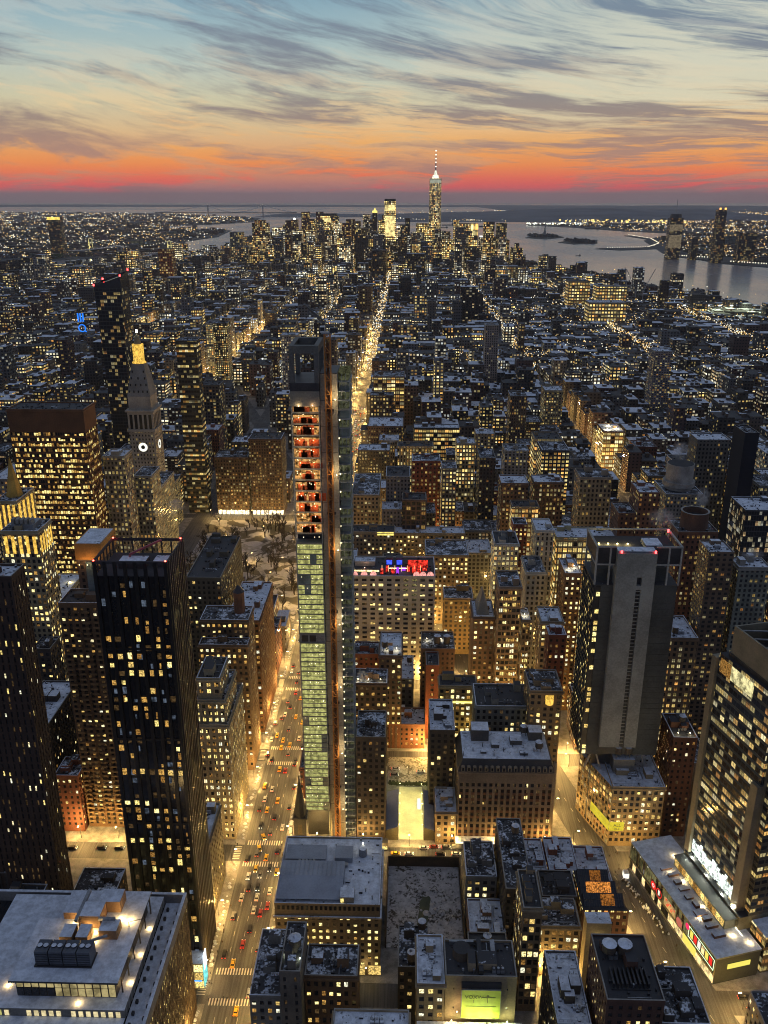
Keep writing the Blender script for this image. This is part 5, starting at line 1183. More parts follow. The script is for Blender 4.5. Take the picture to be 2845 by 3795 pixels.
def mspt():
    rt = root('apartment_tower', 'dark glass tower flaring to a slanted top dotted with red beacons', 'tower', (-323, 972, 0)); taken(-340, -305, 958, 992)
    mb = MB(); n = 12
    def ring(f):
        w0 = 11.5+3.2*f*f; return [(-323-w0, 960-2*f), (-323+w0, 960-2*f), (-323+w0*.98, 984+4*f), (-323-w0, 984+4*f)]
    for i in range(n):
        a, b = ring(i/n), ring((i+1)/n); z0 = 228*i/n; z1 = 228*(i+1)/n
        for k_ in range(4):
            j = (k_+1) % 4; L = 25 if k_ % 2 == 0 else 30; u0 = k_*60+9
            mb.quad((*a[k_], z0), (*a[j], z0), (*b[j], z1), (*b[k_], z1), 0, ((u0, z0), (u0+L, z0), (u0+L, z1), (u0, z1)), (.03, .033, .036, 1), (.20, .33, .40, .9), (.4, .75, .5, .1))
    t = ring(1); zs = [230, 240, 244, 234]
    for k_ in range(4):
        j = (k_+1) % 4; mb.quad((*t[k_], 228), (*t[j], 228), (*t[j], zs[j]), (*t[k_], zs[k_]), 1)
    mb.poly([(*t[k_], zs[k_]-1.5) for k_ in range(4)], 1)
    part(rt, 'curtain_wall', mb, [M_FAC, M_DARKGLASS])
    mb = MB(); mb.box(-322, -312, 957.6, 957.9, 150, 170, 0)
    for k_ in range(4):
        mb2 = MB(); mb2.cyl(t[k_][0], t[k_][1], .8, zs[k_], zs[k_]+2, 8, 0); part(rt, 'beacon', mb2, [RED])
mspt()
rt = find('below the round drum'); cx, cy2 = 199, 606
mb = MB(); mb.cyl(cx, cy2, 9.6, 121.4, 140, 28, 0); mb.cyl(cx, cy2, 9.0, 140, 140.2, 28, 1); mb.cyl(cx, cy2, 11.4, 124, 127.4, 28, 0)
part(rt, 'drum', mb, [M_CONC, M_TAR])
rt = find('under the open ring roof'); mb = MB(); n = 26
for r0, r1, z0, z1 in ((8.2, 8.2, 130, 141), (7.4, 7.4, 137, 141)):
    for i in range(n):
        a, b = 2*pi*i/n, 2*pi*(i+1)/n; q = [(177+r0*cos(a), 502+r0*sin(a)), (177+r0*cos(b), 502+r0*sin(b))]
        mb.quad((*q[0], z0), (*q[1], z0), (*q[1], z1), (*q[0], z1), 0)
for i in range(n):
    a, b = 2*pi*i/n, 2*pi*(i+1)/n; mb.quad(*[(177+r*cos(t), 502+r*sin(t), 141) for r, t in ((7.4, a), (8.6, a), (8.6, b), (7.4, b))], 1)
mb.cyl(177, 502, 7.3, 130, 137.2, 26, 0, 2); part(rt, 'ring_wall', mb, [plain('brown brick drum', (.12, .065, .045), .85), M_CONC, M_TAR])
rt = find('square brick roof turret'); mb = MB(); mb.cyl(-95, 452, 3.2, 94, 107, 8, 0); mb.cyl(-95, 452, 3.5, 107, 111, 8, 1, r2=.3); part(rt, 'turret', mb, [plain('turret brick', (.2, .09, .05)), M_DKSTEEL])
rt = find('wavy rows of balconies'); mb = MB()
for f in range(44):
    for i in range(6):
        xa = -168+i*5.1+.4*(f % 2); zf = 4+f*2.9; dp = 1.0+.4*sin(i*2.1+f*.25); mb.box(xa, xa+3.4, 380-dp, 379.9, zf, zf+.2, 0); mb.box(xa, xa+3.4, 380-dp, 380.08-dp, zf+.2, zf+1.1, 0)
o = part(rt, 'balcony', mb, [plain('balcony fronts', (.20, .13, .07), .8)]); o['kind'] = 'stuff'
rt = find('topped by an orange lit cube'); mb = MB(); mb.box(-163.8, -150.2, 395.8, 418, 150, 158.4, 0); mb.box(-163, -151, 396.5, 417, 158.4, 158.6, 1); part(rt, 'screen_cube', mb, [plain('amber screen wall', (.5, .22, .05), .7), M_SNOWFULL])
for x_ in (-161, -157, -153): floodlight(rt, x_, 392.5, 148.5, (1, .6, .2), 420, .2)
mb = MB(); mb.box(-159, -154, 395.4, 395.9, 100, 149, 0); part(rt, 'blue_bay', mb, [plain('blue grey glazing', (.12, .17, .2), .25)])
rt = find('crown of golden floodlit arches')
for i in range(5):
    mb = MB(); mb.box(-228+i*4.1, -226.2+i*4.1, 454.75, 454.98, 128, 138, 0); mb.cyl(-227.1+i*4.1, 454.9, .9, 138, 138.4, 8, 0); part(rt, 'crown_arch', mb, [GOLD])
    mb = MB(); mb.box(-208.15, -207.95, 457+i*3.6, 458.8+i*3.6, 128, 138, 0); part(rt, 'crown_arch', mb, [GOLD])
mb = MB(); mb.box(-226, -212, 459, 471, 141, 144, 0); 
for i in range(5): mb.box(-225+i*2.6, -223.4+i*2.6, 460, 464, 144, 147, 1)
part(rt, 'air_conditioner', mb, [M_STEEL, M_CONC])
for q in ('big brown gridded apartment', 'brown apartment block with dim windows'):
    rt = find(q); bx = -163 if 'big' in q else -200
    for i in range(8): mb = MB(); mb.box(bx+1+i*4.2, bx+4.4+i*4.2, 871.6, 871.9, .4, 5, 0); part(rt, 'shop_window', mb, [glow('blazing shop window', (1, .86, .55), 2.4, .6, .4)])
rt = find('golden floodlit spired shaft'); mb = MB(); 
for i in range(4): mb.box(-282+i*3.6, -280.4+i*3.6, 559.7, 559.95, 96, 120, 0)
for i in range(4): mb.box(-267.95, -267.7, 562+i*7, 565+i*7, 96, 120, 0)
part(rt, 'crown_arch', mb, [GOLD])
mb = MB(); mb.cyl(-275.5, 575, 6, 122, 150, 8, 0, r2=.2); part(rt, 'spire', mb, [plain('gilded spire', (.5, .3, .06), .4, .4)])
rt = find('bright yellow lit roof deck')
for x_, y_ in ((-228, 488), (-221, 496), (-215, 506), (-226, 510)): floodlight(rt, x_, y_, 87, (1, .8, .3), 650, .25)
rt = find('glowing yellow rooftop bar'); mb = MB(); mb.box(-22, -8.6, 659.4, 659.8, 61, 63.4, 0); part(rt, 'bar_front', mb, [glow('yellow bar light', (1, .82, .2), 1.5, .4)])
rt = find('round arched golden attic window'); mb = MB(); mb.cyl(77.5, 400.2, 2.2, 68, 73, 12, 0); part(rt, 'arched_window', mb, [GOLD])
rt = find('glowing yellow cornice band'); mb = MB(); mb.box(20.8, 42.7, 436.4, 436.9, 44.6, 45.5, 0); part(rt, 'cornice_light', mb, [glow('yellow cornice light', (1, .86, .2), 1.9)])
for x_ in (24, 31, 38): floodlight(rt, x_, 434.5, 30, (1, .75, .25), 260, .15)
for s_, l_ in (('loft with floodlit roof garden', ((-26, 440, 57.5), (-20, 440, 57.5), (-13, 440, 57.5))), ('floodlit white rooftop with two', ((-10, 462, 66), (-4, 462, 66))), ('floodlit snow roof left of', ((104, 506, 100), (108, 510, 100))),
               ('floodlit roof terrace right', ((141, 383, 62.5), (147, 383, 62.5))), ('under floodlit snow beside', ((250, 1050, 51.5), (262, 1056, 51.5), (255, 1070, 51.5))), ('every upper floor lit', ((74, 480, 80.5),)), ('two tall water tanks', ((15, 497, 54), (24, 497, 54)))):
    rt = find(s_)
    for p_ in l_: floodlight(rt, *p_, (1, .84, .48), 330 if p_[1] < 900 else 4000, .22)
rt = find('carrying two tall water tanks'); 
for x_ in (21.5, 27.5): water_tank(rt, x_, 489, 52.6, 2.1, 5.2)
rt = find('two fat black water tanks')
for x_ in (74.5, 80): water_tank(rt, x_, 241, 64.1, 2.5, 3.2)
mb = MB()
for i in range(9): mb.box(73+i*1.5, 73.6+i*1.5, 227, 234, 64.1, 66.6, 0)
mb.box(72.5, 86, 226.5, 234.5, 64.12, 64.5, 0); part(rt, 'cooling_rack', mb, [M_DKSTEEL])
rt = find('blank grey slab with a floodlit water tank'); water_tank(rt, -37.6, 238, 67.2, 2.2, 3); floodlight(rt, -40.8, 235, 67.3, (.9, 1, .7), 160, .2); floodlight(rt, -35.6, 234, 67.3, (.9, 1, .7), 160, .2)
rt = find('steep gabled skylight'); mb = MB(); mb.quad((46, 494, 73), (54, 494, 73), (50, 500, 88), (50, 500, 88)); mb.quad((46, 512, 73), (46, 494, 73), (50, 500, 88), (50, 506, 88)); mb.quad((54, 494, 73), (54, 512, 73), (50, 506, 88), (50, 500, 88)); part(rt, 'gable', mb, [plain('grey glass gable', (.26, .24, .2), .4)])

# glowing skylight sheds by the plaza
sk = root('skylight_building', 'brick workshop with three long orange glowing skylights facing the plaza', 'building', (90, 310, 0)); taken(79, 101, 295, 325)
mb = MB(); mb.prism([(79.5, 300), (99.5, 300), (93.5, 324), (79.5, 324)], 0, 27, 0, 1, (.15, .07, .04, 1), (.5, .28, .36, .5), (.9, .5, .5, 0), uv=True); part(sk, 'wall', mb, [M_FAC, M_TAR])
for i in range(3):
    y_ = 302+i*7.2; mb = MB(); x1 = 98-i*1.8
    mb.quad((80.5, y_, 27.1), (x1, y_, 27.1), (x1, y_+5, 30.2), (80.5, y_+5, 30.2), 0); mb.quad((x1, y_+5, 30.2), (x1, y_+6.6, 27.1), (80.5, y_+6.6, 27.1), (80.5, y_+5, 30.2), 1)
    for q in range(17): xx = 80.5+q*(x1-80.5)/16; mb.bar((xx, y_-.05, 27.2), (xx, y_+5, 30.3), .1, 1)
    mb.bar((80.5, y_+2.5, 28.75), (x1, y_+2.5, 28.75), .08, 1); part(sk, 'skylight', mb, [M_DARKGLASS, M_DKSTEEL])
    mb = MB(); xa, xb = ((88, 94), (83, 94), (86, 91))[i]; mb.quad((xa, y_+.35, 27.5), (xb, y_+.35, 27.5), (xb, y_+4.5, 30.1), (xa, y_+4.5, 30.1)); part(sk, 'skylight_glow', mb, [glow('orange skylight %d' % i, (1, .36, .07), (.3, .7, .2)[i], .85, 1.2)])
bx_ = root('roof_shed', 'floodlit cream box shed with snow lid on a flat roof beside the skylights', 'shed', (82, 284, 0))
mb = MB(); mb.box(77, 87.2, 282, 288, 0, 37.8, 0, 1, t=(.42, .34, .18, 1)); part(bx_, 'wall', mb, [M_TINT, M_SNOWFULL]); taken(77, 88, 281, 289); floodlight(bx_, 82, 279.5, 31, (1, .8, .4), 130, .12)
aw = find('yellow lit awning'); mb = MB(); mb.quad((62.5, 286.6, 4.2), (71, 286.6, 4.2), (71, 290, 6), (62.5, 290, 6), 0); mb.quad((62.5, 286.6, 3.4), (71, 286.6, 3.4), (71, 286.6, 4.2), (62.5, 286.6, 4.2)); part(aw, 'awning', mb, [glow('backlit yellow awning', (1, .78, .2), 1.1, .3)])
for x_ in (64, 69, 74): floodlight(aw, x_, 285.6, 7, (1, .78, .38), 420, .25)

# church with its slate steeple
def church():
    rt = root('church', 'dark pointed church steeple above a floodlit pale gable by the avenue', 'church', (-52, 362, 0)); taken(-60, -44, 352, 372)
    st = plain('dark church stone', (.11, .105, .09), .9); 
    mb = MB(); mb.box(-54.7, -48.5, 359, 365, 0, 24.4, 0); mb.box(-55.3, -47.9, 358.4, 365.6, 24.4, 25.2, 0); part(rt, 'bell_tower', mb, [st])
    mb = MB(); c = (-51.6, 362); mb.cyl(*c, 3.5, 25.2, 46.6, 8, 0, r2=.05); mb.cyl(*c, .3, 45, 48.6, 6, 0)
    for i in range(4): x_, y_ = c[0]+2.9*1.2*cos(i*pi/2+pi/4), c[1]+2.9*1.2*sin(i*pi/2+pi/4); mb.cyl(x_, y_, .6, 24, 29.5, 6, 0, r2=.01)
    part(rt, 'steeple', mb, [plain('slate steeple', (.035, .035, .034), .8)])
    mb = MB(); mb.box(-52.7, -50.5, 358.86, 358.96, 15, 21, 0); part(rt, 'louvred_opening', mb, [plain('louvre brown', (.16, .13, .08))])
    mb = MB(); mb.box(-57, -46.4, 355, 358.9, 0, 8, 0); mb.poly([(-57, 354.9, 8), (-46.4, 354.9, 8), (-51.6, 354.9, 14)]); mb.quad((-57, 354.9, 8), (-51.6, 354.9, 14), (-51.6, 359, 14), (-57, 359, 8), 1); mb.quad((-51.6, 354.9, 14), (-46.4, 354.9, 8), (-46.4, 359, 8), (-51.6, 359, 14), 1)
    part(rt, 'gable_front', mb, [plain('pale church marble', (.42, .38, .26), .7), M_SNOWFULL])
    mb = MB(); q = [(-51.6+1.6*cos(a*pi/2), 354.8, 9.4+1.6*sin(a*pi/2)) for a in range(4)]
    for i in range(4): mb.bar(q[i], q[(i+1) % 4], .2, 0)
    part(rt, 'rose_window', mb, [M_DKSTEEL])
    for x_, y_, z, p in ((-57.6, 353, 2, 700), (-56.6, 361, 1, 600), (-47, 353, 3, 300), (-45.6, 360, 4, 500)): floodlight(rt, x_, y_, z, (.95, 1, .6), p, .18)
church()
# construction pit, hoarding, canopy sheds over the bright lot, parking lot
taken(-7, 29, 300, 356); taken(-9, 18, 371, 452)
mb = MB(); mb.box(-6.5, 28.5, 303, 354, .16, .5, 0); o = struct('excavation_floor', mb, [snow_material('churned snowy earth', .66, (.50, .50, .52), (.05, .045, .035))])
pf = root('site_fence', 'tall dark hoarding wall with lit top along the snowy excavation', 'fence', (11, 354, 0))
for (a, b, c, d) in ((-7, 29.6, 354.2, 354.7), (29, 29.5, 303, 354.1), (-7, -6.6, 303, 354.1)):
    mb = MB(); mb.box(a, b, c, d, .15, 6.5, 0)
    for i in range(int(max(b-a, d-c)/2.4)):
        if b-a > d-c: mb.box(a+i*2.4, a+i*2.4+.18, c-.12, c-.02, .2, 6.6, 0)
        else: mb.box(a-.12, a-.02, c+i*2.4, c+i*2.4+.18, .2, 6.6, 0)
    part(pf, 'hoarding', mb, [plain('dark hoarding board', (.07, .055, .04), .9)])
sp = root('snow_heap', 'heap of ploughed earth and snow in the excavation', 'heap', (20, 330, 0)); mb = MB()
for i in range(22):
    x_, y_, r = 8+random.random()*17, 318+random.random()*20, random.uniform(1, 3.4); mb.cyl(x_, y_, r, .5, .5+r*.5, 9, 0, r2=r*.35)
part(sp, 'mound', mb, [snow_material('churned snowy earth', .66, (.50, .50, .52), (.05, .045, .035))])
po = root('pond_cover', 'long dull green rounded tarp sheet lying in the excavation', 'tarpaulin', (13, 322, 0)); mb = MB()
mb.prism([(9.5+2.4*cos(t)+0, 313+2.4*sin(t)) for t in [pi+i*pi/8 for i in range(9)]]+[(11.9+2.4+2.4*cos(t)-2.4, 332+2.4*sin(t)) for t in [i*pi/8 for i in range(9)]], .52, .9, 0); part(po, 'sheet', mb, [plain('dull green tarp', (.07, .085, .045), .6)])
cn = root('canopy_lot', 'brightly floodlit snow lot framed by two long white roofed sheds', 'market lot', (4.5, 395, 0))
mb = MB(); mb.box(-1.6, 11.4, 374, 417.6, .16, .3, 0); part(cn, 'snow_floor', mb, [plain('bright packed snow', (.62, .60, .46), .8, vary=.18)])
for (a, b, hi) in ((-8.4, -1.9, 0), (11.7, 17.3, 1)):
    mb = MB(); z0, z1 = (6.4, 8.6) if not hi else (8.6, 6.4)
    mb.quad((a, 373.5, z0), (b, 373.5, z1), (b, 405, z1), (a, 405, z0), 1); mb.quad((a, 373.5, .2), (b, 373.5, .2), (b, 373.5, z1-.02), (a, 373.5, z0-.02), 0); 
    xi = b if not hi else a; zi = 8.58; mb.quad((xi, 373.5, .2), (xi, 405, .2), (xi, 405, zi), (xi, 373.5, zi), 0); xo = a if not hi else b; mb.quad((xo, 373.5, .2), (xo, 405, .2), (xo, 405, 6.38), (xo, 373.5, 6.38), 0)
    mb.quad((a, 405, .2), (b, 405, .2), (b, 405, z1-.02), (a, 405, z0-.02), 0)
    part(cn, 'shed', mb, [plain('shed canvas wall', (.10, .09, .06), .8), plain('snowy shed roof', (.42, .44, .47), .7, vary=.15)])
for i in range(5):
    for x_ in (-1.2, 11): floodlight(cn, x_, 377+i*8.5, 7.4, (1, .86, .28), 1900, .22)
mb = MB(); mb.box(8.6, 10.4, 398, 404, .3, 3, 0); part(cn, 'kiosk', mb, [glow('lit kiosk', (1, .95, .7), 1.5)])
lot = root('parking_hedge', 'dark clipped hedge between the floodlit lot and the parked vans', 'hedge', (4, 420, 0)); mb = MB()
for i in range(26): x_ = -7+i*.85; r = random.uniform(.7, 1.2); mb.cyl(x_, 420+random.uniform(-.4, .4), r, .15, 1.2+random.random()*1.4, 7, 0, r2=r*.5)
part(lot, 'foliage', mb, [plain('hedge leaves', (.03, .04, .02), .9)])
floodlight(cn, 3, 428, 6, (1, .9, .5), 900, .22)
mb = MB(); mb.box(-8.4, 16, 419, 446, .16, .22, 0); struct('parking_ground', mb, [snow_material('rutted lot snow', .6, (.45, .44, .38), (.12, .11, .08))])
# market frontage beside the tower
mk = root('site_cabins', 'row of lit timber site stalls and scaffolds at the foot of the scaffolded skyscraper', 'stalls', (-28, 366, 0))
for i, (x_, w_, m_) in enumerate(((-45, 5, 0), (-38.6, 4.4, 1), (-31, 4, 0), (-25.6, 6, 1), (-18, 4.5, 0), (-12, 5, 1))):
    mb = MB(); mb.box(x_, x_+w_, 365.6, 369.2, .15, 3.6+(i % 3)*.6, 0, 1); part(mk, 'stall', mb, [plain('timber stall', (.22, .15, .08), .9), M_SNOWTHIN])
    mb = MB(); mb.box(x_+.4, x_+w_-.4, 365.42, 365.58, .8, 2.8, 0); part(mk, 'stall_front', mb, [(LIT[1], LIT[0], glow('magenta sign', (1, .1, .8), 1.2))[i % 2 if i != 4 else 2]])
for x_ in (-43, -36, -29, -20, -11): floodlight(mk, x_, 363.6, 4, (1, .88, .5), 600, .2)

# ---------------------------------------------------------------- towers of the far business district
DT = [
 (-884, -864, 5200, 183, 'dark', 'thin dark riverside tower left of the domed roof'), (-821, -770, 5000, 150, 'dark', 'dark stepped tower with rounded crown by the bay'), (-692, -647, 4900, 166, 'glass', 'square glass tower with hollow top before the bay'),
 (-631, -593, 4300, 100, 'tan', 'courthouse tower under a glowing orange pyramid roof'), (-624, -585, 4900, 208, 'brown', 'brown tower stepping up with a lit white tip'), (-577, -532, 5000, 246, 'red', 'tall reddish dark tower with flat top at the left of the skyline'),
 (-522, -501, 4900, 203, 'glass', 'grey green slab beside the tall reddish tower'), (-473, -382, 5000, 228, 'tanlit', 'broad bank tower with bright upper floors and dark cap'), (-482, -442, 4870, 208, 'grey', 'pale shouldered tower just left of the broad bank tower'),
 (-339, -263, 4900, 190, 'tanlit', 'gold windowed block tower in the middle of the skyline'), (-177, -152, 4700, 245, 'dark', 'slim dark tower with glowing gold peak'), (-227, -178, 4800, 212, 'glass', 'green lit top tower left of the slim gold peak'),
 (-222, -164, 3900, 158, 'dark', 'windowless dark slab tower standing apart before the skyline'), (-435, -398, 4300, 140, 'bands', 'slab with one bright vertical edge line'), (-416, -375, 4500, 150, 'dark', 'dark blue grey slab behind the bright edge line'),
 (-142, -82, 3700, 120, 'dark', 'dark office with rows of white lights before the twin bright towers'), (-574, -534, 4300, 112, 'white', 'municipal tower with lit tiered white spire'), (-518, -482, 4000, 104, 'tan', 'twin striped lit slab in front of the municipal spire'),
 (-359, -317, 4300, 120, 'grey', 'grey office tower below the broad bank tower'), (-310, -252, 4320, 124, 'brown', 'brown office tower left of the windowless slab'), (-104, -52, 4250, 304, 'tanlit', 'tall tower with stacked bright floors and dark crown left of the tallest spire'),
 (-8, 16, 4500, 225, 'dark', 'slim dark tower with lit tip beside the tallest spire'), (-32, -8, 4560, 190, 'grey', 'slim grey tower between the bright stacked tower and the slim dark one'), (48, 112, 4700, 194, 'tanlit', 'gold glowing block at the foot of the tallest spire, on its left'),
 (144, 185, 4350, 170, 'glass', 'dim stepped tower with white lit rim at the right foot of the tallest spire'), (92, 175, 4050, 92, 'tanlit', 'low gold office block in front of the tallest spire'), (0, 74, 3600, 110, 'dark', 'dark office block before the tallest spire'),
 (-132, -79, 3450, 130, 'dark', 'dark stone office at the left of the avenue far end'), (229, 255, 4500, 216, 'tan', 'dark riverside tower with tall narrow lights right of the spire'), (272, 330, 4800, 192, 'tan', 'half lit left part of the yellow riverfront bank'), (330.5, 373, 4790, 192, 'gold', 'solid yellow glowing riverfront bank tower'),
 (358, 409, 4520, 136, 'glass', 'riverfront tower topped by a white lit ring'), (387, 468, 4150, 138, 'tan', 'broad curved top apartment tower by the river'), (466, 518, 4050, 108, 'brown', 'stepped brown tower at the river edge'), (482, 502, 4060, 128, 'brown', 'upper shaft of the stepped river edge tower'),
 (-839, -779, 4300, 166, 'grey', 'pale edged slab tower near the east bridges'), (-912, -860, 3300, 143, 'red', 'lone dark red apartment tower before the bridge cables'), (553, 640, 2600, 78, 'tanlit', 'yellow lit factory block beside the harbour cranes'), (488, 552, 2700, 84, 'tanlit', 'banded lit office block left of the factory block'),
 (764, 788, 2700, 86, 'dark', 'lone dark pier tower at the water'), (472, 567, 2300, 66, 'tanlit', 'wide yellow lit warehouse in the west side'), (300, 380, 3300, 70, 'tanlit', 'yellow studded office block in the far west side'), (384, 452, 3420, 72, 'tan', 'dim tan warehouse right of the studded office block'),
 (-50, 34, 3950, 92, 'dark', 'dark mid rise office under the bright stacked tower'), (186, 226, 3900, 100, 'dark', 'dark square office right of the low gold block'), (250, 300, 3900, 118, 'dark', 'stepped dark office before the yellow bank tower'), (322, 360, 3850, 96, 'brown', 'brown office left of the curved top tower'),
 (-770, -720, 4100, 112, 'grey', 'grey housing slab at the left of the skyline'), (-700, -655, 4000, 100, 'brown', 'brown housing slab below the domed roof tower'), (-660, -630, 4600, 130, 'tan', 'dim tan tower left of the orange pyramid'),
]
for i, (a, b, y_, h, stl, lb) in enumerate(DT):
    k_ = 'tanlit' if stl == 'gold' else stl
    lit_ = {'tanlit': .92, 'gold': 1.0, 'tan': .7, 'dark': .25, 'glass': .45, 'brown': .5, 'red': .5, 'grey': .4, 'white': .6, 'bands': .6}[stl]
    if 'windowless' in lb: lit_ = .01
    st = S_(k_, lit=lit_, rc=.15, bay=8 if stl != 'gold' else 11, fh=9 if stl != 'gold' else 40, wf=.6 if stl != 'gold' else .9, hf=.55 if stl != 'gold' else .95, cornice=0)
    st['tint'] = [q*.75 for q in st['tint'][:3]]+[1]; st['gain'] = 1.1 if y_ > 3700 else .55
    d = min(60, (b-a)*.9); rt = bld('office_tower', lb, a, b, y_, y_+d, h, st, geo=False, clutter=1 if b-a > 30 else 0)
def cap(lb, mats, fn): rt = find2(lb); mb = MB(); fn(mb); return part(rt, 'crown', mb, mats)
def find2(s): return [o for o in COL.objects if o.get('label') and s in o['label']][0]
cap('orange pyramid roof', [glow('orange pyramid painted floodlighting', (1, .32, .05), 1.2)], lambda m: m.cyl(-612, 4320, 25, 100, 124, 4, 0, r2=4))  # floodlighting on the pyramid roof painted in as emission
cap('tiered white spire', [glow('white spire painted floodlighting', (1, .9, .7), 1.1, .4, .1)], lambda m: (m.cyl(-554, 4318, 9, 111, 130, 8, 0), m.cyl(-554, 4318, 5, 130, 160, 8, 0, r2=.5)))  # the spire glows by itself in place of floodlights on it
cap('glowing gold peak', [glow('gold peak painted floodlighting', (1, .8, .2), 1.6, .4, .1)], lambda m: (m.box(-177, -152, 4699, 4720, 246, 256, 0), m.cyl(-164, 4710, 8, 256, 270, 6, 0, r2=1)))  # floodlit look of the peak put into its emission
cap('bright upper floors and dark cap', [M_DKSTEEL, glow('bank floor light', (1, .85, .35), 1.3, .5, .05)], lambda m: (m.box(-471, -384, 5001, 5050, 227.1, 238, 0), m.box(-460, -385, 4998, 4999.7, 196, 214, 1)))
cap('stacked bright floors and dark crown', [M_DKSTEEL, glow('bright tower floors', (1, .80, .32), 1.2, .6, .06)], lambda m: (m.box(-103.5, -52.5, 4250.5, 4290, 303.1, 314, 0), m.box(-102, -56, 4248.6, 4249.8, 150, 240, 1), m.box(-102, -56, 4248.6, 4249.8, 262, 288, 1)))
cap('topped by a white lit ring', [glow('white ring light', (1, .97, .85), 1.6)], lambda m: m.box(362, 405, 4519, 4555, 135.1, 141, 0))
cap('curved top apartment', [M_DKSTEEL], lambda m: m.cyl(427, 4172, 36, 137.1, 152, 10, 0, r2=26))
cap('rounded crown by the bay', [M_DKSTEEL], lambda m: m.cyl(-796, 5020, 20, 149.1, 172, 10, 0, r2=8))
cap('stepping up with a lit white tip', [glow('white beacon', (1, .95, .8), 12)], lambda m: m.cyl(-604, 4910, 4, 208, 216, 6, 0))
def wtc():
    cx, cyy = 141, 4632; rt = root('skyscraper', 'tallest tower of the skyline, tapering glass with white lit mast', 'skyscraper', (cx, cyy, 0)); mb = MB(); r0, r1 = 30.5, 29*.72
    lo = [(cx+r0*a, cyy+r0*b) for a, b in ((-1, -1), (1, -1), (1, 1), (-1, 1))]; hi = [(cx+r1*1.414*a, cyy+r1*1.414*b) for a, b in ((0, -1), (1, 0), (0, 1), (-1, 0))]
    pr = ((.72, .6, .75, .75), (.15, .66, 1.1, .1)); T = (.12, .12, .12, 1)
    mb.prism(lo, 0, 56, 0, None, T, *pr, uv=True)
    for i in range(4):
        j = (i+1) % 4; A, B_, D_, U = lo[i], lo[j], hi[j], hi[i]
        mb.quad((*A, 56), (*B_, 56), (*U, 409), (*U, 409), 0, ((i*90, 56), (i*90+61, 56), (i*90+30, 409), (i*90+30, 409)), T, *pr)
        mb.quad((*B_, 56), (*D_, 409), (*U, 409), (*U, 409), 0, ((i*90+61, 56), (i*90+92, 409), (i*90+31, 409), (i*90+31, 409)), T, (.6, .6, .75, .7), pr[1])
    mb.poly([(*q, 409) for q in hi], 1); part(rt, 'curtain_wall', mb, [M_FAC, M_DKSTEEL])
    for z0, z1, c, s_ in ((388, 404, (.85, .9, .72), .42), (352, 372, (.9, .9, .66), .34)):
        mb = MB(); q = [(cx+29.3*a, cyy+29.3*b) for a, b in ((0, -1), (.93, -.07), (0, .86), (-.93, -.07))]
        mb.prism([(cx-27, cyy-6), (cx, cyy-31.5), (cx+27, cyy-6), (cx+20, cyy+20), (cx-20, cyy+20)], z0, z1, 0); part(rt, 'lit_band', mb, [glow('lit band %d' % z0, c, s_, .3, .1)])
    mb = MB(); mb.cyl(cx, cyy, 17, 409, 424, 12, 0, r2=14); mb.cyl(cx, cyy, 9, 424, 446, 8, 0, r2=3.5); part(rt, 'mast_ring', mb, [glow('mast ring light', (.95, 1, .8), 1.3, .4, .1)])
    mb = MB(); mb.cyl(cx, cyy, 3.2, 446, 538, 6, 0, r2=1.0)
    part(rt, 'mast', mb, [M_STEEL])
    for z in (462, 482, 498, 516, 534): mb = MB(); mb.cyl(cx, cyy, 3.3, z, z+4, 6, 0); part(rt, 'mast_light', mb, [glow('mast lamp', (1, .9, .8), 2.4)])
wtc()
# towers over the river
for a, b, y_, h, lb in ((1427, 1498, 5000, 214, 'tall cylinder like riverfront tower with bright middle floors across the river'), (1582, 1622, 4700, 262, 'thin dark tower with two orange lights on top across the river'), (1640, 1700, 4900, 120, 'broad dark office across the river'),
      (1540, 1575, 4950, 110, 'short dark tower between the two tall ones across the river'), (1700, 1790, 4700, 150, 'wide dark office at the right edge across the river'), (-2060, -1987, 5200, 216, 'slim black tower with yellow lit top far left beyond the east river')):
    rt = bld('office_tower', lb, a, b, y_, y_+50, h, S_('dark', lit=.25, bay=9, fh=9, wf=.7, hf=.6, rc=.6, cornice=0), geo=False, clutter=0)
    if h > 250:
        for x_ in (a+6, b-8): mb = MB(); mb.cyl(x_, y_+2, 5, h, h+9, 6, 0); part(rt, 'beacon', mb, [glow('orange top light', (1, .45, .1), 2.5)])
    if 'cylinder' in lb:
        mb = MB(); mb.cyl((a+b)/2, y_+26, 34, h-1, h+22, 14, 0, r2=28); part(rt, 'crown', mb, [M_DKSTEEL]); mb = MB(); mb.box(a+1, b-1, y_-1.4, y_-.3, 60, 128, 0); mb.box(a+1, b-1, y_-1.4, y_-.3, 150, 182, 0); part(rt, 'lit_floors', mb, [glow('riverfront floors', (1, .8, .5), .17, .7, .12)])
        mb = MB(); mb.bar(((a+b)/2, y_+26, h+20), ((a+b)/2, y_+26, h+95), 1.6, 0); part(rt, 'mast', mb, [M_STEEL])
    if 'yellow lit top' in lb: mb = MB(); mb.box(a-1, b+1, y_-1.4, y_-.2, h-16, h-1, 0); part(rt, 'lit_top', mb, [glow('yellow top light', (1, .75, .15), 1.5, .4, .05)])
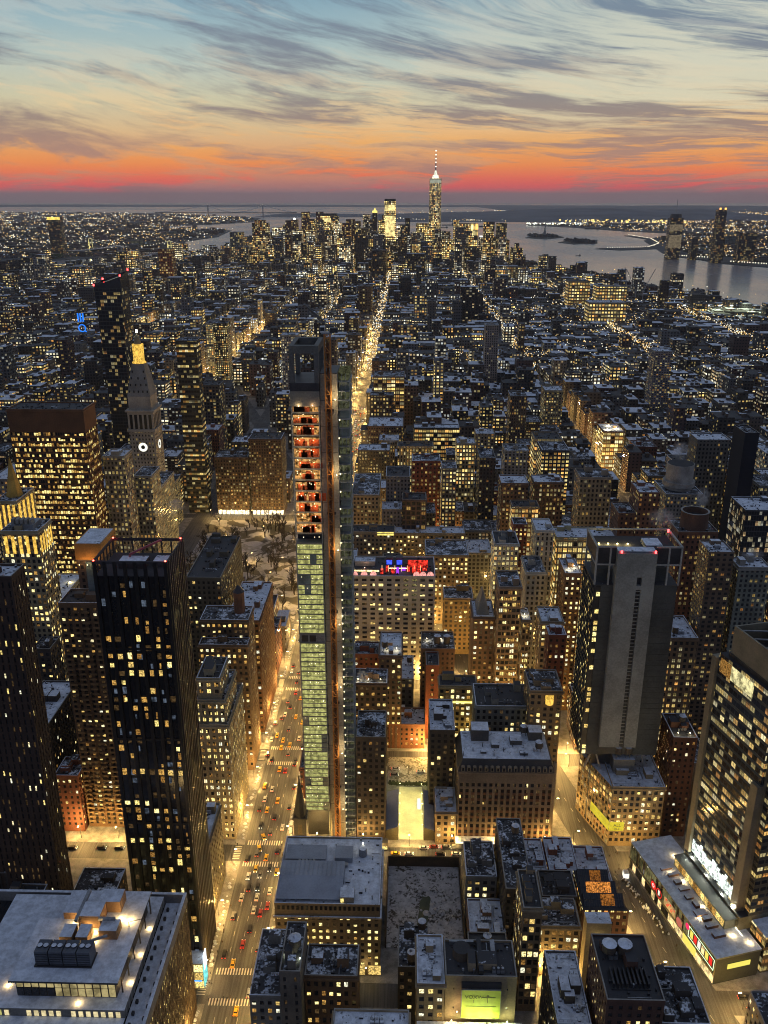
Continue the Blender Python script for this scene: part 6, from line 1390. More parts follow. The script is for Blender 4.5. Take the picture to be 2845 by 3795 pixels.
# bridges
def bridge(lb, pts, th, deck, w_, lamp, sag=12):
    rt = root('suspension_bridge', lb, 'bridge', (*pts[1], 0)); (a, t1, t2, d) = [Vector((*p, 0)) for p in pts]; Z = Vector((0, 0, 1))
    for t in (t1, t2):
        mb = MB(); u = (t2-t1).normalized(); n_ = Vector((-u.y, u.x, 0))
        for s in (-1, 1): mb.bar(t+n_*s*w_, t+n_*s*w_+Z*th, w_*.22, 0)
        for z in (deck, th*.72, th*.97): mb.bar(t-n_*w_+Z*z, t+n_*w_+Z*z, w_*.2, 0)
        part(rt, 'bridge_tower', mb, [M_TOW if lamp == 2 else M_STEEL])
    if lamp == 2:
        for t in (t1, t2):
            for hh in (15, 60): l_ = bpy.data.lights.new('tower_floodlight', 'POINT'); l_.energy = 70000; l_.color = (1, .9, .4); q_ = bpy.data.objects.new('tower_floodlight', l_); COL.objects.link(q_); q_.parent = rt; q_.location = t-rt.location+Vector((8, -38, hh))
    mb = MB(); 
    for p, q in ((a, t1), (t1, t2), (t2, d)): mb.bar(p+Z*deck, q+Z*deck, w_*.32, 0)
    part(rt, 'deck', mb, [M_DKSTEEL])
    mb = MB(); lm = MB(); N = 26
    for p, q, zp, zq, sg in ((a, t1, deck, th, 0), (t1, t2, th, th, th-deck-sag), (t2, d, th, deck, 0)):
        pr = None; NN = N if sg else N//2
        for i in range(NN+1):
            f = i/NN; c = p.lerp(q, f)+Z*((zp*(1-f)+zq*f)-sg*4*f*(1-f)-(0 if sg else (th-deck)*.22*4*f*(1-f)*.5))
            if pr is not None: mb.bar(pr, c, w_*(.24 if lamp == 1 else .07), 0)
            if lamp: r = w_*.13; lm.cyl(c.x, c.y, r, c.z, c.z+2*r, 5, 0)
            pr = c
    part(rt, 'cable', mb, [plain('pale cable', (.75, .72, .7), .6) if lamp == 1 else M_STEEL])
    if lamp: part(rt, 'cable_lamp', lm, [glow('cable lamp %d' % lamp, (1, .88, .62), 1.8 if lamp == 2 else 1.0)])['kind'] = 'stuff'
    return rt
M_TOW = plain('pale bridge tower', (.6, .56, .38), .8)
bridge('long far suspension bridge across the mouth of the bay on the horizon', [(-4500, 16300), (-3500, 16100), (-2530, 16100), (-1950, 16300)], 196, 66, 30, 1)
bridge('near suspension bridge with beaded lights and glowing tower over the east river', [(-2330, 5700), (-1880, 5360), (-1330, 5060), (-1080, 4900)], 92, 40, 13, 2)
bridge('second beaded suspension bridge behind the lone dark red tower', [(-1900, 5000), (-1500, 4700), (-1150, 4520), (-1000, 4450)], 84, 40, 12, 1)
# statue, island trees, ships, harbour cranes
rt = root('statue', 'tiny statue on its pedestal on the harbour island', 'statue', (1190, 7900, 2)); mb = MB(); mb.cyl(1190, 7900, 26, 2, 12, 10, 0); mb.box(1180, 1200, 7890, 7910, 12, 46, 0); part(rt, 'pedestal', mb, [M_CONC])
mb = MB(); mb.cyl(1190, 7900, 7, 46, 78, 8, 0, r2=4); mb.cyl(1190, 7900, 3.4, 78, 86, 8, 0); mb.bar((1193, 7900, 74), (1198, 7900, 92), 1.6, 0); part(rt, 'figure', mb, [plain('verdigris copper', (.12, .22, .18), .6)])
rng = random.Random(77)
for cx, cyy, rx, ry, lb in ((1180, 7950, 150, 200, 'dark trees on the harbour island with the statue'), (1320, 6980, 110, 220, 'dark trees covering the second harbour island'), (-1200, 7400, 200, 300, 'dark trees on the fort island by the bay')):
    mb = MB()
    for i in range(160):
        x_, y_, r = cx+rng.uniform(-rx, rx)*.7, cyy+rng.uniform(-ry, ry), rng.uniform(8, 20); mb.cyl(x_, y_, r, 2, 6+r*rng.uniform(.5, 1), 7, 0, r2=r*.4)
    o = link('woodland', mb.mesh('woodland', [plain('bare winter wood', (.03, .032, .03), .95)])); tag(o, lb, 'woodland'); o['kind'] = 'stuff'
def ship(x, y, L, lb, rz):
    rt = root('ship', lb, 'ship', (x, y, -.6), 'ships at anchor in the bay', rz); mb = MB(); h = L*.06
    for i in range(8):
        a, b = -L/2+L*i/8, -L/2+L*(i+1)/8; f = lambda t: L*.075*(1-max(0, abs(t)/(L/2)-.55)**2*3.4); wa, wb = f(a), f(b)
        mb.quad((a, -wa, 0), (b, -wb, 0), (b, -wb, h), (a, -wa, h)); mb.quad((b, wb, 0), (a, wa, 0), (a, wa, h), (b, wb, h)); mb.quad((a, -wa, h), (b, -wb, h), (b, wb, h), (a, wa, h))
    o = link('hull', mb.mesh('hull', [M_DKSTEEL]), rt); mb = MB(); mb.box(L*.28, L*.42, -L*.05, L*.05, h, h*2.6, 0); mb.box(L*.3, L*.36, -L*.02, L*.02, h*2.6, h*3.4, 0); link('bridge_house', mb.mesh('bridge_house', [M_CONC]), rt)
for x, y, L, lb, rz in ((505, 11200, 160, 'dark ship just right of the tallest tower', .1), (900, 10600, 190, 'long dark ship in the middle of the upper bay', .05), (2000, 9900, 170, 'dark ship between the island and the docks', .1), (1000, 5300, 45, 'small ferry with wake on the river', .7), (690, 5350, 30, 'small boat left of the ferry', .4), (420, 10300, 90, 'small ship left of the long dark one', .2)): ship(x, y, L, lb, rz)
for i, (x, y, h, dx, lb) in enumerate(((668, 2720, 96, -12, 'leftmost slim harbour derrick'), (690, 2700, 92, -34, 'middle harbour derrick leaning left'), (712, 2700, 92, 30, 'right harbour derrick leaning right'))):
    rt = root('derrick_crane', lb, 'crane', (x, y, 0), 'derricks beside the river'); mb = MB(); mb.bar((x, y, 0), (x, y, 55), 1.3, 0); mb.bar((x-4, y, 55), (x+4, y, 55), 2, 0); part(rt, 'mast', mb, [M_STEEL]); mb = MB(); mb.bar((x, y, 55), (x+dx, y, h+28), .9, 0); mb.bar((x, y, 66), (x+dx, y, h+28), .3, 0); part(rt, 'jib', mb, [M_STEEL])
rt = root('sports_pier', 'green floodlit sports field on a riverside pier', 'pier', (880, 2520, 0)); mb = MB(); mb.box(800, 1040, 2440, 2600, .2, 6, 0, 1); part(rt, 'deck', mb, [M_DKSTEEL, plain('artificial turf', (.12, .22, .06), .9)])
for i in range(7): 
    x_ = 810+i*34; mb = MB(); mb.bar((x_, 2605, 6), (x_, 2605, 24), .7, 0); part(rt, 'lamp_mast', mb, [M_STEEL]); mb = MB(); mb.box(x_-4, x_+4, 2603.6, 2604.6, 23, 26, 0); part(rt, 'lamp', mb, [glow('stadium lamp', (.95, 1, .9), 4)])
l = bpy.data.lights.new('field_light', 'AREA'); l.energy = 160000; l.color = (.9, 1, .6); l.size = 140; q = bpy.data.objects.new('field_light', l); COL.objects.link(q); q.parent = rt; q.location = (40, 10, 40)
# ---------------------------------------------------------------- the rest of the city, lot by lot
fwd = Vector((-sin(R(1.43))*cos(R(19.9)), cos(R(1.43))*cos(R(19.9)), -sin(R(19.9)))); rgt = Vector((cos(R(1.43)), sin(R(1.43)), 0)); upv = rgt.cross(fwd)
def seen(x, y, z, m=.03):
    v = Vector((x, y, z-320)); d = v.dot(fwd)
    if d < 20: return False
    a = .8485*v.dot(rgt)/d; b = .8485*v.dot(upv)/d
    return abs(a) < .375+m and -.5-m < b < .5+m
def free(x0, x1, y0, y1): return not any(x0 < b and x1 > a and y0 < d and y1 > c for a, b, c, d in FOOT)
def west_shore(y):
    P_ = [(0, 1290), (1500, 1290), (2000, 1150), (2396, 1062), (2886, 1040), (3019, 939), (3279, 849), (3670, 778), (4059, 672), (4386, 567), (4800, 430), (5000, 312), (5500, 64)]
    for (a, b), (c, d) in zip(P_, P_[1:]):
        if a <= y <= c: return b+(d-b)*(y-a)/(c-a)-25
    return 0
def east_shore(y):
    P_ = [(0, -2500), (3000, -2300), (3800, -1700), (4420, -1468), (4900, -1256), (5150, -1133), (5600, -914), (5850, -585)]
    for (a, b), (c, d) in zip(P_, P_[1:]):
        if a <= y <= c: return b+(d-b)*(y-a)/(c-a)+25
    return -400
WALLS = [((.15, .09, .055), 'brown brick'), ((.17, .06, .04), 'red brick'), ((.24, .19, .12), 'tan stone'), ((.17, .165, .155), 'grey stone'), ((.06, .05, .045), 'dark'), ((.30, .27, .22), 'pale stone'), ((.11, .085, .06), 'dark brown')]
rng = random.Random(12); LOTS = []
FA = [-2100, -1900, -1700, -1480, -1260]+AVX+[1330]
def zone(x, y):
    if y < 371: return (12, 24)
    if y < 620: return (18, 34)
    if y < 900: return (30, 56)
    if y < 1640: return (26, 62) if -500 < x < 240 else (20, 50)
    if y < 2900: return (12, 24) if x > 240 else (18, 46)
    if y < 3700: return (18, 44)
    return (30, 80) if -600 < x < 420 else (20, 50)
n = 31
while SY(n) < 5600:
    yA, yB = SY(n)+9, SY(n-1)-9
    for a, b in zip(FA, FA[1:]):
        big = yA > 1640
        x = a+15
        rows = ((yA, yA+31), (yA+35, yB)) if not big else ((yA, yA+34), (yA+36, yB+4))
        for (ya, yb) in rows:
            x = a+15
            while x < b-22:
                wd = rng.uniform(13, 27) if not big else rng.uniform(16, 46)
                x1 = min(x+wd, b-15); ym = (ya+yb)/2; xm = (x+x1)/2
                dx = rng.uniform(0, 5); bw = bway(ym)
                ok = east_shore(ym) < xm < west_shore(ym) and (bw is None or abs(xm-bw) > (x1-x)/2+13+abs(.2*(yb-ya)/2)) and (seen(xm, ym, 0, .06) or seen(xm, ym, 60, .06))
                if ok and not (-205 < xm < -86 and 612 < ym < 862) and free(x, x1-.3, ya, yb):
                    lo, hi = zone(xm, ym); h = rng.uniform(lo, hi)
                    if rng.random() < .10 and ym > 640: h *= rng.uniform(1.4, 2.5)
                    if 640 < ym < 1500 and 200 < xm < 330: h = rng.uniform(24, 48)
                    if 560 < ym < 900 and 270 < xm: h = rng.uniform(60, 110)
                    LOTS.append((x, x1-.25, ya, yb-dx, h))
                x = x1
    n -= 1
LOTS.sort(key=lambda L: -((L[1]-L[0])*(L[4]+14))/((L[2])**2+L[0]**2))
LM = [('the scaffolded skyscraper', -37, 382), ('the clock tower', -249, 804), ('the snowy square', -145, 735), ('the pale hotel', -7, 550), ('the concrete tower', 112, 400), ('the bronze slab tower', -266, 635), ('the pod tower', -221, 884),
      ('the ornate brick tower', 143, 635), ('the lit stone slab', 61, 850), ('the golden avenue', -72, 1200), ('the beacon topped brick tower', 73, 755), ('the big lit grid office', -22, 1200), ('the black edged slab', 260, 650), ('the sixth avenue glow', 240, 1200),
      ('the slanted top glass tower', -323, 972), ('the columned stone office', 10, 884), ('the long strip window loft', 38, 1018), ('the union of bright streets', -400, 1700), ('the floodlit snow loft', 256, 1060)]
seenlab = {}; indiv = []
for L in LOTS[:215]:
    x0, x1, y0, y1, h = L; (tint, wn) = rng.choices(WALLS, (4, 3, 3, 3, 3, 2, 3))[0]
    lit_ = rng.choice((.12, .25, .35, .5, .7, .95)); j = rng.uniform(.8, 1.2)
    st = S_('tan', tint=[q*j for q in tint]+[1], lit=lit_*.9, rc=rng.choice((.2, .7)), bay=rng.uniform(2.6, 4.2), fh=rng.uniform(3.2, 4.3), wf=rng.uniform(.42, .72), hf=rng.uniform(.45, .65), cornice=rng.random() < .4, cool=rng.choice((0, 0, .4)))
    sn = rng.choice((0, 0, 0, 1, 1, 2)); snow = (M_SNOW, M_SNOWFULL, M_SNOWTHIN)[sn]; tk = 1 if rng.random() < .45 and x1-x0 > 8 else 0
    xm, ym = (x0+x1)/2, (y0+y1)/2
    lm = min(LM, key=lambda q: math.hypot(q[1]-xm, (q[2]-ym)*.6))
    dx, dy = xm-lm[1], ym-lm[2]
    rel = ('left' if dx < 0 else 'right')+' of' if abs(dx) > abs(dy)*.6 else ('beyond' if dy > 0 else 'in front of')
    size = 'narrow' if x1-x0 < 16 else ('wide' if x1-x0 > 22 else 'plain')
    ht = 'low' if h < 26 else ('tall' if h > 50 else 'mid height')
    wl = 'mostly lit' if lit_ > .5 else ('half lit' if lit_ > .3 else 'mostly unlit')
    rf = ('patchy snow', 'white snow', 'bare tar')[sn]
    lb = f'{size} {ht} {wn} block, {wl}, {rf}{", tank" if tk else ""}, {rel} {lm[0]}'
    rt = bld('city_building', lb, x0, x1, y0, y1, h, st, geo=False, clutter=rng.choice((1, 1, 2, 3)), tanks=tk, snow=snow, group='buildings filling the city blocks', seed=len(indiv))
    FOOT.pop(); indiv.append(rt); seenlab.setdefault(lb, []).append(rt)
ORD = ['nearest', 'second nearest', 'third nearest', 'fourth nearest', 'fifth nearest', 'sixth nearest', 'seventh nearest']
for lb, L in seenlab.items():
    if len(L) > 1:
        for i, o in enumerate(sorted(L, key=lambda o: o.location.y)): o['label'] = (ORD[min(i, 6)]+' '+lb)
for rt in indiv:
    for a_ in ('plain ', 'mid height ', ', tank', 'mostly ', 'half ', ' brick', ' the'):
        if len(rt['label'].split()) > 16: rt['label'] = rt['label'].replace(a_, '', 1)
    if len(rt['label'].split()) > 16: rt['label'] = rt['label'].replace(' building,', ',', 1).replace(' roof with tank', ' roof, tank')
    if len(rt['label'].split()) > 16: rt['label'] = rt['label'].replace(' windows,', ',', 1).replace('plain ', '', 1)
mb = MB(); rl = MB()
for x0, x1, y0, y1, h in LOTS[215:]:
    (tint, wn) = rng.choices(WALLS, (4, 3, 2, 4, 4, 1, 4))[0]; j = rng.uniform(.5, .95); far = min(1, max(0, (y0-700)/2500))
    lp = rng.choice((.08, .16, .26, .4, .6))*(1.3 if y0 > 3400 else 1)
    if rng.random() < .04: lp = .85
    if x0 > 240 and 1640 < y0 < 3000: lp *= .45
    bay = rng.uniform(3, 4.5)*(1+far*1.3); fh = rng.uniform(3.4, 4.3)*(1+far*1.2)
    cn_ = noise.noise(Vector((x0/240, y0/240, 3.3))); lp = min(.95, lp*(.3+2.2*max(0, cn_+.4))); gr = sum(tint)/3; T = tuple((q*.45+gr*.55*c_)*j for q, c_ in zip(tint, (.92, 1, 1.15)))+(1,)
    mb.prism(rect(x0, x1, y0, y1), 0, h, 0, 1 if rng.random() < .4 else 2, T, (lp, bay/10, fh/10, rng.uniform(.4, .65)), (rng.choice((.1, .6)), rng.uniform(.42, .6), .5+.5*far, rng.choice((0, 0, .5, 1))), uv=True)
    for _ in range(rng.choice((0, 1, 1, 2)) if y0 > 1600 else 2):
        a, b = rng.uniform(3, 6), rng.uniform(3, 7)
        if x1-x0 > a+2 and y1-y0 > b+2:
            px, py = rng.uniform(x0+.5, x1-a-.5), rng.uniform(y0+.5, y1-b-.5); mb.box(px, px+a, py, py+b, h, h+rng.uniform(2, 5), 3, rng.choice((1, 2)), False)
o = struct('distant_buildings', mb, [M_FAC, M_SNOWFULL, M_SNOWTHIN, plain('far bulkhead brick', (.09, .07, .06))], 'stuff'); tag(o, 'endless low roofs and dim windows of the far city blocks', 'buildings')

rt = bld('city_building', 'dark far block carrying a glowing blue rooftop sign of bars and a ring', -722, -694, 1903, 1925, 38, S_('dark', lit=.4, bay=5, fh=5), geo=False, clutter=1)
bs = root('rooftop_sign', 'blue lit rooftop sign with three bars above a ring', 'sign', (-706, 1902, 38)); BLU = glow('blue sign light', (.02, .22, 1), 1.3)
for i in range(3): mb = MB(); mb.box(-714+i*5.5, -711+i*5.5, 1901, 1901.6, 66, 84, 0); part(bs, 'bar', mb, [BLU])
mb = MB()
for i in range(20):
    a, b = 2*pi*i/20, 2*pi*(i+1)/20; mb.bar((-706+7.5*cos(a), 1901.4, 52+7.5*sin(a)), (-706+7.5*cos(b), 1901.4, 52+7.5*sin(b)), 1.3, 0)
mb.bar((-702, 1901.4, 48), (-697, 1901.4, 44), 1.1, 0); part(bs, 'ring', mb, [BLU])
mb = MB(); mb.bar((-706, 1902.6, 37), (-706, 1902.6, 84), .8, 0); part(bs, 'mast', mb, [M_DKSTEEL])
# the thick of the far business district
rd = random.Random(55)
for i in range(170):
    y_ = rd.uniform(3850, 5450); x_ = rd.uniform(-860, 300) if y_ > 4200 else rd.uniform(-700, 460)
    if x_ > west_shore(y_)-60 or x_ < east_shore(y_): continue
    wd = rd.uniform(28, 55); h = rd.uniform(80, 175)*(1.25 if -620 < x_ < 200 and y_ > 4500 else 1)*(1.25 if rd.random() < .2 else 1)
    (tint, wn) = rd.choice(WALLS); k_ = rd.choice(('tanlit', 'tan', 'grey', 'glass', 'dark', 'tanlit'))
    st = S_(k_, gain=1.0, lit=rd.choice((.2, .35, .55, .85)), rc=.2, bay=rd.uniform(6, 9), fh=rd.uniform(7, 10), wf=.66, hf=.62, cornice=0, cool=rd.choice((0, 0, .5))); st['tint'] = [q*.8 for q in tint]+[1]
    lb = '%s %s tower %s the tallest spire, %s the skyline front row' % (wn, 'short' if h < 110 else 'tall', 'left of' if x_ < 141 else 'right of', 'behind' if y_ > 4700 else ('level with' if y_ > 4300 else 'in front of'))
    bld('office_tower', lb, x_, x_+wd, y_, y_+wd*.9, h, st, geo=False, clutter=0, group='crowded towers of the far skyline', seed=i)
# far shores: low sprawl with lamps
def scatter(name, lb, n, reg, hh, lampn, seed, warm=.5):
    r = random.Random(seed); mb = MB(); lm = MB()
    def inside(x, y):
        c = False; j = len(reg)-1
        for i in range(len(reg)):
            (xi, yi), (xj, yj) = reg[i], reg[j]
            if (yi > y) != (yj > y) and x < (xj-xi)*(y-yi)/(yj-yi)+xi: c = not c
            j = i
        return c
    xs = [p[0] for p in reg]; ys = [p[1] for p in reg]
    def pick():
        for _ in range(300):
            y = 1/(r.uniform(1/max(ys), 1/min(ys))); x = r.uniform(min(xs), max(xs))
            if inside(x, y) and seen(x, y, 5): return x, y
        return None
    for _ in range(n):
        p = pick()
        if not p: continue
        w_ = r.uniform(25, 90); d = r.uniform(25, 70); h = r.uniform(*hh)*(2.2 if r.random() < .05 else 1); T = tuple(q*r.uniform(.4, .8) for q in r.choice(WALLS)[0])+(1,)
        mb.prism(rect(p[0], p[0]+w_, p[1], p[1]+d), 1.6, h, 0, r.choice((1, 2)), T, (r.choice((.01, .05, .14)), 1.2, 1.1, .5), (.2, .5, .5, .3), uv=True)
    for _ in range(lampn):
        p = pick()
        if not p: continue
        if name == 'town':
            if r.random() < .5: p = (min(FA, key=lambda q: abs(q-p[0]))+r.uniform(-9, 9), p[1])
            else: p = (p[0], SY(round(29-(p[1]-362)/84))+r.uniform(-4, 4))
        k_ = 1
        if r.random() < .25: k_ = r.randint(3, 9)
        dx, dy = r.uniform(-60, 60), r.uniform(-15, 15)
        for i in range(k_):
            x, y = p[0]+i*dx, p[1]+i*dy; s = y*.00042*r.uniform(.5, 1.25); z = 10+r.uniform(0, 12)
            lm.cyl(x, y, s, z, z+1.6*s, 5, 0 if r.random() < warm else (1 if r.random() < .8 else 2))
    if n: o = struct(name+'_buildings', mb, [M_FAC, M_SNOWTHIN, M_TAR], 'stuff'); tag(o, lb+', low buildings', 'buildings')
    o = struct(name+'_street_lamps', lm, [glow('far amber lamps', (1, .62, .2), 1.5), glow('far white lamps', (1, .92, .7), 1.7), glow('far cool lamps', (.6, .8, 1), 1.2)], 'stuff'); tag(o, lb+', street lamps', 'lamps')
scatter('river_east', 'flat borough beyond the east river', 1500, [(-9825, 21000), (-4800, 18700), (-3538, 16509), (-2501, 14921), (-2223, 12451), (-2460, 11559), (-2883, 10885), (-1902, 9253), (-1725, 7798), (-1804, 6963), (-1516, 5887), (-1600, 5350), (-2112, 4812), (-3200, 3800), (-9000, 6000), (-14000, 15000)], (8, 26), 1050, 3)
scatter('river_west', 'docks and towns across the river', 900, [(1754, 4715), (1719, 4962), (1687, 5217), (1626, 5416), (1726, 5916), (1964, 7204), (2258, 7893), (2668, 8613), (2286, 9194), (1981, 10318), (1573, 11167), (1650, 11700), (3551, 12400), (3100, 13500), (2600, 16000), (4100, 20000), (12000, 22000), (9000, 12000), (4000, 5000)], (8, 24), 1200, 4, .65)
scatter('far_hill', 'low hills on the horizon', 0, [(-500, 12700), (6500, 12700), (9000, 24000), (0, 24000)], (8, 20), 160, 5, .4)
scatter('town', 'far side of the island', 0, [(-1500, 1650), (1000, 1650), (900, 3000), (500, 4200), (-1100, 4600)], (5, 6), 8000, 6, .5)
lm = MB(); r = random.Random(8)
for i in range(70):      # curved sea wall strung with lamps
    f = i/69; P_ = [(1960, 8100), (1960, 7366), (1820, 6600), (1610, 6090), (1320, 5990)]; q = f*4; k_ = min(3, int(q)); t = q-k_; x = P_[k_][0]*(1-t)+P_[k_+1][0]*t; y = P_[k_][1]*(1-t)+P_[k_+1][1]*t; s = y*.00028; lm.cyl(x, y, s, 10, 10+2*s, 5, 0)
for i in range(46): x = 1500+i*9+r.uniform(-3, 3); lm.cyl(x, 5010+i*-13 if i > 20 else 5300-i*12, 2.2, 6, 11, 5, 0)
o = struct('pier_lamps', lm, [glow('pier lamps', (1, .9, .66), 2)], 'stuff'); tag(o, 'string of white lamps along the curved sea wall across the river', 'lamps')
lm = MB()
for i in range(40): x = r.uniform(1480, 2100); y = 11000+r.uniform(0, 500); s = r.uniform(5, 10); lm.cyl(x, y, s, 14, 14+1.6*s, 5, 0)
for i in range(60): x = r.uniform(2100, 3600); y = 11600+r.uniform(0, 1500); s = r.uniform(6, 12); lm.cyl(x, y, s, 14, 14+1.5*s, 5, 1)
o = struct('dock_lamps', lm, [glow('dock white lamps', (.95, 1, .8), 2.4), glow('dock amber lamps', (1, .72, .2), 2.2)], 'stuff'); tag(o, 'blazing container dock lamps on the far river shore', 'lamps')

# ---------------------------------------------------------------- streets: lamps, cars, people
M_LAMP = glow('street lamp lens', (1, .72, .30), 16)
def lamp_post():
    rt = root('street_lamp', 'x', 'street lamp', (0, 0, .15)); mb = MB(); mb.cyl(0, 0, .14, 0, 8.6, 6, 0); mb.bar((0, 0, 8.5), (2.2, 0, 9.3), .09, 0); o = link('pole', mb.mesh('pole', [M_DKSTEEL]), rt)
    mb = MB(); mb.box(1.7, 2.9, -.22, .22, 9.05, 9.25, 0); link('lamp_head', mb.mesh('lamp_head', [M_LAMP]), rt)
    l = bpy.data.lights.new('lamp_light', 'POINT'); l.energy = 16000; l.color = (1, .60, .165); l.shadow_soft_size = .6
    q = bpy.data.objects.new('lamp_light', l); COL.objects.link(q); q.parent = rt; q.location = (2.3, 0, 8.7); return rt
proto = lamp_post(); LAMPS = []
def lampat(x, y, rz, where, p=1.0):
    o = copytree(proto) if LAMPS else proto
    o.location = (x, y, .15); o.rotation_euler = (0, 0, rz); LAMPS.append(o)
    if p != 1.0:
        for c in o.children:
            if c.type == 'LIGHT':
                key = 'lamp_light %.1f' % p; c.data = bpy.data.lights.get(key) or c.data.copy(); c.data.name = key; c.data.energy = 16000*p
    o['group'] = 'street lamps along '+where; o['label'] = 'tall street lamp with one curved arm along '+where
for i in range(22):
    lampat(-57.6, 236+i*34, pi, 'the golden avenue'); lampat(-86.4, 252+i*34, 0, 'the golden avenue')
for i in range(14): lampat(-57.6, 1000+i*90, pi, 'the golden avenue', 3.2); lampat(-86.4, 1045+i*90, 0, 'the golden avenue', 3.2)
for y_ in (262, 290, 318, 346, 372, 398, 426, 470, 520, 580): x_ = bway(y_); lampat(x_-11.5, y_, 0, 'the snowy boulevard', 1.0); lampat(x_+11.5, y_+13, pi, 'the snowy boulevard', .8)
for x_ in (-44, -20, 4, 26, 50, 74): lampat(x_, 369, -pi/2, 'the cross street behind the excavation', .9 if x_ < 20 else .45)
for x_ in (60, 84): lampat(x_, 289, -pi/2, 'the side street of the yellow awning', 1.3)
for x_ in (-170, -150, -128): lampat(x_, 371, -pi/2, 'the left side street', 1.3)
for n_ in (28, 27, 26, 25, 24): 
    for x_ in ((-40, -12, 16, 44) if n_ < 26 else (-40, -12, 16, 44, 72, 100)): lampat(x_, SY(n_)+6, -pi/2, 'the cross streets behind the pale hotel', 2.6)
for i in range(8): lampat(226.5, 960+i*60, 0, 'the bright avenue on the right', 4); 
for i in range(12): lampat(-205+i*11, 862.5, -pi/2, 'the shop front street behind the square', .45)
for i in range(9): lampat(-352, 1450+i*110, 0, 'the far left avenue', 14); 
for i in range(9): lampat(-640-i*42, 2250+i*180, 0, 'the far left avenue', 22)
for x_, y_ in ((-100, 650), (-130, 665), (-160, 690), (-110, 735), (-140, 745), (-180, 730), (-105, 800), (-140, 815), (-175, 790), (-190, 830), (-120, 700), (-165, 760)): lampat(x_, y_, (x_*7) % 6, 'the paths of the snowy square', .45)
# cars
def car(colr, lb, kind='sedan'):
    rt = root('car', lb, 'car', (0, 0, 0)); L, Wd = 4.7, 1.85; mb = MB()
    prof = [(-2.35, .35), (-2.35, .82), (-1.5, .95), (1.55, .98), (2.35, .88), (2.35, .35)] if kind == 'sedan' else [(-2.35, .4), (-2.35, 1.05), (-1.5, 1.15), (1.7, 1.15), (2.35, 1.1), (2.35, .4)]
    y = Wd/2
    for i in range(len(prof)):
        a, b = prof[i], prof[(i+1) % len(prof)]; mb.quad((y, a[0], a[1]), (y, b[0], b[1]), (-y, b[0], b[1]), (-y, a[0], a[1]))
    mb.poly([(y, *p) for p in prof]); mb.poly([(-y, *p) for p in prof][::-1]); z0 = prof[2][1]; zt = 1.45 if kind == 'sedan' else 1.75; k_ = y-.28
    mb.box(-k_, k_, -.75, 1.0 if kind == 'sedan' else 1.7, zt-.08, zt, 0)
    link('body', mb.mesh('body', [plain('car paint '+lb[:14], colr, .3)]), rt)
    mb = MB(); T_, B_ = (-.75, 1.0 if kind == 'sedan' else 1.7), (-1.45, 1.55 if kind == 'sedan' else 2.2)
    q0 = [(-y+.1, B_[0], z0), (y-.1, B_[0], z0), (y-.1, B_[1], z0), (-y+.1, B_[1], z0)]; q1 = [(-k_, T_[0], zt-.08), (k_, T_[0], zt-.08), (k_, T_[1], zt-.08), (-k_, T_[1], zt-.08)]
    for i in range(4): j = (i+1) % 4; mb.quad(q0[i], q0[j], q1[j], q1[i])
    link('glass', mb.mesh('glass', [M_DARKGLASS]), rt)
    wm = MB(); n = 10
    for i in range(n):
        a, b = 2*pi*i/n, 2*pi*(i+1)/n; wm.quad((-.11, .34*cos(a), .34*sin(a)), (-.11, .34*cos(b), .34*sin(b)), (.11, .34*cos(b), .34*sin(b)), (.11, .34*cos(a), .34*sin(a)))
        for s in (-.11, .11): wm.poly([(s, 0, 0), (s, .34*cos(a), .34*sin(a)), (s, .34*cos(b), .34*sin(b))])
    wme = wm.mesh('wheel', [M_DKSTEEL])
    for sx in (-1, 1):
        for yy in (-1.45, 1.45): link('wheel', wme, rt, (sx*.84, yy, .34))
    hm = MB(); hm.box(-.2, .2, -.05, .05, -.1, .1, 0); hme = hm.mesh('headlight', [glow('headlight', (1, .95, .75), 9)]); tm = MB(); tm.box(-.22, .22, -.05, .05, -.09, .09, 0); tme = tm.mesh('taillight', [glow('taillight', (1, .04, .02), 6)])
    for sx in (-1, 1): link('headlight', hme, rt, (sx*.66, -2.37, .68)); link('taillight', tme, rt, (sx*.66, 2.37, .76))
    return rt
KIND = {}
def carat(k_, x, y, rz, where):
    spec = {'taxi': ((.62, .38, .02), 'yellow taxi', 'sedan'), 'black': ((.02, .02, .022), 'black car', 'suv'), 'white': ((.55, .55, .53), 'white car', 'sedan'), 'grey': ((.14, .14, .15), 'grey car', 'suv'), 'red': ((.3, .03, .02), 'dark red car', 'sedan')}[k_]
    if k_ not in KIND: o = car(spec[0], spec[1], spec[2]); KIND[k_] = o
    else: o = copytree(KIND[k_])
    o.location = (x, y, .012); o.rotation_euler = (0, 0, rz); o['label'] = spec[1]+' '+where; o['group'] = 'cars in the streets'; return o
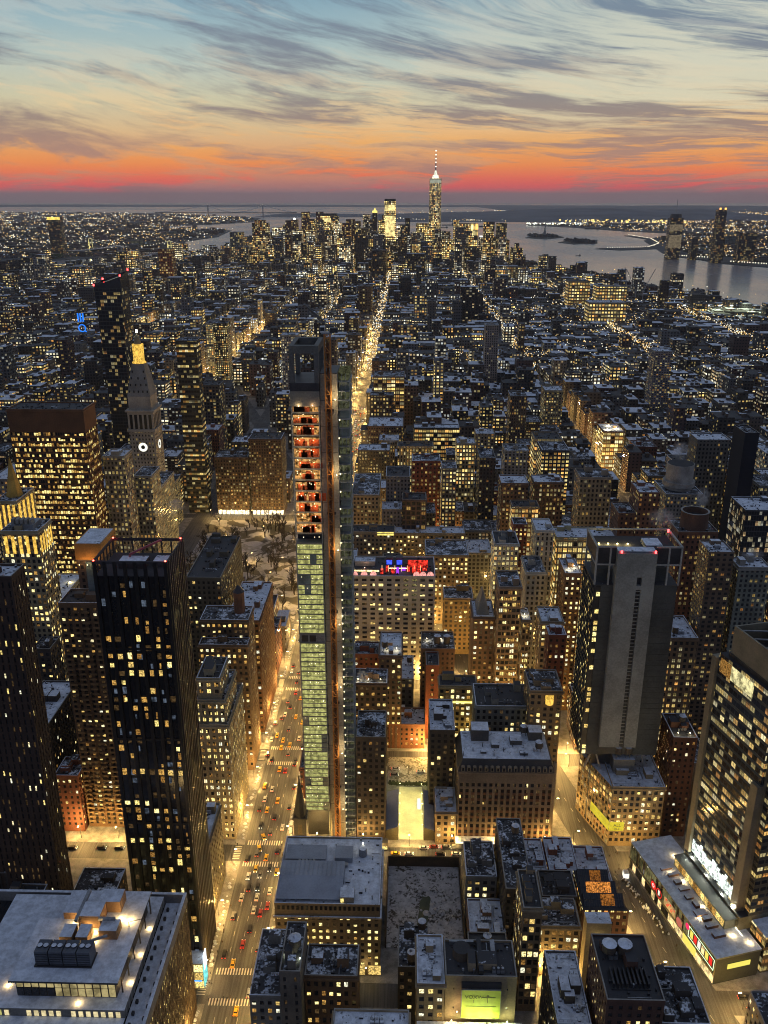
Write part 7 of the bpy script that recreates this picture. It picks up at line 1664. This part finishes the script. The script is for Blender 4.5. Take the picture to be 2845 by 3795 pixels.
# rz=pi: nose to the south (away from the viewer, so its red lights show)
fifth = [('black', -76.1, 382.6, 0), ('grey', -70.7, 346.3, 0), ('black', -66.5, 351, 0), ('taxi', -62.8, 348.1, 0), ('black', -70.5, 338, 0), ('red', -66.7, 321.4, 1), ('red', -64.0, 326, 1), ('taxi', -74.1, 364.9, .3), ('taxi', -73.2, 373.5, .4), ('white', -77.4, 404.5, 1), ('black', -62.1, 415.8, 1),
         ('white', -76.6, 345.1, 0), ('taxi', -73.6, 350.3, 0), ('white', -70.2, 323.2, 1), ('black', -70.0, 312, 1), ('red', -71.8, 303, 1), ('white', -77.4, 331, 1), ('taxi', -72.8, 431.8, 1), ('red', -69.2, 430.5, 1), ('black', -62.6, 398, 1), ('grey', -72.6, 473.4, 1), ('white', -77.2, 490, 1), ('grey', -77.2, 505.9, 1), ('taxi', -69.4, 509.9, 1), ('red', -73.4, 517, 1), ('black', -82, 447, 1), ('white', -82, 462, 1), ('grey', -82, 480, 1), ('black', -62, 455, 1), ('white', -62, 470, 1), ('taxi', -68.5, 268.6, 1)]
names = ['by the crosswalk at the church', 'in the left lanes beside the stone office block', 'close behind another dark car beside the stone block', 'nearest the kerb beside the stone block', 'leading a column left of the stone block', 'braking with red lights left of the stone block', 'braking beside its red twin left of the stone block', 'turning at the crossing before the church', 'turning with its nose angled at the church crossing', 'parked across from the church', 'double parked beyond the church',
         'in the bus lane across from the stone block', 'behind the white car across from the stone block', 'in the middle of the block with red lights', 'near the cyan lit shop', 'glowing red by the cyan lit shop', 'parked by the cyan lit shop', 'side by side with a red car beyond the church', 'side by side with a taxi beyond the church', 'at the kerb behind the church', 'below the brown stepped office', 'parked on the left kerb far up the avenue', 'parked farthest on the left kerb', 'crossing the far golden junction', 'waiting at the far golden junction', 'parked by the ziggurat', 'parked beyond the ziggurat', 'third parked past the ziggurat', 'parked by the skyscraper foot', 'parked past the skyscraper foot', 'at the lowest crosswalk of the avenue']
for (k_, x, y, d), nm in zip(fifth, names): carat(k_, x, y, pi if d == 1 else d, nm)
for (k_, x, y), nm in zip([('taxi', -3, 363), ('white', 3.8, 363), ('white', 11.5, 367.6), ('black', 20.2, 363), ('red', 17.1, 368.4), ('white', 28.2, 363.6), ('grey', 23.4, 368)], ['leftmost in the street behind the excavation', 'second in the street behind the excavation', 'parked at the bright lot entrance', 'in the middle of the street behind the excavation', 'parked right of the bright lot entrance', 'partly hidden behind the grey corner house', 'parked before the brick hotel canopy']): carat(k_, x, y, pi/2, nm)
for (k_, x, y), nm in zip([('white', 67.6, 285.6), ('white', 75, 285.4), ('white', 67.5, 279.4), ('red', 79.8, 274.7), ('black', 145.7, 280.5), ('white', 147.5, 274.6)], ['left under the yellow awning', 'right under the yellow awning', 'across from the yellow awning', 'in the dim end of the awning street', 'with bright lights below the shop podium', 'behind the black car below the shop podium']): carat(k_, x, y, pi/2, nm)
for (k_, x, y), nm in zip([('black', -171.7, 362.8), ('black', -156.8, 363.4), ('black', -147.4, 363.4), ('white', -143.2, 372.4)], ['left in the left side street', 'middle in the left side street', 'right in the left side street', 'by the balcony tower driveway']): carat(k_, x, y, pi/2, nm)
for (k_, x, y), nm in zip([('white', 11.0, 432), ('white', -4, 434), ('grey', -4.5, 428)], ['snowed over in the right of the parking lot', 'left in the parking lot', 'nearest the hedge in the parking lot']): carat(k_, x, y, pi/2, nm)
r = random.Random(31); k2 = 0
for lx, ys in ((-79, (296, 318, 356, 395, 415, 440, 465, 485)), (-74.6, (291, 336, 360, 394, 412, 452, 460, 498, 530)), (-69.8, (330, 357, 376, 388, 402, 446, 455, 486, 538)), (-64.6, (276, 300, 334, 362, 380, 436, 440, 462, 480, 500, 522))):
    for y_ in ys: carat(r.choice(('black', 'taxi', 'white', 'grey', 'black')), lx+r.uniform(-.3, .3), y_+1.3, pi, 'in the traffic of the golden avenue')
for y_ in range(545, 1900, 9):       # up the avenue they are only points of light
    for lx in (-79.6, -74.6, -69.8, -64.6):
        if r.random() < .42 and k2 < 150: carat(r.choice(('taxi', 'black', 'white', 'grey', 'red')), lx, y_+r.uniform(-2, 2), pi if r.random() < .55 else 0, 'far up the golden avenue'); k2 += 1
for y_ in range(960, 1500, 12):
    for lx in (232, 238, 244):
        if r.random() < .4: carat(r.choice(('taxi', 'black', 'white')), lx, y_, pi if r.random() < .4 else 0, 'on the bright avenue on the right')
mb = MB(); rs = random.Random(14)
for y_ in range(215, 760, 2):      # ploughed snow along the kerbs
    if min(abs(y_-SY(n_)) for n_ in range(22, 31)) < 9 or abs(y_-281) < 10: continue
    for xk in (-84.6, -59.4):
        if rs.random() < .8: q_ = rs.uniform(.4, 1.3); mb.cyl(xk+rs.uniform(-.7, .7), y_+rs.uniform(-1, 1), q_, .02, .15+q_*.5, 7, 0, r2=q_*.4)
o = struct('kerb_snow', mb, [M_SNOWFULL], 'stuff'); tag(o, 'dirty ploughed snow heaped along both kerbs of the golden avenue', 'snow')
# people on the crossings and the plaza
def person(tone, pose):
    me = bpy.data.meshes.new('person'); st = .22 if pose else .06
    V = [(0, 0, .95), (0, 0, 1.22), (0, 0, 1.44), (0, 0, 1.53), (0, -.02, 1.66), (0, -.01, 1.74), (-.1, 0, .9), (-.11, -st, .5), (-.11, -st+.05, .08), (-.11, -st-.1, .04), (.1, 0, .9), (.11, st, .5), (.11, st+.1, .1), (.11, st, .05), (-.2, 0, 1.4), (-.25, .08, 1.13), (-.24, -.08, .9), (.2, 0, 1.4), (.25, -.05, 1.13), (.24, -.2, .92)]
    E_ = [(0, 1), (1, 2), (2, 3), (3, 4), (4, 5), (0, 6), (6, 7), (7, 8), (8, 9), (0, 10), (10, 11), (11, 12), (12, 13), (2, 14), (14, 15), (15, 16), (2, 17), (17, 18), (18, 19)]
    me.from_pydata(V, E_, []); o = bpy.data.objects.new('person', me); COL.objects.link(o); m_ = o.modifiers.new('skin', 'SKIN'); rad = [.17, .17, .17, .07, .1, .08, .11, .08, .05, .04, .11, .08, .05, .04, .08, .06, .045, .08, .06, .045]
    for i, q in enumerate(rad): me.skin_vertices[0].data[i].radius = (q, q)
    me.skin_vertices[0].data[0].use_root = True
    dg = bpy.context.evaluated_depsgraph_get(); m2 = bpy.data.meshes.new_from_object(o.evaluated_get(dg)); bpy.data.objects.remove(o); m2.materials.clear(); m2.materials.append(plain('coat %s' % tone[0], tone[1])); m2.name = 'person'; return m2
PM = [person(('black', (.02, .02, .02)), 1), person(('brown', (.08, .05, .03)), 0), person(('grey', (.1, .1, .11)), 1)]; pn = 0
spots = [('on the lower avenue crosswalk', -84, -62, 272.5, 275.5, 9), ('on the side crosswalk by the snowy office', -87, -83.6, 277, 286, 5), ('on the pavement below the cyan lit shop', -83, -81, 280, 340, 12), ('at the crossing near the church', -88, -60, 352, 371, 12), ('on the snowy plaza', 103, 112, 338, 368, 12), ('walking along the shop podium', 122, 136, 292, 318, 14), ('on the pavement under the stone block', -58.4, -56.2, 290, 350, 7), ('outside the yellow awning', 60, 80, 287.4, 289.4, 4), ('on the path of the snowy square', -150, -110, 690, 770, 10)]
for where, x0, x1, y0, y1, c in spots:
    for _ in range(c):
        i = r.randrange(3); o = link('person', PM[i], loc=(r.uniform(x0, x1), r.uniform(y0, y1), .16), rz=r.uniform(0, 6.28))
        tag(o, 'pedestrian in %s coat %s' % (('black', 'brown', 'grey')[i], where), 'person', 'pedestrians '+where)
# snow banked planters along the boulevard
hd = root('planter_row', 'long row of snow topped shrubs dividing the boulevard plaza', 'hedge', (117, 328, 0)); mb = MB()
for i in range(170):
    f = r.random(); x_ = 111.2+(122.5-111.2)*f+r.uniform(-1.3, 1.3); y_ = 348-(348-314)*f; s = r.uniform(.35, .8); mb.cyl(x_, y_, s, .15, .15+s*1.5, 6, 0 if r.random() < .6 else 1, r2=s*.4)
part(hd, 'shrub', mb, [plain('bare shrub', (.05, .045, .035)), M_SNOWFULL])
kk = root('kiosk', 'small glowing white kiosk on the boulevard plaza', 'kiosk', (112.4, 350, .15)); mb = MB(); mb.box(111, 113.6, 348.6, 351.6, .15, 3.1, 0, 1); part(kk, 'wall', mb, [glow('kiosk panels', (1, .97, .85), 1.2), M_SNOWFULL])
# trees of the square
def tree(seed, h=11):
    r = random.Random(seed); tb = MB(); cb = MB()
    def br(p, d, L, rad, lv):
        q = p+d*L; (tb if lv == 0 else cb).bar(p, q, rad, 0, 4 if lv < 2 else 3)
        if lv > 3: return
        for i in range(3 if lv < 3 else 2):
            nd = (d+Vector((r.uniform(-1, 1), r.uniform(-1, 1), r.uniform(-.15, .7)))*.75).normalized(); br(p.lerp(q, r.uniform(.6, 1)), nd, L*r.uniform(.55, .8), rad*.68, lv+1)
    br(Vector((0, 0, 0)), Vector((0, 0, 1)), h*.34, .36, 0)
    return tb, cb
PROT = []
bark = plain('bare winter bark', (.03, .025, .02), .9)
for s in range(4): tb, cb = tree(s); PROT.append((tb.mesh('trunk', [bark]), cb.mesh('crown', [bark])))
k_ = 0
for i in range(700):
    x_, y_ = r.uniform(-200, -91), r.uniform(626, 850)
    if math.hypot(x_+120, y_-700) < 17 or math.hypot(x_+150, y_-770) < 12 or k_ >= 150: continue
    rt = root('tree', 'bare winter tree standing in the snowy square', 'tree', (x_, y_, .1), 'bare trees of the snowy square', r.uniform(0, 6)); s = r.uniform(1.0, 1.6); rt.scale = (s, s, s)
    a, b = PROT[i % 4]; link('trunk', a, rt); link('crown', b, rt); k_ += 1
# steam rising from roof stacks
def steam(x, y, z, sx, sy, sz, lb, seed):
    m_, k = newmat('steam %d' % seed); g = k.n('ShaderNodeTexCoord').outputs['Object']; ln = k.n('ShaderNodeVectorMath', operation='LENGTH'); k.l(g, ln.inputs[0])
    nz = k.noise(k.comb(*[k.m('ADD', c, seed*3.7) for c in k.sep(g)[:3]]), 2.4, 4, .6, .4)
    den = k.m('MULTIPLY', k.m('MULTIPLY', k.remap(ln.outputs['Value'], .35, 1, 1, 0), k.remap(nz, .42, .62)), 2.2/sx)
    v = k.n('ShaderNodeVolumePrincipled'); v.inputs['Color'].default_value = (.92, .9, .9, 1); k.l(den, v.inputs['Density']); o_ = k.n('ShaderNodeOutputMaterial'); k.l(v.outputs[0], o_.inputs['Volume'])
    mb = MB(); n = 10
    for a in range(6):
        t0, t1 = -pi/2+pi*a/6, -pi/2+pi*(a+1)/6; mb.cyl(0, 0, max(.01, cos(t0)), sin(t0), sin(t1), n, 0, r2=max(.011, cos(t1)))
    o = link('steam', mb.mesh('steam', [m_]), loc=(x, y, z)); o.scale = (sx, sy, sz); o['kind'] = 'stuff'; tag(o, lb, 'steam')
steam(-23, 434, 63, 4, 3, 4.5, 'white steam puff beside the floodlit roof garden', 1); steam(198, 608, 149, 8, 5, 8, 'white steam over the round drum tower', 2); steam(128, 407, 171, 9, 4, 6, 'pink lit steam over the concrete tower crown', 3)
steam(182, 506, 148, 5, 3, 8, 'thin steam above the open ring roof', 4); steam(198, 462, 129, 9, 4, 4, 'steam drifting over the pale tower at the right edge', 5); steam(-168, 600, 107, 8, 4, 6, 'steam before the lower bronze slab tower', 6); steam(-16, 910, 74, 10, 5, 5, 'steam over roofs beside the golden avenue', 7)
# ---------------------------------------------------------------- air
def haze(dens):
    m_, k = newmat('haze'); v = k.n('ShaderNodeVolumePrincipled'); v.inputs['Color'].default_value = (.94, .92, .96, 1); v.inputs['Density'].default_value = dens; v.inputs['Anisotropy'].default_value = .6
    o_ = k.n('ShaderNodeOutputMaterial'); k.l(v.outputs[0], o_.inputs['Volume'])
    mb = MB(); mb.box(-61000, 61000, -4000, 61000, -6, 580, 0); o = link('haze', mb.mesh('haze', [m_])); o['kind'] = 'stuff'; tag(o, 'thin evening haze over the whole city', 'haze')
HZ = 2.3e-5
if HZ: haze(HZ)
